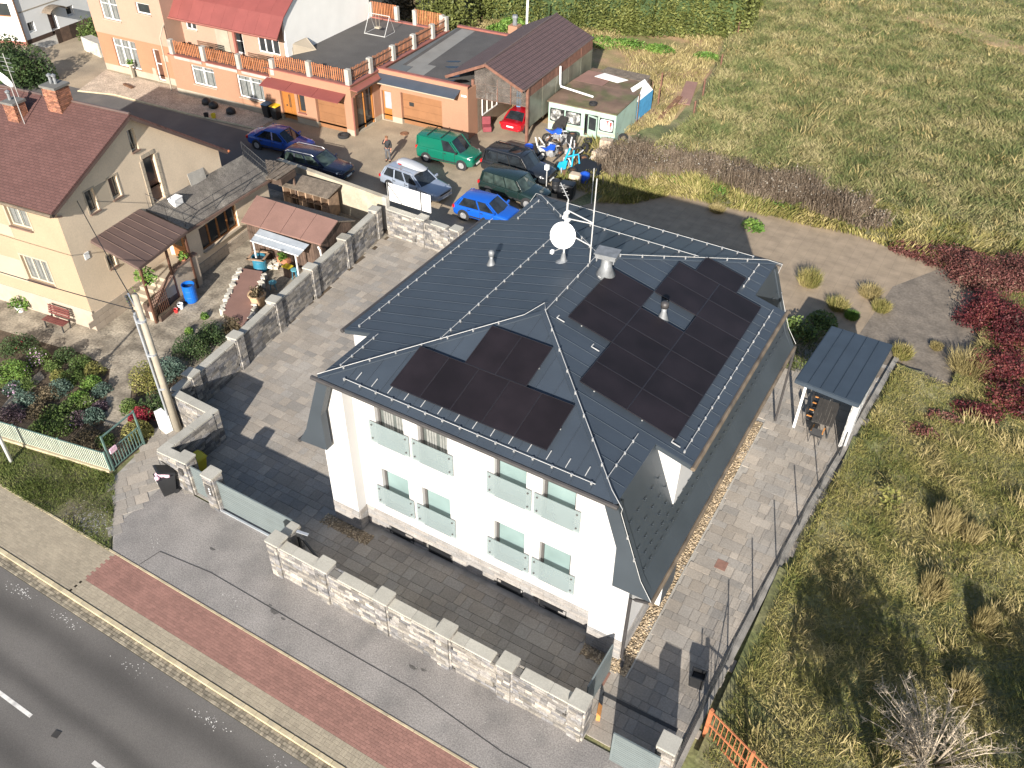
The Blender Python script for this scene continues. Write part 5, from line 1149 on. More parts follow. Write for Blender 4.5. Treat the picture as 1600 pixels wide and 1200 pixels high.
# ---------------------------------------------------------------- orange houses, garages and terrace at the back
mk('orange_render', (.325, .175, .108), var=.05, scale=.8, fine=.05, fscale=12)
mk('orange_light', (.36, .228, .165), var=.04, scale=.8, fine=.04, fscale=12)
mk('orange_deep', (.33, .16, .09), var=.05, scale=.8, fine=.05, fscale=12)
mk('plinth_grey', (.33, .29, .225), var=.12, scale=1.5, fine=.1)
mk('roof_red', (.20, .055, .048), var=.08, scale=1, rough=.55, piece=.05)
mk('coping_red', (.24, .085, .065), var=.12, scale=2, rough=.6)
mk('garage_wood', (.245, .118, .055), var=.08, scale=2, piece=.05, rough=.5)
mk('door_oak', (.33, .13, .03), var=.1, scale=3, rough=.45)
mk('picket', (.36, .135, .055), var=.15, scale=3, piece=.25)
mk('roof_black', (.075, .07, .066), var=.15, scale=.8, fine=.15, fscale=16)
mk('roof_slate', (.105, .115, .12), var=.1, scale=.8, fine=.1); mk('roof_pale', (.2, .195, .18), var=.1, scale=1, fine=.1)
mk('puddle', (.008, .008, .009), rough=.1)
mk('awning_blue', (.052, .065, .085), var=.1, rough=.5)
mk('white_wall', (.80, .785, .74), var=.05, scale=.6)
mk('house_white', (.66, .67, .66), var=.04, scale=.6)
mk('plinth_brown', (.06, .035, .025), var=.15, scale=3)
mk('wood_dark', (.11, .06, .035), var=.25, scale=4, piece=.2)
OF = frame(-20.96, 27.09, 3.29)
OH = thing('garage_house', 'orange garage wing with roof terrace, red awning and oak door', 'building', (-29, 33, 0))
m = MB(OF)
wall_face(m, -16.0, -6.8, .4, 2.82, [(-14.1, -11.95, 1.06, 2.46), (-9.85, -7.55, .91, 2.5)], .2)
wall_face(m, -6.8, 0, .4, 3.42, [(-6.1, -4.85, .4, 2.2), (-4.62, -3.99, .8, 2.16), (-3.05, -.62, .4, 2.2)], .3)
wall_face(m, 0, 12.9, .4, 3.42, [(.45, 2.5, .4, 2.75)], .25, Matrix.Rotation(R(90), 4, 'Z')); m.box(-16, -15.9, 0.003, 3, 0, 2.8); m.build('wall', 'orange_render', OH)
m = MB(OF); wall_face(m, -16.0, 0, 0, .4, [(-6.1, -4.85, -.01, .4), (-3.05, -.62, -.01, .4)], .3); wall_face(m, 0, 12.9, 0, .4, [(.45, 2.5, .1, .4)], .25, Matrix.Rotation(R(90), 4, 'Z')); m.build('plinth', 'plinth_grey', OH)
m = MB(OF); m.box(-16, -6.8, .02, 3.2, 2.82, 2.86); m.box(-7.3, -.02, .02, 12.9, 3.40, 3.44); m.build('terrace', 'roof_black', OH)
m = MB(OF); m.box(-16.1, -6.8, -.08, .25, 2.865, 2.93); m.box(-6.85, .08, -.08, .25, 3.445, 3.51); m.box(-.25, .08, .25, 12.9, 3.445, 3.51); m.box(-7.1, -.25, 12.65, 12.95, 3.445, 3.55); m.build('coping', 'coping_red', OH)
window(OH, OF, -14.1, -11.95, 1.06, 2.46, .16, 'white_frame', 'grey_pane', cols=2, transom=.78, sill='plinth_grey', curtain='curtain'); window(OH, OF, -9.85, -7.55, .91, 2.5, .16, 'white_frame', 'grey_pane', cols=2, transom=.78, sill='plinth_grey', curtain='curtain')
window(OH, OF, -4.62, -3.99, .8, 2.16, .2, 'door_oak', 'dark_pane', cols=1, sill='coping_red')
d = MB(OF).box(-6.08, -4.87, .22, .28, .03, 2.18).build('door', 'door_oak', OH); MB(OF).box(-5.55, -5.4, .205, .218, .9, 1.8).build('pane', 'dark_pane', d); MB(OF).box(-5.82, -5.74, .17, .218, .95, 1.05).build('handle', 'fence_dark', d)
for k in range(2): MB(OF).box(-6.1+.62*k, -6.06+.62*k, .2, .22, .03, 2.18).build('door_frame', 'door_oak', d)
def garage_door(parent, F, x0, x1, z1, dep, win=None):
    g = MB(F).box(x0, x1, dep+.02, dep+.06, 0, z1).build('garage_door', 'garage_wood', parent); n = 4
    for k in range(n): MB(F).box(x0+.02, x1-.02, dep-.01, dep+.018, .03+(z1-.03)*k/n, .03+(z1-.03)*(k+1)/n-.012).build('panel', 'garage_wood', g)
    if win: MB(F).box(win[0], win[1], dep-.03, dep-.012, win[2], win[3]).build('pane', 'dark_pane', g)
garage_door(OH, OF, -3.05, -.62, 2.2, .24)
f = MB(OF @ Matrix.Rotation(R(90), 4, 'Z')); f.box(.45, .55, .05, .2, .1, 2.75); f.box(2.4, 2.5, .05, .2, .1, 2.75); f.box(.55, 2.4, .05, .2, 2.65, 2.75); f.box(1.45, 1.5, .08, .2, .1, 2.65); f = f.build('terrace_window', 'door_oak', OH)
MB(OF @ Matrix.Rotation(R(90), 4, 'Z')).box(.55, 2.4, .15, .17, .1, 2.65).build('pane', 'dark_pane', f)
q = [(-7.0, 0, 2.86), (-.4, 0, 2.86), (-.4, -.95, 2.58), (-7.0, -.95, 2.58)]
for k in range(3):
    t0, t1 = k/3+.002, (k+1)/3-.002; MB(OF).ext([mix(q[0], q[1], t0), mix(q[0], q[1], t1), mix(q[3], q[2], t1), mix(q[3], q[2], t0)], (0, 0, -.05)).build('awning', 'roof_red', OH)
MB(OF).ext([(0.02, -.1, 3.3), (.5, .1, 3.15), (.5, 3.2, 3.15), (.02, 3.2, 3.3)], (0, 0, -.06)).build('eave_strip', 'coping_red', OH)
MB(OF).tube([(.52, .05, 3.1), (.52, 3.3, 3.12)], .06, 6).build('gutter', 'plinth_brown', OH); MB(OF).tube([(.5, .0, 3.05), (.12, -.06, 2.7), (.1, -.06, .1)], .045, 6).build('downpipe', 'coping_red', OH)
# terrace posts and picket panels
TF = thing('terrace_fence', 'orange picket fence with grey concrete posts round the garage roof terrace', 'fence', tuple(OF @ Vector((-8, 0, 3))))
fp = [(-15.7, .1, 2.93), (-12.7, .1, 2.93), (-9.45, .1, 2.93), (-6.45, .1, 3.1), (-3.3, .1, 3.51), (-.14, .1, 3.51), (-.14, 2.6, 3.51), (-.14, 5.4, 3.51), (-.14, 8.1, 3.51), (-.14, 10.7, 3.51), (-.14, 12.7, 3.51)]
P_ = []; rails = MB(OF)
for i, p in enumerate(fp):
    MB(OF).box(p[0]-.16, p[0]+.16, p[1]-.16, p[1]+.16, p[2]-.05, p[2]+1.02).build('post', 'concrete', TF)
    if i+1 < len(fp):
        q = fp[i+1]; d = Vector((q[0]-p[0], q[1]-p[1], 0)); L = d.length; d.normalize(); n = int((L-.36)/.165); z = max(p[2], q[2]) if abs(p[2]-q[2]) < .3 else q[2]; z = p[2] if i < 3 else q[2]
        rot = Matrix.Rotation(math.atan2(d.y, d.x), 4, 'Z')
        for k in range(n):
            t = .2+(L-.4)*(k+.5)/n; P_.append((p[0]+d.x*t, p[1]+d.y*t, z+.55+.03*math.sin(k*1.7), .078, .02, .86, rot))
        for zz in (.3, .78): rails.bar((p[0]+d.x*.16+d.y*.03, p[1]+d.y*.16-d.x*.0+(.03 if abs(d.x) > .5 else 0), z+zz), (q[0]-d.x*.16+d.y*.03, q[1]-d.y*.16+(.03 if abs(d.x) > .5 else 0), z+zz), .03, .06)
for (xa, ya), (xb, yb_) in (((-.5, 12.75), (-2.9, 12.75)), ((-4.6, 12.8), (-7.0, 12.8))):
    n = int(abs(xb-xa)/.15)
    for k in range(n): P_.append((xa+(xb-xa)*(k+.5)/n, ya, 4.15, .08, .022, 1.05))
    for x in (xa, xb): MB(OF).box(x-.15, x+.15, ya-.15, ya+.15, 3.5, 4.6).build('post', 'concrete', TF)
pieces(TF, 'picket', P_, 'picket', OF); rails.build('rail', 'wood_dark', TF)
for i in range(3): MB(OF).box(fp[i][0]+.2, fp[i+1][0]-.2, -.06, -.03, 2.66, 2.86).build('base_board', 'concrete', TF)
def bench2(x, y, z, lab):
    t = thing('terrace_bench', lab, 'bench', tuple(OF @ Vector((x, y, z))))
    pieces(t, 'slat', [(x, y+.12*k, z+.44, 1.7, .09, .03) for k in range(3)]+[(x, y+.36, z+.6+.13*k, 1.7, .03, .09) for k in range(3)], 'wood_dark', OF)
    for s in (-.7, .7): MB(OF).box(x+s-.03, x+s+.03, y, y+.4, z, z+.42).build('leg', 'wood_dark', t)
bench2(-13.4, .9, 2.87, 'wooden bench on the terrace behind the leftmost picket panels'); bench2(-8.6, .75, 2.87, 'dark slatted bench on the terrace directly behind the middle pickets')
t = thing('goal_frame', 'white tube frame of a childrens swing on the dark terrace roof', 'frame', tuple(OF @ Vector((-4.2, 10, 3.45))))
m = MB(OF)
for x in (-5.2, -3.4): m.tube([(x, 9.2, 3.47), (x+.1, 9.9, 4.8), (x, 10.6, 3.47), (x, 9.2, 3.47)], .022, 5)
m.tube([(-5.1, 9.9, 4.8), (-3.3, 9.9, 4.8)], .03, 5); m.tube([(-5.2, 9.2, 3.5), (-3.4, 9.2, 3.5)], .03, 5); m.build('tube_frame', 'wire_white', t); m = MB(OF); m.box(-4.6, -4.2, 9.75, 10.05, 3.8, 3.9); m.tube([(-4.55, 9.9, 3.9), (-4.55, 9.9, 4.8)], .012, 4); m.tube([(-4.25, 9.9, 3.9), (-4.25, 9.9, 4.8)], .012, 4); m.build('swing_seat', 'trim_pale', t)
o = MB(OF).ext([(-7.0, 2.95, 3.45), (-6.2, 4.6, 3.45), (-6.95, 4.6, 4.2), (-7.05, 3.0, 4.2)], (.03, 0, 0)).build('board', 'trim_pale', None); tag(o, 'pale greenish board leaning on the white gable wall on the terrace', 'board')

# house behind the terrace: white gable, red roof
RH = thing('red_roof_house', 'house with red metal roof and bare white gable behind the terrace', 'house', tuple(OF @ Vector((-12, 8, 0))))
EG = [(1.40, 5.02), (2.4, 6.2), (4.6, 7.75), (8.0, 9.9)]
m = MB(OF); m.ext([(-7.2, 2.45, 3.0), (-7.2, 12.6, 3.0), (-7.2, 12.6, 6.6), (-7.2, 8.0, 9.8), (-7.2, 4.6, 7.6), (-7.2, 2.45, 6.1)], (.2, 0, 0)); fix_normals(m.build('gable_wall', 'white_wall', RH))
m = MB(OF); wall_face(m, -17.0, -7.2, 2.87, 5.6, [(-16.3, -15.3, 3.95, 4.75), (-11.9, -11.0, 2.95, 4.7), (-9.6, -7.7, 3.4, 4.7)], .2, Matrix.Translation((0, 2.47, 0))); m.build('porch_wall', 'orange_light', RH)
PFm = OF @ Matrix.Translation((0, 2.47, 0)); window(RH, PFm, -16.3, -15.3, 3.95, 4.75, .1, 'white_frame', 'dark_pane', cols=2, sill='plinth_grey'); window(RH, PFm, -11.9, -11.0, 2.95, 4.7, .1, 'white_frame', 'dark_pane', cols=1, name='glazed_door', transom=.5); window(RH, PFm, -9.6, -7.7, 3.4, 4.7, .1, 'white_frame', 'dark_pane', cols=3, sill='plinth_grey')
MB(PFm).box(-13.5, -12.3, -.06, -.003, 2.9, 4.9).build('shutter', 'plinth_grey', RH)
for i in range(3):
    (ya, za), (yb_, zb) = EG[i], EG[i+1]; n = 10 if i == 0 else 8
    for k in range(n):
        xa, xb = -16.95+10.1*k/n+.004, -16.95+10.1*(k+1)/n-.004
        fix_normals(MB(OF).ext([(xa, ya, za), (xb, ya, za), (xb, yb_, zb), (xa, yb_, zb)], (0, .03, -.05)).build('roof_sheet', 'roof_red', RH))
MB(OF).ext([(-17, 8.0, 9.9), (-6.9, 8.0, 9.9), (-6.9, 13, 6.4), (-17, 13, 6.4)], (0, 0, -.06)).build('roof_back', 'roof_red', RH); MB(OF).tube([(-17.0, 1.33, 4.96), (-6.8, 1.33, 4.96)], .07, 6).build('gutter', 'coping_red', RH)
MB(OF).box(-11.05, -10.85, 1.55, 1.7, 2.87, 5.05).build('post', 'coping_red', RH)
MB(OF).tube([(-16.95, 1.35, 4.9), (-16.75, .6, 4.4), (-16.6, .05, 3.9), (-16.55, -.08, .1)], .06, 6).build('downpipe', 'trim_pale', RH)
# two storey orange house, far left
LO = thing('orange_house', 'two storey orange house with white windows at the top left', 'house', tuple(OF @ Vector((-20, 4, 0)))); F = OF @ Matrix.Translation((0, 1.0, 0))
m = MB(F); wall_face(m, -24.4, -16.6, .5, 2.95, [(-22.9, -20.5, .55, 2.68), (-18.85, -18.15, .5, 2.5)], .22); m.box(-24.4, -24.2, .003, 9, 0, 6); m.build('wall', 'orange_deep', LO); m = MB(F); wall_face(m, -24.4, -16.6, 0, .5, [(-18.85, -18.15, .1, .5)], .2); m.build('plinth', 'plinth_grey', LO)
m = MB(F @ Matrix.Translation((0, -.12, 0))); wall_face(m, -24.3, -16.75, 2.95, 8.0, [(-23.0, -21.2, 4.1, 5.7), (-19.25, -17.9, 5.05, 5.8)], .2); m.poly([(-24.3, 0, 2.95), (-16.75, 0, 2.95), (-16.75, .12, 2.95), (-24.3, .12, 2.95)]); m.box(-24.3, -24.15, .003, 9, 2.95, 8); m.box(-16.9, -16.75, .003, 9, 2.95, 8); m.build('upper_wall', 'orange_light', LO)
UF = F @ Matrix.Translation((0, -.12, 0)); window(LO, UF, -23.0, -21.2, 4.1, 5.7, .16, 'white_frame', 'grey_pane', cols=2, transom=.7, sill='plinth_grey', curtain='curtain'); window(LO, UF, -19.25, -17.9, 5.05, 5.8, .16, 'white_frame', 'dark_pane', cols=1, sill='plinth_grey')
window(LO, F, -22.9, -20.5, .55, 2.68, .18, 'white_frame', 'grey_pane', cols=3, transom=.72, sill='plinth_grey', curtain='curtain'); d = window(LO, F, -18.85, -18.15, .12, 2.5, .16, 'white_frame', 'door_brown', cols=1, name='door'); MB(F).box(-18.75, -18.25, .145, .16, 1.35, 1.42).build('rail', 'white_frame', d)
MB(F).box(-17.85, -17.35, -.015, 0, 1.75, 2.2).build('meter_cover', 'plinth_grey', LO); MB(F).box(-19.3, -18.95, -.015, 0, .5, 1.0).build('meter_cover', 'plinth_grey', LO)
MB(OF).ext([(-24.6, .4, 8.0), (-16.6, .4, 8.0), (-16.6, 5, 10.5), (-24.6, 5, 10.5)], (0, 0, -.1)).build('roof', 'roof_red', LO); MB(OF).ext([(-24.6, 5, 10.5), (-16.6, 5, 10.5), (-16.6, 10, 8.0), (-24.6, 10, 8.0)], (0, 0, -.1)).build('roof', 'roof_red', LO)
o = thing('planter', 'pale bowl with a yellow green plant on the sill of the orange house', 'planter', tuple(OF @ Vector((-21.3, .6, 0)))); MB(OF @ Matrix.Translation((-21.2, .65, .95))).lathe([(.2, 0), (.36, .12), (.33, .16), (.001, .12)], 14).build('bowl', 'lattice', o); MB(OF).box(-21.3, -21.1, .55, .75, 0, .95).build('stand', 'plinth_grey', o); pp = OF @ Vector((-21.2, .65, 1.1)); POTS.append((o, pp.x, pp.y, pp.z, .3, 'green'))
# second garage
GH = thing('garage', 'second orange garage with wooden door, flat dark roof and blue grey awning', 'garage', tuple(OF @ Vector((3.5, 8, 0)))); GF2 = OF @ Matrix.Translation((0, 3.3, 0))
m = MB(GF2); wall_face(m, .02, 7.05, .4, 3.62, [(.15, .92, .4, 2.15), (1.72, 5.0, .4, 2.28)], .3); m.box(6.85, 7.05, .003, 11, 0, 3.4); m.build('wall', 'orange_render', GH); m = MB(GF2); wall_face(m, .02, 7.05, 0, .4, [(.15, .92, .03, .4), (1.72, 5.0, -.01, .4)], .3); m.build('plinth', 'plinth_grey', GH)
garage_door(GH, GF2, 1.72, 5.0, 2.28, .24, (2.25, 2.62, 1.35, 1.62))
d = MB(GF2).box(.15, .92, .18, .24, .03, 2.15).build('door', 'door_oak', GH); MB(GF2).box(.27, .8, .165, .178, .85, 2.03).build('pane', 'poly_sheet', d)
m = MB(GF2); m.box(.1, 6.85, .02, 11, 3.32, 3.36); m.build('flat_roof', 'roof_black', GH)
zt = 3.364; MB(GF2).slab([(.15, .3), (1.7, .3), (1.5, 2.0), (.7, 2.0), (.1, 10.8), (-.0, 10.8), (.12, 3)], zt, zt+.004).build('roofing_felt', 'roof_slate', GH); MB(GF2).slab([(1.75, .3), (3.1, .3), (2.9, 2.9), (2.2, 2.9), (1.6, 10.8), (.45, 10.8), (1.0, 2.05), (1.55, 2.05)], zt, zt+.005).build('roofing_felt', 'roof_pale', GH)
for k, (x, y, a, b) in enumerate(((4.0, 3.3, .5, .22), (4.8, 4.2, .55, .25), (5.6, 3.7, .5, .3), (5.1, 5.7, .3, .2), (5.7, 1.2, .8, .3), (5.0, 1.9, .35, .2), (3.5, 4.3, .5, .18))): MB(GF2 @ Matrix.Translation((x, y, 0)) @ Matrix.Rotation(.5, 4, 'Z')).slab([(a*math.cos(t)*(1+.2*math.sin(3*t+k)), b*math.sin(t)*(1+.2*math.cos(2*t+k))) for t in np.linspace(0, 6.28, 14)[:-1]], zt, zt+.007).build('puddle', 'puddle', GH)
m = MB(GF2); m.box(-.04, 7.1, -.05, .22, 3.625, 3.69); m.box(-.04, 6.9, 10.9, 11.2, 3.37, 3.5); m.build('coping', 'coping_red', GH)
m = MB(GF2); m.ext([(-.1, -.003, 3.33), (6.5, -.003, 3.33), (6.5, -.85, 3.0), (-.1, -.85, 3.0)], (0, 0, -.05)); m.build('awning', 'awning_blue', GH); MB(GF2).bar((-.1, -.87, 2.97), (6.5, -.87, 2.97), .03, .06).build('awning_edge', 'trim_pale', GH)
MB(GF2).box(6.55, 6.95, -.02, -.003, 2.9, 3.02).build('number_plate', 'plastic_white', GH)
# workshop shed
WS = thing('workshop_shed', 'open wooden workshop with brown tiled gable roof and clear plastic front', 'shed', tuple(OF @ Vector((8.5, 10, 0))))
mk_brick('roof_tile', (.10, .062, .062), (.115, .07, .07), (.05, .032, .032), .22, .30, .03, axis=(R(-23), 0, R(-93.3)), bump=.9, var=.05)
mk('rust_post', (.16, .075, .05), var=.25, scale=4)
mk_glass('clear_sheet', (.16, .14, .125), rough=.2, alpha=.42, var=.35, scale=2.5)
mk_glass('green_sheet', (.17, .17, .13), rough=.4, alpha=.85, var=.4, scale=.8)
yr, yf = 15.9, 4.25
for s, xe in ((1, 10.75), (-1, 4.95)):
    ze_ = 3.88 if s > 0 else 3.8
    fix_normals(MB(OF).ext([(8.0, yf-.25, 5.1), (xe, yf-.25, ze_), (xe-.15, yr, ze_), (7.6, yr, 5.1)], (0, 0, -.07)).build('roof', 'roof_tile', WS)); MB(OF).bar((8.0, yf-.27, 5.0), (xe, yf-.27, ze_-.1), .05, .18).build('barge_board', 'rust_post', WS); MB(OF).tube([(xe+.05, yf-.2, ze_-.06), (xe-.1, yr, ze_-.06)], .07, 6).build('gutter', 'brown_metal', WS)
MB(OF).tube([(8.0, yf-.26, 5.11), (7.6, yr, 5.11)], .06, 6).build('ridge_cap', 'brown_metal', WS)
for x, y, z in ((6.85, 4.4, 3.75), (10.75, 4.75, 3.75), (10.6, 9.5, 3.75), (10.5, 15.6, 3.75), (7.3, 15.6, 4.6), (8.0, 4.45, 2.6)):
    if x != 8.0: MB(OF).box(x-.09, x+.09, y-.09, y+.09, 0, z).build('post', 'rust_post', WS)
m = MB(OF)
for z in (2.5, 3.0, 3.5): m.bar((6.95, 4.5, z), (10.65, 4.75, z), .06, .07)
for x in (7.7, 8.6, 9.6): m.bar((x, 4.55, 2.5), (x, 4.55, 3.6+.5*(1-abs(x-8.0)/2.8)), .06, .06)
m.build('front_beam', 'rust_post', WS); m = MB(OF); m.ext([(6.95, 4.42, 2.5), (10.66, 4.68, 2.5), (10.66, 4.68, 3.75), (8.0, 4.45, 4.9), (6.95, 4.42, 4.4)], (0, .012, 0)); m.build('plastic_front', 'clear_sheet', WS)
m = MB(OF)
for k in range(5):
    a, b = 4.85+2.15*k, 4.85+2.15*(k+1)-.02; MB(OF).ext([(10.78, a, 1.0), (10.76, b, 1.0), (10.76, b, 3.1), (10.78, a, 3.1)], (-.02, 0, 0)).build('side_sheet', 'green_sheet', WS); MB(OF).ext([(10.77, a, 3.1), (10.75, b, 3.1), (10.73, b, 3.78), (10.75, a, 3.78)], (-.03, 0, 0)).build('side_board', 'rust_post', WS)
MB(OF).box(6.9, 7.05, 4.6, 15.6, 0, 3.6).build('left_wall', 'trim_pale', WS); MB(OF).box(7.05, 10.5, 15.4, 15.6, 0, 3.8).build('rear_wall', 'plank_dark', WS)
window(WS, OF @ Matrix.Translation((7.05, 0, 0)) @ Matrix.Rotation(R(90), 4, 'Z'), 5.2, 7.4, 1.0, 2.3, -.0, 'white_frame', 'dark_pane', cols=3)
MB(OF).tube([(10.86, 9.6, 3.7), (10.9, 9.6, 2.55), (11.0, 9.5, 2.35), (13.6, 9.2, 2.2)], .07, 8).build('downpipe', 'plastic_white', WS)
mk('blue_cloth', (.06, .27, .48), var=.15, scale=3); mk('maroon', (.20, .04, .05), var=.15)
o = MB(OF).box(8.7, 9.0, 7.2, 7.4, 0, 2.4).build('cloth', 'blue_cloth', None); tag(o, 'bright blue hanging cloth inside the workshop behind the red car', 'cloth')
o = thing('armchair', 'maroon upholstered seat standing at the workshop entrance', 'seat', tuple(OF @ Vector((7.5, 4.9, 0)))); Fs = OF @ Matrix.Translation((7.55, 5.0, 0)) @ Matrix.Rotation(R(35), 4, 'Z'); MB(Fs).box(-.3, .3, -.3, .3, .1, .45).build('seat', 'maroon', o, bevel=.05); MB(Fs).box(-.3, .3, .2, .36, .45, 1.0).build('backrest', 'maroon', o, bevel=.05)
# chimney and flue pole behind the shed
c = thing('garden_chimney', 'orange rendered chimney with metal cowl behind the brown workshop roof', 'chimney', tuple(OF @ Vector((3.2, 17.6, 0)))); MB(OF).box(2.8, 3.6, 17.3, 18.1, 0, 3.1).build('stack', 'orange_render', c); MB(OF @ Matrix.Translation((3.2, 17.7, 3.1))).lathe([(.2, 0), (.17, .5), (.26, .55), (.2, .75)], 10).build('cowl', 'lead', c)
pp = thing('flue_pole', 'tall thin white pole behind the workshop roof ridge', 'pole', tuple(OF @ Vector((4.3, 17, 0)))); MB(OF).tube([(4.4, 17.2, 0), (4.55, 17.2, 6.6)], .09, 8).build('pole', 'plastic_white', pp)
# mint green site caravan
CV = thing('caravan', 'old mint green site caravan with rounded windows and mossy patched roof', 'caravan', tuple(OF @ Vector((13.4, 9.5, 0))))
mk('mint', (.33, .45, .38), var=.07, scale=1.2, dirt=((.22, .24, .18), 1.5, .55, .72, .7), rough=.5); mk('cream_stripe', (.55, .48, .27), var=.1); mk('rusty_roof', (.17, .11, .075), var=.3, scale=.9, fine=.2, dirt=((.1, .1, .04), .8, .45, .6, .85))
KF = OF @ Matrix.Translation((11.0, 7.6, 0)); cvo = [(.12, 1.2, .62, 1.55), (1.3, 2.45, .66, 1.56), (2.72, 3.7, .1, 1.62), (3.82, 4.85, .66, 1.56)]
m = MB(KF); wall_face(m, 0, 5.0, .0, 2.02, cvo, .08); m.box(0, .06, 0.003, 4.0, 0, 2.0); m.build('side_panel', 'mint', CV); m = MB(KF); wall_face(m, 0, 4.0, .0, 2.02, [], .1, Matrix.Translation((5.0, 0, 0)) @ Matrix.Rotation(R(90), 4, 'Z')); m.build('end_panel', 'mint', CV)
fix_normals(MB(KF).ext([(-.1, -.12, 2.03), (5.05, -.12, 2.03), (5.1, 2, 2.1), (5.05, 4.2, 2.03), (-.1, 4.2, 2.03), (-.1, 2, 2.1)], (0, 0, -.07)).build('roof', 'rusty_roof', CV))
m = MB(KF); m.box(0.02, 2.7, -.012, 0, .42, .56); m.box(3.75, 4.98, -.012, 0, .42, .56); m.build('stripe', 'cream_stripe', CV)
def rwin(a, b, c, d, gm):
    w = MB(KF); n = 16; ring = []; ring2 = []
    for k in range(n):
        t = 2*math.pi*(k+.5)/n; sx = max(-1, min(1, 1.35*math.cos(t))); sz = max(-1, min(1, 1.35*math.sin(t))); ring.append(((a+b)/2+sx*(b-a)/2, (c+d)/2+sz*(d-c)/2)); ring2.append(((a+b)/2+sx*((b-a)/2-.06), (c+d)/2+sz*((d-c)/2-.06)))
    for k in range(n):
        j = (k+1) % n; w.ext([(ring[k][0], -.025, ring[k][1]), (ring[j][0], -.025, ring[j][1]), (ring2[j][0], -.025, ring2[j][1]), (ring2[k][0], -.025, ring2[k][1])], (0, .06, 0))
    w = w.build('window', 'bin_black', CV); MB(KF).ext([(p[0], .0, p[1]) for p in ring2], (0, .02, 0)).build('pane', gm, w); return w
mk('cluttered_pane', (.42, .42, .40), var=.9, scale=3.2, rough=.15, dirt=((.05, .05, .05), 2.6, .42, .56, .9)); mk('poster_white', (.7, .68, .66)); mk('poster_red', (.52, .06, .06))
rwin(*cvo[0], 'cluttered_pane'); rwin(*cvo[1], 'cluttered_pane'); w = rwin(*cvo[3], 'poster_white')
MB(KF).box(2.72, 3.7, .3, .32, .1, 1.62).build('doorway', 'black_well', CV)
dm = MB(KF @ Matrix.Translation((3.0, -.02, 0)) @ Matrix.Rotation(R(-14), 4, 'Z')); dm.box(.0, .06, -.03, .02, .1, 1.6); dm.box(.68, .74, -.03, .02, .1, 1.6); dm.box(.06, .68, -.03, .02, 1.5, 1.6); dm.box(.06, .68, -.03, .02, .1, .62); dd_ = dm.build('door', 'mint', CV); MB(KF @ Matrix.Translation((3.0, -.02, 0)) @ Matrix.Rotation(R(-14), 4, 'Z')).box(.06, .68, -.01, .005, .62, 1.5).build('pane', 'dark_pane', dd_)
ps = MB(KF)
for x0, x1, z0, z1 in ((4.30, 4.52, 1.34, 1.44), (4.35, 4.42, .92, 1.34), (4.55, 4.72, 1.1, 1.38), (4.5, 4.56, .85, 1.1), (4.62, 4.68, .82, 1.1)): ps.box(x0, x1, -.012, -.002, z0, z1)
ps.build('poster_letter', 'poster_red', w)
def lying(x, y, z, label): return tire(tuple(KF @ Vector((x, y, z))), label)
# lean-to roof sheets and blue white banner behind the caravan
sb_ = thing('lean_to', 'patched lean-to roof of brown and white sheets behind the caravan', 'shed', tuple(KF @ Vector((3, 5.5, 0))))
for i, (q4, mt) in enumerate((([(-.1, 4.25, 2.02), (2.2, 4.25, 2.02), (2.4, 6.4, 2.1), (.2, 6.4, 2.1)], 'brown_felt'), ([(1.1, 5.4, 2.14), (3.0, 5.1, 2.12), (3.5, 5.9, 2.14), (1.5, 6.3, 2.16)], 'plastic_white'), ([(2.25, 4.25, 2.02), (5.0, 4.25, 2.0), (4.6, 6.2, 2.05), (2.45, 6.4, 2.08)], 'rusty_roof'), ([(1.0, 6.45, 2.1), (4.8, 6.3, 2.06), (4.6, 7.6, 2.1), (1.2, 7.7, 2.12)], 'roof_moss'))): fix_normals(MB(KF).ext(q4, (0, 0, -.03)).build('roof_sheet', mt, sb_))
MB(KF).box(.1, 4.7, 4.3, 7.4, 0, 1.95).build('wall', 'rusty_roof', sb_)
bn = thing('banner', 'blue and white banner sheet hung at the rear end of the caravan', 'banner', tuple(KF @ Vector((5.1, 6, 0)))); MB(KF).ext([(5.06, 3.9, .1), (5.2, 6.6, .1), (5.2, 6.6, 1.5), (5.06, 3.9, 1.5)], (.02, 0, 0)).build('blue_sheet', 'blue_cloth', bn); MB(KF).ext([(5.06, 3.9, 1.5), (5.2, 6.6, 1.5), (4.6, 6.3, 2.25), (4.3, 4.3, 2.2)], (0, 0, .02)).build('white_sheet', 'plastic_white', bn)
for y in (3.9, 6.6): MB(KF).box(5.1, 5.17, y-.03, y+.03, 0, 2.1).build('post', 'wood_dark', bn)
# white house, top left corner
WH = thing('white_neighbour_house', 'white house with brown door niche and curved awning at the top left corner', 'house', (*(-57.45, 29.50), 0)); Wf, L = ab_frame((-55.31, 26.80), (-55.96, 32.93))
m = MB(Wf); wall_face(m, 0, 9.0, .35, 7, [(.67, 1.35, .8, 1.6), (2.84, 3.66, .35, 1.98), (4.84, 5.62, 1.0, 1.78)], .5); m.build('wall', 'house_white', WH); MB(Wf).box(0, 2.84, .0, .3, 0, .35).build('plinth', 'plinth_brown', WH); MB(Wf).box(3.66, 9, .0, .3, 0, .35).build('plinth', 'plinth_brown', WH)
for o_ in ((.67, 1.35, .8, 1.6), (4.84, 5.62, 1.0, 1.78)): window(WH, Wf, *o_, .3, 'white_frame', 'dark_pane', cols=1)
MB(Wf).box(2.84, 3.66, .45, .5, 0, 1.98).build('door', 'door_brown', WH); MB(Wf).box(0, 9, -.02, -.003, 2.5, 2.58).build('belt_course', 'plinth_grey', WH)
m = MB(Wf)
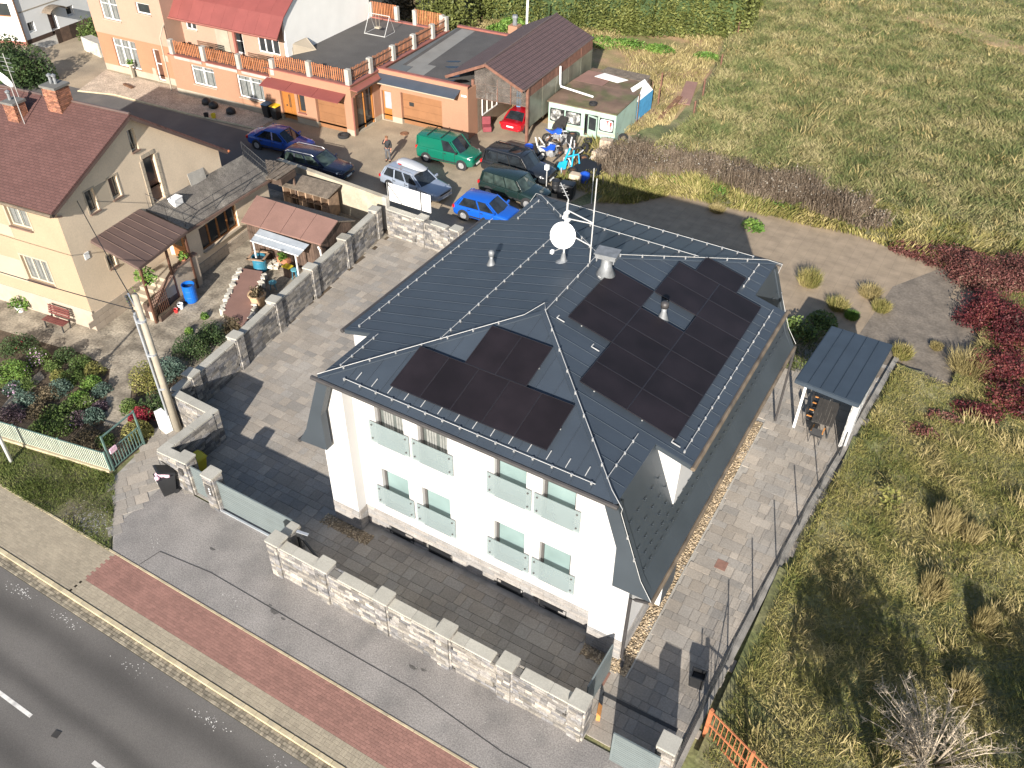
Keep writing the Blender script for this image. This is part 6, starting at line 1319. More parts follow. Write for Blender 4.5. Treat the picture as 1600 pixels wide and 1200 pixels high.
for k in range(8):
    a, b = math.pi*(.12+.76*k/8), math.pi*(.12+.76*(k+1)/8); m.ext([(3.3-1.0*math.cos(a), 0, 1.75+.6*math.sin(a)), (3.3-1.0*math.cos(b), 0, 1.75+.6*math.sin(b)), (3.3-1.0*math.cos(b), -1.0, 1.75+.6*math.sin(b)), (3.3-1.0*math.cos(a), -1.0, 1.75+.6*math.sin(a))], (0, 0, .03))
m.build('awning', 'roof_moss', WH)
F2 = Wf @ Matrix.Rotation(R(-74.6), 4, 'Z') @ Matrix.Translation((-9, 0, 0)); m = MB(F2); wall_face(m, 0, 9, .3, 7, [(6.9, 8.5, 2.2, 3.3), (5.5, 6.4, .9, 1.6)], .3); m.build('front_wall', 'white_wall', WH); MB(F2).box(0, 9, .0, .25, 0, .3).build('plinth', 'coping_red', WH); window(WH, F2, 6.9, 8.5, 2.2, 3.3, .25, 'frame_wood', 'dark_pane', cols=1)
m = MB(Wf); m.tube([(.05, -.06, 0), (.05, -.06, 7)], .07, 6); m.build('downpipe', 'wood_dark', WH); MB(Wf).ext([(-.4, -.5, 7), (9.4, -.5, 7), (9.4, 5, 9.5), (-.4, 5, 9.5)], (0, 0, -.1)).build('roof', 'roof_black', WH)
structure('garden_path', MB(Wf).slab([(.3, -.03), (6.8, -.03), (6.8, -1.9), (.3, -1.9)], -.02, .006), 'concrete')
fw = thing('board_fence', 'dark timber fence along the path of the white house', 'fence', tuple(Wf @ Vector((3.5, -2, 0)))); Ff = Wf @ Matrix.Translation((1.5, -2.0, 0)); pieces(fw, 'board', [(.25+.5*k, 0, .55, .48, .04, 1.1) for k in range(12)], 'plank_dark', Ff)
sw = thing('stone_pile_wall', 'low pale rubble wall between the white and orange houses', 'wall', (*(-49.40, 28.94), 0)); Fs, L = ab_frame((-50.36, 28.69), (-47.75, 28.21)); P_ = []; stone_face(P_, Fs, L, 1.1, .12, ch=(.22, .3), lens=(.5, .7, .35)); pieces(sw, 'stone', [(*(Fs.inverted() @ Vector(i[:3])), *i[3:6], Fs.inverted().to_3x3().to_4x4() @ i[6]) for i in P_], 'limestone', Fs); MB(Fs).box(0, L, .03, .8, 0, 1.05).build('core', 'mortar', sw)

# ---------------------------------------------------------------- cars
def paint(name, c, rough=.25, metal=.0): mk(name, c, var=.04, scale=1.5, rough=rough, metal=metal, spec=.5, coat=.6)
paint('paint_blue', (.012, .06, .30)); paint('paint_navy', (.008, .011, .03)); paint('paint_silver', (.33, .38, .46), .3, .35); paint('paint_green', (.005, .12, .075)); paint('paint_dark', (.015, .017, .02)); paint('paint_darkgreen', (.010, .022, .02)); paint('paint_brightblue', (.008, .085, .42)); paint('paint_red', (.34, .008, .016))
mk_glass('car_glass', (.018, .022, .026), rough=.04, spec=.7, var=.5, scale=2.0); mk_glass('car_glass_green', (.035, .05, .045), rough=.05, spec=.6, var=.6, scale=2.5)
mk('tyre', (.016, .016, .017), var=.2, rough=.85); mk('rim', (.48, .48, .49), rough=.35, metal=.6, var=.05); mk('black_trim', (.02, .02, .022), rough=.6)
mk('lamp_clear', (.75, .75, .74), rough=.15); mk('lamp_red', (.42, .01, .012), rough=.2); mk('plate_white', (.75, .75, .72)); mk('seat_fabric', (.3, .28, .25), var=.3, scale=5)
mk('roof_box', (.36, .37, .385), var=.04, rough=.4)

def car(label, loc, deg, kind, paintm, L, W, H, glass='car_glass', cat='car', group='cars parked in the back courtyard', cover=None, rails=False, rail_mat='rim', lower=None):
    """x forward, origin on the ground below the middle"""
    K = {  # windscreen base, windscreen top, roof rear, rear window base (share of length from the nose), belt height, bonnet height, deck height, roof half width share
        'sedan': (.27, .42, .70, .86, .62, .58, .66, .74), 'estate': (.27, .42, .90, .965, .62, .58, .64, .76), 'hatch': (.25, .42, .86, .95, .62, .60, .64, .78),
        'van': (.22, .37, .965, .985, .58, .56, .58, .88), 'suv': (.27, .38, .93, .97, .60, .58, .60, .82), 'coupe': (.32, .47, .73, .87, .62, .58, .66, .74)}[kind]
    wsb, wst, rt, rb, belt, hood, deck, rw = K; t = thing({'van': 'panel_van', 'suv': 'offroad_car'}.get(kind, 'parked_car'), label, cat, (*loc, 0), deg, group); F = wm(t)
    hw = W/2; X = lambda s: L*(.5-s); zb = .30 if kind == 'suv' else .19; bz, hz, dz = belt*H, hood*H, deck*H
    st = [(0, .70, zb+.18, .40*H, .44*H), (.012, .84, zb+.06, .45*H, .49*H), (.05, .93, zb, .47*H, hz*.9), (.13, .98, zb, .50*H, hz*.96), (wsb-.02, 1.0, zb, .56*H, hz+.02), (wsb+.06, 1.0, zb, .58*H, bz), (.5, 1.0, zb, .58*H, bz), (rb-.08, 1.0, zb, .59*H, bz+.01), (rb-.01, .985, zb, .58*H, dz), (.96 if rb < .95 else .985, .95, zb+.04, .55*H, dz-.01), (.992, .88, zb+.1, .5*H, dz-.06), (1.0, .78, zb+.2, .46*H, dz-.14)]
    V, FC = [], []; n = 9
    for s, w, z0, zs, zt in st:
        w *= hw; ring = [(0, z0), (w*.86, z0), (w*.97, z0+.08), (w, (z0+zs)/2), (w*.99, zs), (w*.90, zt-.01), (0, zt+.025)]
        pts = [(y, z) for y, z in ring]+[(-y, z) for y, z in ring[-2:0:-1]]; n = len(pts); V += [(X(s), y, z) for y, z in pts]
    for i in range(len(st)-1):
        for k in range(n): FC.append((i*n+k, i*n+(k+1) % n, (i+1)*n+(k+1) % n, (i+1)*n+k))
    FC += [tuple(range(n)), tuple(range((len(st)-1)*n, len(st)*n))[::-1]]
    b = MB(F); b.add(V, FC); body = fix_normals(b.build('body', paintm, t, smooth=True)); sb = body.modifiers.new('round', 'SUBSURF'); sb.levels = sb.render_levels = 1
    # cabin: base ring, roof ring
    yb_, yr_ = hw*.93, hw*rw; zr_ = H; e = .05
    base = [(X(wsb), 0), (X(rb), 0)]
    A = [(X(wsb), yb_*.90, bz-.06), (X(wsb+.03), yb_, bz-.03), (X(rb-.04), yb_, bz-.02), (X(rb), yb_*.9, dz-.06)]
    Rf = [(X(wst), yr_*.92, zr_-.09), (X(wst+.03), yr_, zr_-.08), (X(rt-.03), yr_, zr_-.08), (X(rt), yr_*.92, zr_-.09)]
    c = MB(F)
    def mir(p): return (p[0], -p[1], p[2])
    midb = (A[0][0]+.10, 0, A[0][2]+.02); midr = (Rf[0][0]+.06, 0, zr_-.05); rmb = (A[3][0]-.05, 0, A[3][2]); rmr = (Rf[3][0]-.04, 0, zr_-.05)
    gl = lambda nm, q, m_=glass: MB(F).poly(q).build(nm, m_, t)
    w = MB(F); w.poly([A[0], midb, midr, Rf[0]]); w.poly([mir(A[0]), mir(Rf[0]), midr, midb]); w.build('windscreen', glass, t, smooth=True)
    if kind != 'van':
        w = MB(F); w.poly([A[3], Rf[3], rmr, rmb]); w.poly([mir(A[3]), rmb, rmr, mir(Rf[3])]); w.build('rear_window', glass, t, smooth=True)
    else:
        w = MB(F); w.poly([A[3], Rf[3], rmr, rmb]); w.poly([mir(A[3]), rmb, rmr, mir(Rf[3])]); w.build('rear_door', paintm, t)
    P = MB(F)
    def lerp(p, q, s): return tuple(p[i]+(q[i]-p[i])*s for i in range(3))
    for sg in (1, -1):
        f_ = (lambda p: p) if sg > 0 else mir
        if kind == 'van':
            sp = .36; P.poly([f_(lerp(A[1], A[2], sp)), f_(A[2]), f_(Rf[2]), f_(lerp(Rf[1], Rf[2], sp*.72))]); q = [lerp(A[1], A[2], .0), lerp(A[1], A[2], sp), lerp(Rf[1], Rf[2], sp*.72), Rf[1]]
            MB(F).poly([f_(p) for p in q]).build('side_window', glass, t); cuts = [sp]
        else:
            nw = 2 if kind in ('sedan', 'coupe', 'hatch') else 3; cuts = [.42, .98] if nw == 2 else [.36, .68, .98]
            prev = 0.02
            for cc in cuts:
                q = [lerp(A[1], A[2], prev), lerp(A[1], A[2], cc), lerp(Rf[1], Rf[2], cc), lerp(Rf[1], Rf[2], prev)]; MB(F).poly([f_(p) for p in q]).build('side_window', glass, t); prev = cc
        pr = .05
        for (p, q, wd) in [(A[0], Rf[0], .06), (A[3], Rf[3], .07), (A[1], Rf[1], .05), (A[2], Rf[2], .07)]+[(lerp(A[1], A[2], cc), lerp(Rf[1], Rf[2], cc if kind != 'van' else cc*.72), .07) for cc in cuts[:-1] if kind != 'van']:
            P.bar(f_(p), f_(q), wd, wd)
        P.bar(f_(A[1]), f_(A[2]), .05, .05)
    P.build('pillar', paintm, t)
    # roof skin, slightly domed
    r = MB(F); xs = [Rf[0][0]+.02, Rf[1][0], (Rf[1][0]+Rf[2][0])/2, Rf[2][0], Rf[3][0]-.02]; rows = []
    for i, x in enumerate(xs):
        wd = yr_*(.93 if i in (0, 4) else 1.0); zz = (zr_-.045, zr_-.015, zr_, zr_-.01, zr_-.045)[i]; rows.append([(x, -wd, zz-.065), (x, -wd*.8, zz-.018), (x, 0, zz), (x, wd*.8, zz-.018), (x, wd, zz-.065)])
    k0 = [p for row in rows for p in row]; r.add(k0, [(i*5+j, i*5+j+1, (i+1)*5+j+1, (i+1)*5+j) for i in range(4) for j in range(4)]); r.build('roof', paintm, t, smooth=True)
    MB(F).box(X(rb-.06), X(wsb+.08), -hw*.8, hw*.8, zb+.1, bz-.1).build('interior', 'seat_fabric', t)
    # wheels
    rr = .36 if kind == 'suv' else .31; fx, rx = X(.19), X(.81 if kind != 'coupe' else .80)
    for x in (fx, rx):
        for sg in (1, -1):
            M_ = Matrix.Translation((x, sg*(hw-.10), rr)) @ Matrix.Rotation(R(-90*sg), 4, 'X')
            MB(F).lathe([(rr+.075, -.02), (rr+.075, .093), (rr-.01, .1)], 20, M_, cap=False).build('wheel_arch', 'black_trim', t)
            w = MB(F).lathe([(rr*.66, -.1), (rr, -.1), (rr, .09), (rr*.93, .112), (rr*.66, .112)], 20, M_, cap=False).build('wheel', 'tyre', t)
            q = MB(F); q.lathe([(.001, .085), (rr*.25, .1), (rr*.66, .1), (rr*.67, .06)], 20, M_, cap=False); 
            for k in range(5): q.box(rr*.12, rr*.62, -.03, .03, .1, .108, M_ @ Matrix.Rotation(k*1.2566, 4, 'Z'))
            q.build('rim', 'rim', w)
    # lights, bumpers, grille, plates, mirrors
    for sg in (1, -1):
        MB(F).ext([(X(.03), sg*hw*.55, .42*H), (X(.075), sg*hw*.93, .43*H), (X(.09), sg*hw*.93, .485*H), (X(.04), sg*hw*.55, .485*H)], (.015, sg*.03, .035)).build('headlight', 'lamp_clear', t)
        xr0 = X(.975); MB(F).box(xr0-.09, xr0+.06, min(sg*hw*.62, sg*hw*.955), max(sg*hw*.62, sg*hw*.955), .47*H, .58*H).build('tail_light', 'lamp_red', t)
        MB(F).ext([(X(wsb+.055), sg*hw*.96, bz), (X(wsb+.055), sg*(hw+.16), bz+.01), (X(wsb+.055), sg*(hw+.16), bz+.13), (X(wsb+.055), sg*hw*.96, bz+.11)], (.1, 0, 0)).build('mirror', lower or paintm, t)
        MB(F).box(X(.76), X(.24), min(sg*(hw*.985), sg*(hw+.008)), max(sg*hw*.985, sg*(hw+.008)), zb+.17, zb+.24).build('side_strip', 'black_trim', t)
    gp_ = MB(F)
    for sg in (1, -1):
        for s_ in ((.33, .53, .74) if kind != 'van' else (.30, .50, .78)): gp_.box(X(s_)-.008, X(s_)+.008, min(sg*hw*.965, sg*(hw+.004)), max(sg*hw*.965, sg*(hw+.004)), zb+.08, bz-.06)
        for s_ in ((.50, .71) if kind != 'van' else (.47,)): gp_.box(X(s_)-.07, X(s_)+.07, min(sg*hw*.96, sg*(hw+.02)), max(sg*hw*.96, sg*(hw+.02)), bz-.16, bz-.125)
    gp_.build('door_seam', 'black_trim', t)
    MB(F).box(X(.035), X(.008)+.035, -hw*.5, hw*.5, .36*H, .42*H).build('grille', 'black_trim', t)
    MB(F).box(X(.03), X(-.004), -hw*.74, hw*.74, zb+.08, zb+.2).build('front_bumper', lower or paintm, t, bevel=.03); MB(F).box(X(1.004), X(.97), -hw*.74, hw*.74, zb+.1, zb+.24).build('rear_bumper', lower or paintm, t, bevel=.03)
    MB(F).box(X(-.007), X(.0), -.26, .26, zb+.1, zb+.2).build('number_plate', 'plate_white', t); MB(F).box(X(1.004)-.01, X(1.0), -.26, .26, .40*H, .47*H).build('number_plate', 'plate_white', t)
    if rails:
        for sg in (1, -1): MB(F).tube([(Rf[0][0]-.1, sg*yr_*.93, zr_-.07), (Rf[0][0]-.25, sg*yr_*.93, zr_+.02), (Rf[3][0]+.25, sg*yr_*.93, zr_+.02), (Rf[3][0]+.1, sg*yr_*.93, zr_-.07)], .02, 6).build('roof_rail', rail_mat, t)
    if cover: cover(t, F, Rf, yr_, zr_)
    return t
car('blue saloon car parked nearest the bins and the oak door', (-23.8, 23.0), 6, 'sedan', 'paint_blue', 4.5, 1.75, 1.42)
car('very dark navy estate car behind the left end of the cream wall', (-19.5, 21.5), 7, 'estate', 'paint_navy', 4.7, 1.76, 1.47, 'car_glass_green', rails=True)
silver_car = car('silver estate car with a grey roof box behind the white panel', (-12.75, 22.75), -5, 'estate', 'paint_silver', 4.57, 1.77, 1.45, rails=True)
def van_roof(t, F, Rf, yr_, zr_):
    for k in (.12, .62): MB(F).box(Rf[0][0]-.55-k*2.0, Rf[0][0]-.5-k*2.0, -yr_*.9, yr_*.9, zr_, zr_+.04).build('roof_bar', 'black_trim', t)
car('green panel van with dark lower trim in the middle of the courtyard', (-13.35, 27.35), 5, 'van', 'paint_green', 4.15, 1.74, 1.78, cover=van_roof, cat='van', lower='black_trim')
def sunroof(t, F, Rf, yr_, zr_): MB(F).box(Rf[0][0]-1.1, Rf[0][0]-.3, -.42, .42, zr_-.005, zr_+.015).build('sunroof', 'car_glass', t)
car('black off-road car with roof rails and sunroof beside the junk heap', (-8.4, 27.75), 1, 'suv', 'paint_dark', 4.7, 1.83, 1.74, rails=True, rail_mat='black_trim', cover=sunroof)
car('dark green off-road car between the black and the bright blue cars', (-7.15, 25.15), -2, 'suv', 'paint_darkgreen', 4.4, 1.74, 1.66, 'car_glass_green')
car('bright blue small hatchback partly hidden by the white house roof', (-7.15, 22.1), 3, 'hatch', 'paint_brightblue', 3.97, 1.65, 1.45)
car('red coupe standing nose first inside the open workshop', (-12.25, 35.1), 93, 'coupe', 'paint_red', 4.25, 1.74, 1.30)
# roof box on the silver car: lifts off, a thing of its own
SF = frame(-12.75, 22.75, -5); t = thing('roof_box', 'grey roof box with a small red badge on top of the silver estate car', 'roof box', tuple(SF @ Vector((-.2, .12, 1.5))))
V = []; 
for x, w, h, z in ((1.0, .18, .05, 1.53), (.8, .34, .16, 1.5), (.3, .42, .3, 1.49), (-.7, .42, .36, 1.49), (-1.05, .36, .3, 1.5), (-1.12, .3, .12, 1.52)): V += [(x-.25, -w+.12, z), (x-.25, w+.12, z), (x-.25, w+.14, z+h*.45), (x-.25, w*.7+.12, z+h), (x-.25, -w*.7+.12, z+h), (x-.25, -w+.10, z+h*.45)]
b = MB(SF); b.add(V, [(i*6+k, i*6+(k+1) % 6, (i+1)*6+(k+1) % 6, (i+1)*6+k) for i in range(5) for k in range(6)]+[(0, 1, 2, 3, 4, 5), (35, 34, 33, 32, 31, 30)]); b = fix_normals(b.build('box', 'roof_box', t, smooth=True)); s_ = b.modifiers.new('round', 'SUBSURF'); s_.levels = s_.render_levels = 1
MB(SF).box(-1.05, -.8, -.345, -.325, 1.62, 1.68).build('badge', 'lamp_red', t)
for x in (.45, -.75): MB(SF).box(x-.04, x+.04, -.62, .62, 1.455, 1.5).build('cross_bar', 'rim', t)

# bins by the oak door
wheelie('wheelie_bin', 'dark wheelie bin with a blue lid beside the oak door', (-28.2, 26.45), 3, 'bin_black', 'bin_blue', group=None)
wheelie('wheelie_bin', 'dark wheelie bin with a yellow lid next to the oak door', (-27.45, 26.5), 3, 'bin_black', 'bin_lid_yellow', group=None)

# ---------------------------------------------------------------- man in the courtyard
mk('skin', (.42, .2, .13), var=.1, rough=.6); mk('jacket', (.018, .019, .022), var=.3, scale=9); mk('trousers', (.085, .085, .09), var=.25, scale=9); mk('hair', (.16, .07, .03), var=.3, scale=30); mk('shoe', (.015, .013, .012)); mk('collar_red', (.25, .03, .03))
def skinned(name, mat, parent, verts, edges, radii, F, sub=2):
    me = bpy.data.meshes.new(name); me.from_pydata([tuple(F @ Vector(v)) for v in verts], edges, []); me.materials.append(MATS[mat]); o = bpy.data.objects.new(name, me); COL.objects.link(o)
    inv = wm(parent).inverted(); 
    for v in me.vertices: v.co = inv @ v.co
    o.parent = parent; s = o.modifiers.new('skin', 'SKIN'); s.use_smooth_shade = True; sb = o.modifiers.new('sub', 'SUBSURF'); sb.levels = sb.render_levels = sub
    if not me.skin_vertices: me.attributes.new
    return o, me
import bmesh
def skin_obj(name, mat, parent, F, chain, sub=1):
    """chain: list of (pos, radius(x,y), parent index or None); the first vertex is the root"""
    bm = bmesh.new(); lay = bm.verts.layers.skin.verify(); vs = []; inv = wm(parent).inverted()
    for p, r, par in chain:
        v = bm.verts.new(inv @ (F @ Vector(p))); v[lay].radius = r if isinstance(r, tuple) else (r, r); vs.append(v)
        if par is not None: bm.edges.new((vs[par], v))
    vs[0][lay].use_root = True
    me = bpy.data.meshes.new(name); bm.to_mesh(me); bm.free(); me.materials.append(MATS[mat]); o = bpy.data.objects.new(name, me); COL.objects.link(o); o.parent = parent
    s = o.modifiers.new('skin', 'SKIN'); s.use_smooth_shade = True; q = o.modifiers.new('sub', 'SUBSURF'); q.levels = q.render_levels = sub; return o
mp = (-16.71, 25.19); man = thing('person', 'man in dark jacket and grey trousers in the courtyard, hand at his face', 'person', (*mp, 0), 0); PF = frame(mp[0], mp[1], -70)
# body: pelvis, spine, neck, head, legs, arms (the right hand is raised to the face)
body = [((0, 0, .93), (.13, .10), None), ((0, 0, 1.12), (.14, .10), 0), ((.01, 0, 1.32), (.16, .11), 1), ((.015, 0, 1.44), (.09, .08), 2), ((.03, 0, 1.51), (.055, .055), 3), ((.05, 0, 1.60), (.078, .085), 4), ((.05, 0, 1.70), (.07, .08), 5),
        ((0, .1, .86), .085, 0), ((.03, .11, .50), .062, 7), ((0, .12, .10), .042, 8), ((.12, .13, .04), .038, 9), ((0, -.1, .86), .085, 0), ((.0, -.12, .50), .062, 11), ((-.05, -.13, .10), .042, 12), ((.08, -.14, .04), .038, 13),
        ((.0, .2, 1.40), .062, 2), ((-.01, .25, 1.14), .05, 15), ((.06, .25, .90), .036, 16), ((.09, .24, .82), (.03, .045), 17), ((.0, -.2, 1.40), .062, 2), ((.06, -.27, 1.17), .05, 19), ((.2, -.13, 1.36), .036, 20), ((.17, -.07, 1.5), (.028, .042), 21)]
skin_obj('body', 'skin', man, PF, body)
hands = MB(PF)
for k in range(4):
    hands.tube([(.17+.012*k, -.075+.02*k, 1.50), (.165+.01*k, -.06+.02*k, 1.56), (.14, -.05+.018*k, 1.60)], .009, 5); hands.tube([(.08+.012*k, .215+.016*k, .80), (.10+.01*k, .21+.017*k, .73), (.10, .205+.018*k, .69)], .009, 5)
hands.tube([(.16, -.09, 1.48), (.13, -.11, 1.53)], .011, 5); hands.tube([(.12, .22, .82), (.14, .2, .77)], .011, 5); hands.build('finger', 'skin', man)
skin_obj('jacket', 'jacket', man, PF, [((0, 0, .86), (.185, .145), None), ((0, 0, 1.08), (.18, .135), 0), ((.01, 0, 1.30), (.195, .135), 1), ((.015, 0, 1.43), (.12, .095), 2), ((.02, 0, 1.47), (.075, .07), 3), ((.0, .2, 1.40), .085, 2), ((-.01, .255, 1.14), .07, 5), ((.05, .25, .94), .055, 6), ((.0, -.2, 1.40), .085, 2), ((.06, -.275, 1.17), .07, 8), ((.19, -.15, 1.34), .055, 9)])
skin_obj('trousers', 'trousers', man, PF, [((0, 0, .93), (.165, .13), None), ((0, .1, .84), .11, 0), ((.03, .11, .50), .085, 1), ((0, .12, .10), .07, 2), ((0, -.1, .84), .11, 0), ((.0, -.12, .50), .085, 4), ((-.05, -.13, .10), .07, 5)])
for x, y in ((0, .12), (-.05, -.13)): MB(PF).ext([(x-.07, y-.045, 0), (x+.17, y-.04, 0), (x+.2, y, 0), (x+.17, y+.04, 0), (x-.07, y+.045, 0)], (0, 0, .085)).build('shoe', 'shoe', man, bevel=.02)
hm = MB(PF); hm.lathe([(.088, -.02), (.094, .05), (.08, .1), (.04, .125), (.001, .13)], 14, Matrix.Translation((.035, 0, 1.63)) @ Matrix.Rotation(R(-18), 4, 'Y'), cap=False); hm.build('hair', 'hair', man, smooth=True)
fm = MB(PF); fm.ext([(.122, -.015, 1.585), (.122, .015, 1.585), (.126, 0, 1.635)], (.025, 0, 0)); 
for y in (-.085, .085): fm.lathe([(.012, 0), (.026, .008), (.012, .016)], 8, Matrix.Translation((.05, y, 1.61)) @ Matrix.Rotation(R(90), 4, 'X'))
fm.build('nose_and_ears', 'skin', man); em = MB(PF)
for y in (-.03, .03): em.box(.118, .13, y-.012, y+.012, 1.632, 1.642)
em.box(.118, .13, -.025, .025, 1.553, 1.560); em.build('face_feature', 'hair', man)
MB(PF).lathe([(.075, 1.46), (.068, 1.51)], 12, Matrix.Translation((.03, 0, 0)), cap=False).build('collar', 'collar_red', man)

# ---------------------------------------------------------------- tyres, drums and scrap in front of the caravan
mk('scrap_blue', (.015, .08, .45), var=.2, rough=.4); mk('scrap_cyan', (.01, .30, .50), var=.2, rough=.4); mk('scrap_grey', (.30, .30, .30), var=.4, scale=6, piece=.4); mk('scrap_dark', (.035, .033, .032), var=.4, scale=5, piece=.5); mk('scrap_rust', (.15, .075, .04), var=.4, scale=6, piece=.4); mk('block_stone', (.48, .38, .28), var=.2, scale=3); mk('tarp_black', (.014, .015, .017), rough=.4); mk('drum_white', (.6, .6, .56), var=.15)
def tire(p, label, r=.31, w=.19, tilt=(0, 0), group='old tyres by the junk heap', rim=False):
    t = thing('tyre', label, 'tyre', p, group=group); M_ = Matrix.Translation(p) @ Matrix.Rotation(R(tilt[1]), 4, 'Z') @ Matrix.Rotation(R(tilt[0]), 4, 'X')
    MB(M_).lathe([(r*.58, .02), (r*.7, 0), (r*.95, .0), (r, w*.25), (r, w*.75), (r*.95, w), (r*.7, w), (r*.58, w-.02), (r*.6, w*.5), (r*.58, .02)], 18, cap=False).build('rubber', 'tyre', t, smooth=False)
    if rim: MB(M_).lathe([(.001, w*.55), (r*.3, w*.7), (r*.6, w*.65), (r*.6, w*.4), (.001, w*.4)], 16, cap=False).build('rim', rim, t)
    return t
tire((*(-21.55, 26.59), .0), 'black tyre lying flat on the ground in front of the left garage', .4, .2, group=None, rim='scrap_dark')
o = thing('drain_ring', 'rusty brown iron ring lying near the right garage door', 'ring', (*(-18.36, 29.22), 0)); MB(Matrix.Translation((*(-18.36, 29.22), 0))).lathe([(.16, .0), (.3, .0), (.3, .05), (.16, .05)], 16).build('ring', 'scrap_rust', o)
s0 = (-7.66, 33.52)
for k in range(5): tire((s0[0]+.03*math.sin(k*2), s0[1]+.03*math.cos(k*3), .19*k), ['bottom', 'second', 'third', 'fourth', 'top'][k]+' tyre of the tall stack before the caravan windows', group='stack of tyres before the caravan', rim='scrap_rust' if k == 4 else False)
s1 = (-6.84, 34.39)
for k in range(2): tire((s1[0], s1[1], .19*k), ['lower', 'upper'][k]+' tyre of the low pair below the caravan door', group='pair of tyres below the caravan door')
for k, (u, v, ti, lab) in enumerate(((903, 244, (60, 20), 'tyre leaning in the middle of the heap, left of the stone blocks'), (915, 238, (70, -30), 'tyre standing tilted under the caravan door'), (892, 280, (10, 0), 'tyre lying left of the pale block at the front of the heap'), (972, 222, (80, 30), 'tyre standing against the caravan corner by the grass'), (965, 236, (15, 60), 'tyre lying half in the grass at the right edge of the heap'))): tire((*G(u, v), .05 if ti[0] < 30 else .3), lab, .33, .2, ti, group=None)
tire((*(-5.57, 29.67), .28), 'tyre with a rusty rim on top of the front pale block', .3, .2, (8, 0), None, 'scrap_rust'); tire((*(-5.74, 31.62), .3), 'tyre with a brown rim lying on the dark car hood part', .3, .2, (14, 30), None, 'scrap_rust')
tire(tuple(KF @ Vector((3.05, .5, 2.11))), 'single tyre lying on the caravan roof', .28, .18, group=None)
def block(u, v, w, d, h, lab, deg=10):
    o = MB(frame(*G(u, v), deg)).box(-w/2, w/2, -d/2, d/2, 0, h).build('stone_block', 'block_stone', None, bevel=.04); tag(o, lab, 'block'); return o
block(946, 240, .8, .6, 1.0, 'tall pale stone block at the back of the junk heap beside the caravan corner'); block(937, 256, .95, .7, .85, 'broad pale stone block in the middle of the junk heap', -12); block(899, 285, .75, .55, .6, 'low pale block at the front of the heap carrying a tyre', 5)
def drum(u, v, mat, lab, r=.29, h=.85):
    t = thing('drum', lab, 'drum', (*G(u, v), 0)); MB(Matrix.Translation((*G(u, v), 0))).lathe([(r, 0), (r, h*.3), (r*1.04, h*.33), (r, h*.36), (r, h*.63), (r*1.04, h*.66), (r, h*.69), (r, h), (r*.9, h), (r*.88, h-.03), (.001, h-.03)], 18).build('body', mat, t); return t
t = drum(826, 246, 'scrap_blue', 'blue steel drum with a white label at the left of the junk heap'); MB(Matrix.Translation((*(-9.25, 30.54), 0))).box(-.1, .12, -.3, -.285, .35, .6).build('label', 'plastic_white', t)
drum(846, 248, 'drum_white', 'dirty white drum beside the blue drum', .24, .8); drum(868, 300, 'bin_black', 'black drum near the roof tip of the white house', .26, .8)
o = MB(frame(*(-4.59, 26.94), 10)).ext([(-.5, -.4, 0), (.5, -.4, 0), (.5, .4, 0), (-.5, .4, 0)], (.05, .05, .95)).build('covered_crate', 'tarp_black', None, bevel=.12); tag(o, 'crate wrapped in dark grey sheet beside the black drum', 'crate')
p = (-6.35, 29.93); pw = thing('plough', 'bright cyan farm plough part standing in the junk heap', 'plough', (*p, 0)); m = MB(frame(p[0], p[1], 25)); m.ext([(-.5, 0, .1), (.1, 0, .0), (.25, 0, .75), (-.3, 0, .6)], (0, .1, 0)); m.bar((0, .05, .6), (.35, .1, 1.6), .1, .1); m.build('blade', 'scrap_cyan', pw); m = MB(frame(p[0], p[1], 25)); m.tube([(.1, .2, .9), (.9, .5, 1.0), (1.0, .2, .5)], .06, 6); m.bar((.5, .3, .2), (.6, .4, 1.3), .09, .09); m.build('frame', 'scrap_cyan', pw); MB(frame(p[0], p[1], 25)).bar((.33, .1, 1.6), (.42, .12, 2.3), .07, .07).build('handle', 'plastic_white', pw)
def moto(u, v, deg, lab):
    p = G(u, v); t = thing('dirt_bike', lab, 'motorbike', (*p, 0), deg, 'dirt bikes in the junk heap'); F = wm(t)
    for x in (-.62, .62): 
        w = MB(F).lathe([(.24, -.05), (.33, -.05), (.33, .05), (.24, .05), (.24, -.05)], 16, Matrix.Translation((x, 0, .33)) @ Matrix.Rotation(R(90), 4, 'X'), cap=False).build('wheel', 'tyre', t); q = MB(F); 
        for k in range(6): q.bar((x, 0, .33), (x+.26*math.cos(k*1.05), 0, .33+.26*math.sin(k*1.05)), .015, .015)
        q.build('spoke', 'rim', w)
    MB(F).ext([(-.75, 0, .98), (-.2, 0, .80), (.15, 0, .95), (.1, 0, .75), (-.3, 0, .62)], (0, .2, 0), Matrix.Translation((0, -.1, 0))).build('seat', 'scrap_blue', t); MB(F).ext([(.1, 0, .98), (.4, 0, .9), (.3, 0, .55), (.02, 0, .62)], (0, .26, 0), Matrix.Translation((0, -.13, 0))).build('tank', 'scrap_blue', t); MB(F).box(-.2, .2, -.12, .12, .28, .6).build('engine', 'scrap_grey', t)
    m = MB(F); m.tube([(.62, -.07, .33), (.38, -.07, 1.0)], .03, 6); m.tube([(.62, .07, .33), (.38, .07, 1.0)], .03, 6); m.tube([(-.62, .06, .33), (-.1, .06, .45)], .03, 6); m.build('fork', 'rim', t); MB(F).tube([(.3, -.38, 1.1), (.36, 0, 1.02), (.3, .38, 1.1)], .018, 6).build('handlebar', 'black_trim', t); MB(F).ext([(.75, -.07, .72), (.75, .07, .72), (.4, .07, .76), (.4, -.07, .76)], (0, 0, .03)).build('mudguard', 'plastic_white', t)
moto(868, 222, 40, 'blue dirt bike standing higher up the heap beside the workshop post'); moto(858, 248, 65, 'blue dirt bike nearer the drums at the front of the heap')
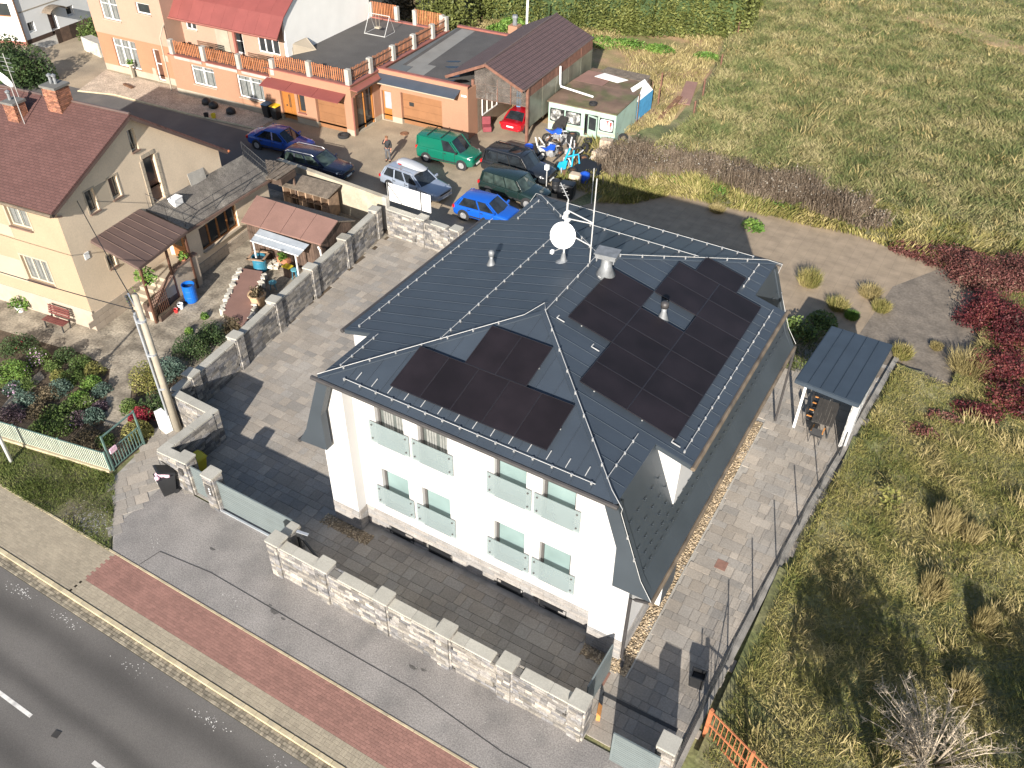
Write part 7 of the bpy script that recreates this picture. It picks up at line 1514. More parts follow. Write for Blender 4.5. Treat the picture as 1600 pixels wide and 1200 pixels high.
o = thing('car_hood', 'large black car body part lying across the junk heap', 'scrap', (*(-5.04, 30.53), 0)); q = MB(frame(*(-4.96, 30.37), -15)); q.ext([(-.9, -.7, .1), (.8, -.6, .1), (1.1, .2, .25), (.6, .8, .55), (-.8, .7, .5)], (0, 0, .12)); q.build('panel', 'tarp_black', o, bevel=.05)
o = MB(frame(*(-4.51, 29.29), 10)).lathe([(.25, 0), (.32, .3), (.3, .62), (.1, .72), (.001, .72)], 10).build('sack', 'scrap_blue', None); tag(o, 'bright blue plastic sack right of the front pale block', 'sack')
o = MB(frame(*(-9.42, 34.98), -20)).ext([(-.7, 0, .1), (.5, 0, .1), (.5, .35, 1.2), (-.6, .35, 1.1)], (0, .05, 0)).build('scrap_sheet', 'scrap_dark', None); tag(o, 'dark car door leaning under the left caravan window', 'scrap')
# loose scrap, many small unlike pieces: individual items where they show
for k in range(58):
    u, v = random.uniform(838, 905), random.uniform(208, 262)
    if k > 36: u, v = random.uniform(900, 985), random.uniform(222, 300)
    p = (-9.15, 32.46); d = (u-838)/67
    import_pt = None
    gx, gy = -9.3+2.2*((u-838)/67)+(v-235)*-.01, 34.3-(v-208)*.075
    if k > 36: gx, gy = -6.6+(u-900)*.028, 33.6-(v-222)*.06
    mt = random.choice(['scrap_grey', 'scrap_dark', 'scrap_rust', 'scrap_grey', 'drum_white']); F = frame(gx, gy, random.uniform(0, 180)); s = random.uniform(.6, 1.1)
    m = MB(F); kind_ = k % 4
    if kind_ == 0: m.bar((-.5*s, 0, .08), (.6*s, .1, random.uniform(.2, .9)), .08, .05)
    elif kind_ == 1: m.lathe([(.1*s, 0), (.22*s, .1), (.2*s, .35*s), (.08*s, .4*s)], 9)
    elif kind_ == 2: m.ext([(-.35*s, -.1, .02), (.35*s, -.12, .02), (.3*s, .2, .5*s), (-.2*s, .22, .55*s)], (0, .06, 0))
    else: m.tube([(-.4*s, 0, .1), (-.1, .1, .6*s), (.2, .3, .55*s), (.45*s, .2, .1)], .045, 6)
    o = m.build(['metal_bar', 'machine_part', 'metal_sheet', 'bent_pipe'][kind_], mt, None); LM = [((-8.9, 34.2), 'behind the dirt bikes'), ((-9.0, 32.6), 'in front of the dirt bikes'), ((-7.6, 33.6), 'left of the tall tyre stack'), ((-7.4, 31.8), 'below the tall tyre stack'), ((-6.3, 33.2), 'right of the tall tyre stack'), ((-5.6, 31.2), 'left of the broad pale block'), ((-4.6, 33.2), 'beside the caravan corner'), ((-4.6, 30.8), 'at the grass edge right of the blocks'), ((-5.8, 29.6), 'near the bright blue sack')]
    lm = min(LM, key=lambda q: math.hypot(q[0][0]-gx, q[0][1]-gy))[1]; cw_ = {'scrap_grey': 'grey', 'scrap_dark': 'dark', 'scrap_rust': 'rusty', 'drum_white': 'whitish'}[mt]
    tag(o, cw_+' '+['metal bar', 'machine part', 'bent metal sheet', 'bent pipe'][kind_]+' in the scrap heap, '+lm, 'scrap', ['loose metal bars', 'small machine parts', 'bent metal sheets', 'bent pipes'][kind_]+' in the scrap heap')
for (u, v, h, lab) in ((853, 304, 2.0, 'thin pale post with a white box near the roof tip'), (924, 318, 2.3, 'thin white post behind the dark roof edge')):
    p = G(u, v); t = thing('thin_post', lab, 'post', (*p, 0)); MB().tube([(*p, 0), (*p, h)], .03, 6).build('post', 'wire_white', t); 
    if u == 853: MB().box(p[0]-.12, p[0]+.12, p[1]-.1, p[1]+.1, h-.35, h-.05).build('box', 'plastic_white', t)
o = MB().bar((*(-3.85, 44.28), .1), (*(-4.78, 48.19), .35), .9, .06).build('board', 'brown_felt', None); tag(o, 'brown felt covered board lying in the field edge', 'board'); o = MB().bar((*(-4.23, 40.59), .1), (*(-4.56, 45.28), .12), .4, .25).build('timber_pile', 'scrap_rust', None); tag(o, 'weathered brown timbers lying in the grass below the felt board', 'timber')
for u, v, lab in ((330, 160, 'dark heap of black sacks on the gravel verge by the left terrace window'), ):
    for k, (x, y) in enumerate(((-33.5, 25.7), (-32.6, 25.5), (-30.8, 25.4))):
        o = MB(frame(x, y, k*40)).lathe([(.2, 0), (.36, .1), (.32, .35), (.12, .5), (.02, .52)], 9).build('sack', 'bin_black', None, smooth=True); tag(o, ['leftmost black sack on the gravel verge, nearest the downpipe', 'black sack on the gravel verge just right of the leftmost one', 'black sack on the gravel verge between the two terrace windows'][k], 'sack', 'black sacks on the gravel verge')
for k, (x, y, c_, lab) in enumerate(((-31.8, 24.0, 'bin_black', 'small black crate at the kerb of the gravel verge'), (-31.3, 24.2, 'yellow_plastic', 'yellow green bucket at the kerb of the gravel verge'))):
    o = MB(frame(x, y, 10)).lathe([(.14, 0), (.18, .32), (.16, .32), (.12, .04), (.001, .04)], 10).build('bucket', c_, None); tag(o, lab, 'bucket')
o = MB(frame(*(-40.95, 25.00), -10)).box(-.55, .55, -.12, .12, .03, .16).build('timber', 'scrap_rust', None); tag(o, 'reddish timber lying on the pale gravel before the orange house', 'timber')

# ---------------------------------------------------------------- vegetation
mk_leaf('leaf_green', [(.028, .05, .012), (.07, .11, .026), (.15, .2, .055)], .8)
mk_leaf('leaf_bright', [(.03, .07, .01), (.09, .17, .03), (.2, .28, .06)], .8)
mk_leaf('leaf_dark', [(.014, .028, .01), (.034, .06, .02), (.075, .11, .035)], .9)
mk_leaf('leaf_blue', [(.025, .05, .035), (.07, .11, .085), (.14, .19, .15)], .9)
mk_leaf('leaf_brown', [(.035, .028, .015), (.09, .07, .04), (.19, .15, .09)], .9)
mk_leaf('leaf_purple', [(.03, .022, .025), (.08, .055, .06), (.16, .11, .14)], .9)
mk_leaf('leaf_yellow', [(.06, .075, .02), (.15, .15, .04), (.31, .27, .09)], .9)
mk_leaf('leaf_crimson', [(.07, .004, .008), (.2, .015, .03), (.36, .05, .06)], 1.2)
mk_leaf('leaf_ivy', [(.025, .013, .010), (.06, .015, .016), (.115, .020, .025), (.17, .07, .045)], .7)
mk_leaf('weed_red', [(.04, .022, .016), (.10, .04, .032), (.15, .05, .045), (.2, .15, .10)], .6)
mk_leaf('leaf_hedge', [(.035, .045, .012), (.095, .11, .028), (.19, .2, .06)], .35)
mk_leaf('flower_pink', [(.4, .22, .36), (.6, .4, .55), (.72, .6, .68)], 2)
mk_leaf('weed_dry', [(.06, .045, .03), (.14, .105, .075), (.25, .205, .15)], .7)
mk_leaf('weed_white', [(.3, .28, .24), (.5, .48, .42)], .7)
mk_leaf('grass_meadow', [(.06, .085, .026), (.125, .14, .05), (.215, .195, .085), (.35, .30, .155)], .36, rough=.7, amp=.32)
mk_leaf('grass_right', [(.075, .095, .022), (.16, .155, .042), (.26, .222, .08), (.40, .33, .155)], .5, rough=.7, amp=.33)
mk_leaf('grass_lawn', [(.045, .07, .015), (.10, .13, .03), (.19, .185, .065)], .6, rough=.7)
mk_leaf('grass_dry', [(.13, .11, .04), (.26, .21, .09), (.42, .35, .18)], .6, rough=.7)
mk('twig', (.43, .36, .27), var=.2, scale=5); mk('twig_dark', (.09, .07, .05), var=.3, scale=5); mk('bark', (.08, .06, .045), var=.3, scale=8)

def vnoise(x, y, seed=0):
    xi, yi = np.floor(x).astype(np.int64), np.floor(y).astype(np.int64); xf, yf = x-xi, y-yi; u, v = xf*xf*(3-2*xf), yf*yf*(3-2*yf)
    def h(a, b): n = (a*374761393+b*668265263+seed*982451653) & 0x7fffffff; n = ((n ^ (n >> 13))*1274126177) & 0x7fffffff; return ((n ^ (n >> 16)) & 0xffff)/65535.0
    return (h(xi, yi)*(1-u)+h(xi+1, yi)*u)*(1-v)+(h(xi, yi+1)*(1-u)+h(xi+1, yi+1)*u)*v
def leaves(P, size, elong=1.5, flat=.25):
    n = len(P); a = rng.normal(size=(n, 3)); a[:, 2] += flat*np.sign(a[:, 2])*2; a /= np.linalg.norm(a, axis=1)[:, None]
    t = np.cross(a, rng.normal(size=(n, 3))); t /= np.linalg.norm(t, axis=1)[:, None]+1e-9; b = np.cross(a, t); s = (size*(.6+.8*rng.random(n)))[:, None]
    return np.stack([P-t*s*elong*.5, P-b*s*.36+t*s*.05, P+t*s*elong*.5, P+b*s*.36+t*s*.05], 1).reshape(-1, 3)
def cloud(n, c, r, clumps=14, spread=.34, low=.12):
    """points in uneven clumps near the surface of an ellipsoid standing on the ground"""
    c, r = np.array(c, float), np.array(r, float); k = max(3, clumps); d = rng.normal(size=(k, 3)); d /= np.linalg.norm(d, axis=1)[:, None]; d *= (.45+.45*rng.random(k))[:, None]; d[:, 2] = np.abs(d[:, 2])*.95+.0
    w = rng.integers(0, k, n); q = d[w]+rng.normal(size=(n, 3))*spread*(.6+.6*rng.random((k, 1))[w]); q[:, 2] = np.abs(q[:, 2]); L = np.linalg.norm(q, axis=1); q /= np.maximum(1, L/1.08)[:, None]
    return c+q*r
def bush(name, label, x, y, rx, ry, rz, mat, n=None, size=.09, z=0.0, group=None, clumps=12, flower=None, cat='bush', stems=4, stem_mat='bark', elong=1.5, spread=.34):
    t = thing(name, label, cat, (x, y, z), group=group); n = n or int(420*rx*ry*4+200)
    raw_mesh('foliage', leaves(cloud(n, (x, y, z), (rx, ry, rz), clumps, spread), size, elong), 4, mat, t)
    m = MB()
    for k in range(stems):
        a = random.random()*6.28; m.tube([(x, y, z-.03), (x+rx*.25*math.cos(a), y+ry*.25*math.sin(a), z+rz*.45), (x+rx*.5*math.cos(a), y+ry*.5*math.sin(a), z+rz*.8)], .02*max(.4, rx), 4, .006)
    if stems: m.build('stem', stem_mat, t)
    if flower:
        p = cloud(flower[1], (x, y, z+rz*.08), (rx, ry, rz), 6, .25); raw_mesh('flower', leaves(p, flower[2] if len(flower) > 2 else .07, 1.1), 4, flower[0], t)
    return t
def blades(poly, n, h, w, mat, name, zf=None, swirl=.35, lean=.8, kind='stuff', label=None, near=None, dens=None, jit=.9):
    xs, ys = [p[0] for p in poly], [p[1] for p in poly]; X = rng.uniform(min(xs), max(xs), n*3); Y = rng.uniform(min(ys), max(ys), n*3); m = inpoly_np(X, Y, poly)
    if dens is not None: m &= rng.random(len(X)) < dens(X, Y)
    X, Y = X[m][:n], Y[m][:n]; k = len(X); z = zf(X, Y) if zf else np.zeros(k)
    ang = vnoise(X*swirl, Y*swirl, 3)*9+rng.normal(size=k)*jit; hh = h*(.35+.9*rng.random(k))*(.55+.9*vnoise(X*.9, Y*.9, 5)); ln = lean*(.3+rng.random(k)); ww = w*(.6+.8*rng.random(k)); ba = rng.random(k)*6.28
    B = np.stack([X, Y, z-.02], 1); sd_ = np.stack([np.cos(ba), np.sin(ba), np.zeros(k)], 1)*ww[:, None]*.5; tip = B+np.stack([np.cos(ang)*hh*ln, np.sin(ang)*hh*ln, hh], 1)
    mid = B*.55+tip*.45+np.stack([np.zeros(k), np.zeros(k), hh*.16], 1)
    V = np.stack([B, mid+sd_, tip, mid-sd_], 1); return raw_mesh(name, V.reshape(-1, 3), 4, mat, None, kind=kind, label=label)

# rolling meadow surface behind the yard and on the right
def mz(x, y): return .02+.22*vnoise(x*.55, y*.55, 1)+.12*vnoise(x*1.6, y*1.6, 2)
FENCE = [(15.32, -2.6), (15.35, 3.3), (15.7, 9.5), (16.1, 14), (16.37, 20.17), (18.71, 19.71), (19.38, 24.65), (19.75, 28.76), (17.22, 30.83), (14.04, 31.54), (11.40, 32.10), (8.83, 31.92), (5.11, 31.35), (3.14, 31.17), (0.02, 32.64), (-2.04, 30.83), (-4.72, 38.33), (-2.30, 42.48), (-4.08, 52.71), (-5.52, 61.03), (-7.79, 68.66), (-11, 80)]
MEAD = FENCE+[(-16, 110), (45, 110), (45, 20), (30, -2.6)]
def terrain(poly, step, name, mat, zf):
    xs, ys = [p[0] for p in poly], [p[1] for p in poly]; nx, ny = int((max(xs)-min(xs))/step)+1, int((max(ys)-min(ys))/step)+1
    gx, gy = np.meshgrid(min(xs)+np.arange(nx+1)*step, min(ys)+np.arange(ny+1)*step, indexing='ij'); gz_ = zf(gx.ravel(), gy.ravel()).reshape(gx.shape)
    cx, cy = (gx[:-1, :-1]+step/2).ravel(), (gy[:-1, :-1]+step/2).ravel(); ok = inpoly_np(cx, cy, poly).reshape(nx, ny); ii, jj = np.nonzero(ok); Pn = np.stack([gx, gy, gz_], -1)
    V = np.stack([Pn[ii, jj], Pn[ii+1, jj], Pn[ii+1, jj+1], Pn[ii, jj+1]], 1).reshape(-1, 3); o = raw_mesh(name, V, 4, mat, None, kind='structure'); return o
terrain(MEAD, .6, 'meadow', 'meadow_soil', mz)
def far_d(X, Y): return np.clip((1.15-(Y-30)/75), .25, 1)
NORTH = [p for p in MEAD if p[1] > 26 or False]
blades([(-3.5, 33), (46, 33), (46, 105), (-16, 105), (-9, 72), (-4.2, 52), (-2.2, 42)], 430000, .32, .052, 'grass_meadow', 'meadow_grass', mz, .95, 1.3, jit=1.3, dens=far_d)
blades([(15.4, -2.5), (15.6, 9), (16.2, 16), (16.37, 20.17), (18.69, 19.80), (19.56, 26.64), (20, 33), (46, 33), (46, 15), (30, -2.6)], 540000, .17, .021, 'grass_right', 'wild_grass', mz, 1.6, 1.5, jit=1.8)
blades([(-3.5, 34), (40, 34), (40, 100), (-16, 100), (-9, 72), (-4.2, 52), (-2.2, 42)], 26000, .55, .06, 'grass_dry', 'tall_grass', mz, .8, .9, dens=lambda X, Y: (vnoise(X*.7, Y*.7, 21) > .74)*1.0)
blades([(16, -1.5), (16.8, 14), (19, 18), (30, 20), (40, 18), (30, -2)], 16000, .42, .03, 'grass_dry', 'tall_grass', mz, .9, .9, dens=lambda X, Y: (vnoise(X*.9, Y*.9, 22) > .72)*1.0)
blades([(3.31, 30.71), (5.29, 30.81), (11.55, 31.50), (14.13, 31.11), (17.58, 30.66), (22, 33), (20, 36), (-3, 36), (-2.71, 29.90)], 22000, .5, .06, 'grass_right', 'verge_grass', None, .4, .8)
blades(LAWN, 60000, .12, .02, 'grass_lawn', 'lawn_grass', None, .6, .7, dens=lambda X, Y: np.clip(((X+7.3)**2/3.2+(Y+5.3)**2/.5)-.15, .12, 1)*np.clip(.2+1.6*vnoise(X*1.1, Y*1.1, 9), 0, 1))
blades([(-40, 40), (-21, 38), (-13.5, 37), (-6, 36.5), (-3.3, 40), (-4.7, 52), (-6.7, 61), (-12, 58), (-30, 52)], 30000, .35, .06, 'grass_dry', 'dry_grass', None, .4, .8, dens=lambda X, Y: np.clip(vnoise(X*.3, Y*.3, 4)*2.6-1.0+.4*(X < -8), 0, 1))
blades([(-7, 28), (-2.6, 28), (-1.5, 36), (-7, 36)], 5000, .4, .05, 'grass_right', 'rough_grass', None, .5, .7)
blades([(-2.69, 27.16), (-2.13, 30.06), (0.13, 32.39), (0.86, 30.63), (-0.65, 28.24)], 3500, .35, .05, 'grass_right', 'rough_grass', None, .5, .7)
blades([(11.6, 17.3), (13.1, 17.8), (13.2, 21), (11, 21)], 1500, .3, .03, 'grass_lawn', 'rough_grass', None, .5, .7)

def tuft(u, v, r, h, mat, label, n=1300, lean=.9, name='grass_tuft', z=None, group=None, cat='grass tuft', w=.02):
    x, y = G_(u, v); z = z if z is not None else (0.0); t = thing(name, label, cat, (x, y, z), group=group); a = rng.random(n)*6.28; q = r*.6*np.sqrt(rng.random(n)); hh = h*(.35+.85*rng.random(n)); ln = lean*r*.7*rng.random(n); a2 = a+rng.normal(size=n)*1.1
    B = np.stack([x+np.cos(a)*q, y+np.sin(a)*q, np.full(n, z-.02)], 1); tip = B+np.stack([np.cos(a2)*ln, np.sin(a2)*ln, hh], 1); mid = B*.5+tip*.5+np.stack([np.zeros(n), np.zeros(n), hh*.12], 1); a3 = rng.random(n)*6.28; sd_ = np.stack([-np.sin(a3), np.cos(a3), np.zeros(n)], 1)*w*.5
    raw_mesh('blades', np.stack([B, mid+sd_, tip, mid-sd_], 1).reshape(-1, 3), 4, mat, t); return t
for u, v, r, h, mat, lab in ((1263, 445, .75, .8, 'grass_right', 'tall grass tuft on the weed mat nearest the white house roof corner'), (1308, 482, .7, .5, 'grass_right', 'rounded grass tuft on the weed mat above the shelter roof'), (1330, 497, .45, .35, 'leaf_bright', 'small fresh green tuft on the weed mat right beside the rounded tuft'), (1358, 462, .7, .55, 'grass_dry', 'dry yellow grass tuft in the middle of the weed mat'), (1376, 485, .6, .5, 'grass_right', 'green grass tuft just below the dry yellow tuft'), (1408, 558, .6, .6, 'grass_right', 'grass tuft on the weed mat edge right of the shelter roof'), (1508, 580, 1.1, .9, 'grass_dry', 'large dry grass tuft at the foot of the red creeper'), (1462, 545, .35, .3, 'grass_dry', 'tiny dry tuft between the two folds of the weed mat'), (1120, 330, .6, .4, 'grass_dry', 'dry grass tuft at the edge of the house shadow on the mat'),
                             (1470, 830, .6, 1.1, 'grass_dry', 'tall dry grass clump standing upright in the right field'), (1512, 850, .5, .9, 'grass_dry', 'arching dry grass clump right of the tall upright clump'), (1455, 930, .6, .8, 'grass_dry', 'dry grass clump above the shaded part of the right field'), (1530, 985, .4, 1.0, 'grass_dry', 'slender dry grass clump near the right picture edge'), (1500, 1090, .6, .9, 'grass_dry', 'dry grass clump beside the bare twiggy bush')):
    tuft(u, v, r, h, mat, lab)
x, y = (6.41, 29.35); bush('weed_plant', 'bright green leafy weed at the edge of the house shadow on the mat', x, y, .65, .6, .45, 'leaf_bright', 500, .12, stems=2)
for k, (u, v, r) in enumerate(((1250, 520, .9), (1283, 508, .7))):
    x, y = G_(u, v); bush('weed_plant', ['dark green weed in the shadow behind the shelter, by the house', 'green weed in shadow touching the shelter roof outline'][k], x, y, r, r, .7, 'leaf_green', 900, .11, stems=2)
x, y = (17.87, 11.05); bush('sapling', 'small sapling with yellow orange autumn leaves in the right field', x, y, .45, .45, 1.1, 'leaf_yellow', 160, .13, stems=3, cat='sapling')

# weeds along the mat and creeper
WL = ['leftmost brown weed bush, beside the junk heap', 'brown weed bush with pale seed heads, second from the junk heap', 'low brown weed bush above the wide mat edge', 'dark brown weed bush in the middle of the weed row', 'spreading brown weed bush just right of the row middle', 'brown weed bush with white seed heads near the mat corner', 'dense brown weed bush at the right end of the row', 'last low brown weed bush before the red creeper']
for k, (u, v, rx, rz) in enumerate(((975, 268, 1.9, 1.3), (1030, 262, 2.2, 1.5), (1085, 268, 1.6, 1.1), (1140, 282, 2.0, 1.4), (1190, 305, 1.9, 1.3), (1245, 312, 2.1, 1.5), (1300, 330, 2.1, 1.4), (1350, 352, 1.3, .9))):
    x, y = G_(u, v); t = thing('weed_bush', WL[k], 'bush', (x, y, 0), group='brown weed bushes along the weed mat'); n = int(1500*rx); r1, r2 = rx*1.05, rx*.72
    a, q = rng.random(n)*6.28, np.sqrt(rng.random(n)); px, py = x+np.cos(a)*q*r1, y+np.sin(a)*q*r2; hh = rz*(.35+.75*rng.random(n))*(.45+.9*vnoise(px*1.1, py*1.1, 31)); a2 = rng.random(n)*6.28; ln = hh*.5*rng.random(n)
    B = np.stack([px, py, np.zeros(n)], 1); tip = B+np.stack([np.cos(a2)*ln, np.sin(a2)*ln, hh], 1); mid = B*.5+tip*.5; a3 = rng.random(n)*6.28; sd_ = np.stack([np.cos(a3), np.sin(a3), np.zeros(n)], 1)*.022
    raw_mesh('stems', np.stack([B, mid+sd_, tip, mid-sd_], 1).reshape(-1, 3), 4, 'weed_dry', t)
    m_ = rng.random(n) < .8; raw_mesh('seed_heads', leaves(tip[m_]*.8+mid[m_]*.2+rng.normal(size=(int(m_.sum()), 3))*.05, .085, 1.3), 4, 'weed_dry', t); raw_mesh('leaves', leaves(mid[::3]*.6+B[::3]*.4+rng.normal(size=(len(mid[::3]), 3))*.08+np.array([0, 0, .05]), .10, 1.4), 4, 'leaf_green', t); raw_mesh('flower', leaves(tip[::22], .07, 1.0), 4, 'weed_white', t)
for k, (u, v, r) in enumerate(((1060, 288, 1.0), (1118, 300, .9), (1165, 315, .8), (1215, 325, .9))):
    x, y = G_(u, v); bush('weed_plant', ['green weed patch below the second brown bush', 'green weed patch at the inner bend of the mat edge', 'small green weed between two brown bushes', 'green weed patch under the spreading brown bush'][k], x, y, r, r*.6, .4, 'leaf_bright', 500, .1, stems=0)
CL = ['dark red creeper at the top, next to the meadow', 'dense crimson creeper mass in the upper middle', 'crimson creeper at the right picture edge, upper part', 'crimson creeper bulging over the weed mat fold', 'broad crimson creeper in the middle of the right edge', 'crimson creeper above the dry grass tuft', 'low crimson creeper at the lower right edge', 'crimson creeper tongue reaching into the grass', 'isolated red creeper patch among the grass nearest the shelter', 'small red creeper patch left of the tongue', 'red brown creeper beside the weed row end']
for k, (u, v, rx, ry, rz) in enumerate(((1480, 410, 2.0, 1.4, .9), (1530, 440, 2.0, 1.8, 1.3), (1590, 440, 2.0, 2.0, 1.4), (1545, 500, 1.8, 1.8, 1.4), (1595, 540, 1.8, 2.0, 1.5), (1560, 585, 1.5, 1.5, 1.2), (1590, 640, 1.6, 1.3, .9), (1525, 650, 1.2, .8, .6), (1440, 680, 1.0, .6, .4), (1475, 660, .9, .6, .4), (1425, 395, 1.2, .8, .6))):
    x, y = G_(u, v); bush('red_creeper', CL[k], x, y, rx, ry, rz, 'weed_red' if k in (0, 1, 2, 8, 9, 10) else 'leaf_ivy', int(2600*rx*ry+500), .085, clumps=60, spread=.17, stems=5, stem_mat='twig_dark', group='red creeper masses on the right', cat='creeper', elong=1.2)

# bare bush at the bottom right
def bare_bush(x, y, H, n, label, spread=.9, z=0):
    t = thing('bare_bush', label, 'bush', (x, y, z)); m = MB(); tw = MB()
    for k in range(n):
        a = random.random()*6.28; r = math.sqrt(random.random())*spread; top = Vector((x+math.cos(a)*r*H, y+math.sin(a)*r*H, z+H*(1.05-.5*r)*random.uniform(.75, 1))); b = Vector((x+math.cos(a)*.15, y+math.sin(a)*.15, z)); mid = (b*.45+top*.55)+Vector((0, 0, H*.12)); m.tube([b, mid, top], .028, 5, .006)
        for j in range(9):
            s = random.uniform(.35, 1); p = b+(mid-b)*min(1, s/.55) if s < .55 else mid+(top-mid)*((s-.55)/.45); d = Vector((random.gauss(0, 1), random.gauss(0, 1), random.uniform(.2, 1.2))).normalized()*H*random.uniform(.08, .24); q = p+d; tw.tube([p, p+d*.5+Vector((0, 0, .03)), q], .010, 3, .003, caps=False)
            for i in range(3): e = Vector((random.gauss(0, 1), random.gauss(0, 1), random.uniform(0, 1))).normalized()*H*.08; tw.tube([p+d*(.4+.2*i), p+d*(.4+.2*i)+e], .005, 3, .002, caps=False)
    m.build('branch', 'twig', t); tw.build('twigs', 'twig', t, kind='stuff'); return t
x, y = (21.21, 1.02); bare_bush(x, y, 2.3, 62, 'large bare pale twiggy bush at the bottom right', 1.05)
# roadside trees beyond the picture whose shade falls on the right field
def tree(x, y, H, r, label, mat='leaf_brown', n=5200):
    t = thing('tree', label, 'tree', (x, y, 0), group='roadside trees outside the picture'); m = MB(); m.tube([(x, y, -.1), (x+.1, y, H*.35), (x, y+.1, H*.7)], .2, 8, .1)
    for k in range(11):
        a = k*2.4; z = H*(.5+.03*k); m.tube([(x, y, z), (x+r*.5*math.cos(a), y+r*.5*math.sin(a), z+H*.12), (x+r*.85*math.cos(a), y+r*.85*math.sin(a), z+H*.18)], .07, 5, .02)
    m.build('trunk', 'bark', t); p = cloud(n, (x, y, H*.7), (r, r, H*.3), 26, .28); raw_mesh('crown', leaves(p, .2, 1.4), 4, mat, t)
tree(21.9, -6.4, 6.3, 2.0, 'leafy roadside tree outside the picture, shading the right field', n=1500); tree(27.0, -5.3, 6.1, 1.8, 'larger roadside tree outside the picture to the right', n=1700)

# garden of the cream house
GB = [(32, 548, .8, .8, 'leaf_dark', 'dark rose bush with a red bloom below the bench', ('leaf_crimson', 4, .16)), (22, 590, .75, .8, 'leaf_bright', 'bright green bush at the left edge of the flower garden', None), (62, 565, .5, .7, 'leaf_green', 'pale pink aster clump below the bench end', ('flower_pink', 130)), (36, 580, .35, .5, 'leaf_green', 'small pink aster between the bright bush and the pale asters', ('flower_pink', 45)), (8, 588, .4, .5, 'leaf_green', 'pink aster at the left picture edge', ('flower_pink', 80)), (24, 612, .45, .5, 'leaf_blue', 'low pink aster above the garden path', ('flower_pink', 70)), (104, 562, .5, .6, 'leaf_dark', 'round dark green shrub at the patio edge', None), (128, 572, .5, .5, 'leaf_green', 'green perennial between the dark shrub and the red tiles', None), (150, 582, .45, .5, 'leaf_yellow', 'yellow green perennial near the patio corner', None), (112, 595, .55, .45, 'leaf_green', 'mixed green bed plant in the middle of the bed', None), (143, 602, .45, .4, 'leaf_bright', 'light green clump beside the path', None), (160, 612, .4, .4, 'leaf_blue', 'blue grey cabbage like plant right beside the path', None), (95, 612, .5, .55, 'leaf_blue', 'blue grey shrub in the middle of the bed', None), (75, 622, .55, .5, 'leaf_brown', 'brownish perennial left of the blue grey shrub', None), (122, 625, .45, .35, 'leaf_bright', 'light green low plant below the mixed plant', None), (139, 630, .35, .35, 'leaf_green', 'small plant with violet flowers near the path', ('flower_pink', 40)), (157, 638, .35, .3, 'leaf_purple', 'purple grey plant at the path edge', None), (42, 632, .55, .5, 'leaf_blue', 'grey green shrub near the lattice fence on the left', None), (62, 645, .5, .4, 'leaf_brown', 'brown fading plant near the lattice fence', None), (146, 655, .5, .45, 'leaf_blue', 'blue green clump beside the lower path', None), (124, 660, .5, .45, 'leaf_purple', 'purple brown perennial in the lower bed', None), (98, 668, .6, .5, 'leaf_green', 'dark leafy plant in the lower bed', ('flower_pink', 6)), (18, 652, .6, .5, 'leaf_purple', 'dark purple brown plant behind the fence on the left', None), (65, 672, .5, .4, 'leaf_green', 'low green plant just behind the lattice fence', None), (135, 692, .7, .35, 'leaf_brown', 'brown dying perennials in front of the gate path', None), (165, 690, .4, .3, 'leaf_green', 'low green weeds behind the garden gate letter box', None), (92, 590, .35, .35, 'leaf_yellow', 'small yellow plant left of the mixed plant', None), (85, 575, .4, .4, 'leaf_green', 'small green plant between asters and dark shrub', None), (45, 605, .4, .45, 'leaf_green', 'green clump by the small garden path', None), (112, 640, .5, .4, 'leaf_green', 'green clump in the centre of the lower bed', None), (80, 648, .45, .4, 'leaf_green', 'green clump left of the purple brown perennial', None)]
for u, v, rx, rz, mat, lab, fl in GB:
    x, y = G_(u, v); bush('garden_plant', lab, x, y, rx, rx, rz, mat, int(2600*rx*rx+600), .058, clumps=14, flower=fl, stems=3, cat='plant')
for u, v, rx, rz, mat, lab in ((232, 600, .75, 1.1, 'leaf_yellow', 'yellow green bush between path and utility pole'), (268, 588, .7, .9, 'leaf_blue', 'blue green conifer bush right of the utility pole'), (300, 553, .8, 1.0, 'leaf_dark', 'dark green bush against the stone wall'), (333, 530, .7, .9, 'leaf_dark', 'dark bush against the stone wall below the slab bed'), (365, 515, .5, .6, 'leaf_brown', 'brownish plant at the lower end of the raised bed'), (222, 655, .5, .55, 'leaf_crimson', 'small round crimson bush beside the garden gate'), (215, 680, .6, .6, 'leaf_yellow', 'yellow leafed shrub growing through the garden gate'), (245, 640, .7, .8, 'leaf_dark', 'dark green bush beside the crimson bush'), (203, 640, .4, .5, 'leaf_green', 'small juniper at the path edge'), (297, 520, .22, .3, 'leaf_bright', 'small bright weed growing between the patio slabs'), (320, 497, .2, .3, 'leaf_bright', 'small pale green weed at the corner of the raised bed')):
    x, y = G_(u, v); bush('garden_bush', lab, x, y, rx, rx, rz, mat, int(3800*rx*rx+700), .06, clumps=18, stems=4)
for t, x, y, z, r, k in POTS:
    raw_mesh('plant', leaves(cloud(int(240*r/.4), (x, y, z-.05), (r, r, r*1.2), 7), .11), 4, 'leaf_bright' if k == 'green' else 'leaf_brown', t)
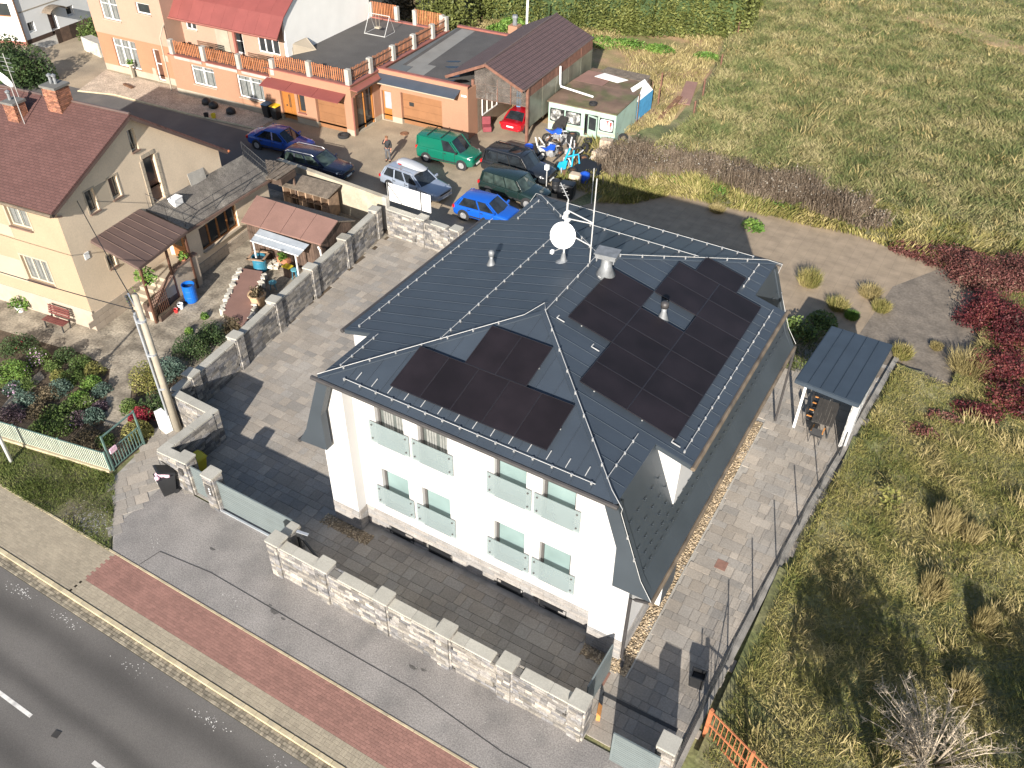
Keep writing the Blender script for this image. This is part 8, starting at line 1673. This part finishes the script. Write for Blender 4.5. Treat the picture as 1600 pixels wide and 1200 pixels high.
# hedge, shrubs and conifers at the top
def row(name, label, pts, r, H, mat, n, size, cat='hedge', kind=None):
    t = thing(name, label, cat, (*pts[0], 0)); V = []
    for (xa, ya), (xb, yb_) in zip(pts, pts[1:]):
        L = math.hypot(xb-xa, yb_-ya); k = max(1, int(L/(r*.9)))
        for i in range(k): s = i/k; V.append(cloud(int(n/k), (xa+(xb-xa)*s, ya+(yb_-ya)*s, 0), (r*1.05, r*1.05, H*random.uniform(.9, 1.05)), 16, .3))
    raw_mesh('foliage', leaves(np.concatenate(V), size, 1.5), 4, mat, t)
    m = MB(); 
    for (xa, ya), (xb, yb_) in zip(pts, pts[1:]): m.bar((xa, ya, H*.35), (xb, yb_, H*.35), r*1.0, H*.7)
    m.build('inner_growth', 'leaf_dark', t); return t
row('hedge', 'tall dense evergreen hedge along the top behind the bare field', [(-26.5, 54.5), (-18, 57.0), (-12.5, 58.6), (-6.5, 62.0), (-8.6, 72)], 1.7, 4.2, 'leaf_hedge', 20000, .19)
for u, v, rx, rz, mat, lab in ((700, 52, 1.8, 4.5, 'leaf_hedge', 'large evergreen shrub behind the second garage roof'), (668, 40, 1.6, 4.2, 'leaf_hedge', 'evergreen shrub beside the terrace fence at the top'), (740, 30, 1.8, 4.8, 'leaf_hedge', 'evergreen shrub left of the garden chimney'), (618, 30, 1.8, 3.2, 'leaf_brown', 'brown autumn shrub behind the terrace at the top'), (790, 52, 1.3, .9, 'leaf_bright', 'bright green nettle patch left of the workshop roof'), (762, 60, .8, .8, 'leaf_bright', 'small green shrub right of the evergreen shrubs')):
    x, y = G_(u, v); bush('shrub', lab, x, y+1.2, rx, rx, rz, mat, int(1500*rx), .22, clumps=30, stems=4)
for k, (u, v, rx) in enumerate(((940, 68, 2.0), (985, 72, 1.7), (1030, 80, 1.3), (1105, 92, 1.2))):
    x, y = G_(u, v); bush('nettle_patch', ['bright green nettle patch nearest the workshop roof', 'bright green nettle patch before the hedge, second from the workshop', 'small nettle patch in the middle of the bare soil', 'bright green nettle patch beside the field fence'][k], x, y, rx, rx*.6, .5, 'leaf_bright', 1100, .16, stems=0, cat='weeds')
x, y = (-51.56, 29.40); bush('shrub', 'green shrub at the corner of the orange house by the white house', x-1, y+1.5, .9, .9, 1.7, 'leaf_green', 900, .14)
for k, (u, v, rx, rz) in enumerate(((8, 120, 1.6, 2.4), (35, 135, 1.6, 2.2), (62, 128, 1.3, 2.6), (20, 98, 1.5, 2.0))):
    x, y = G_(u, v); bush('conifer', ['dark conifer at the left picture edge behind the satellite dish', 'dark conifer between the two brick chimneys', 'darkest round conifer left of the right chimney', 'green conifer in front of the white house plinth'][k], x, y, rx, rx, rz, 'leaf_dark', 2200, .15, clumps=24)
# small field fence posts
fp_ = thing('field_fence', 'old rusty post and wire fence between bare field and meadow', 'fence', (-4, 52, 0)); ps_ = [(-7.66, 68.28), (-5.63, 61.35), (-4.08, 52.71), (-3.31, 46.82), (-2.37, 42.43), (-6.54, 46.29), (-5.47, 43.26)]
for i, p in enumerate(ps_): MB().box(p[0]-.05, p[0]+.05, p[1]-.05, p[1]+.05, 0, 1.3).build('post', 'rust_post', fp_)
w = MB()
for z in (.4, .8, 1.2): w.tube([(*p, z) for p in ps_[:5]], .01, 3)
w.build('wire', 'rust_post', fp_)
f2 = thing('wire_fence', 'low dark wire fence panel between house corner and shelter', 'fence', (12.3, 17.6, 0)); m = MB()
for k in range(9): m.tube([(11.9+.15*k, 17.45, 0), (11.9+.15*k, 17.45, 1.0)], .008, 4)
for z in (.1, .55, 1.0): m.tube([(11.85, 17.45, z), (13.2, 17.5, z)], .012, 4)
m.build('mesh', 'fence_dark', f2)
for x in (11.85, 13.2): MB().box(x-.025, x+.025, 17.42, 17.48, 0, 1.1).build('post', 'fence_dark', f2)
bpy.context.view_layer.update()
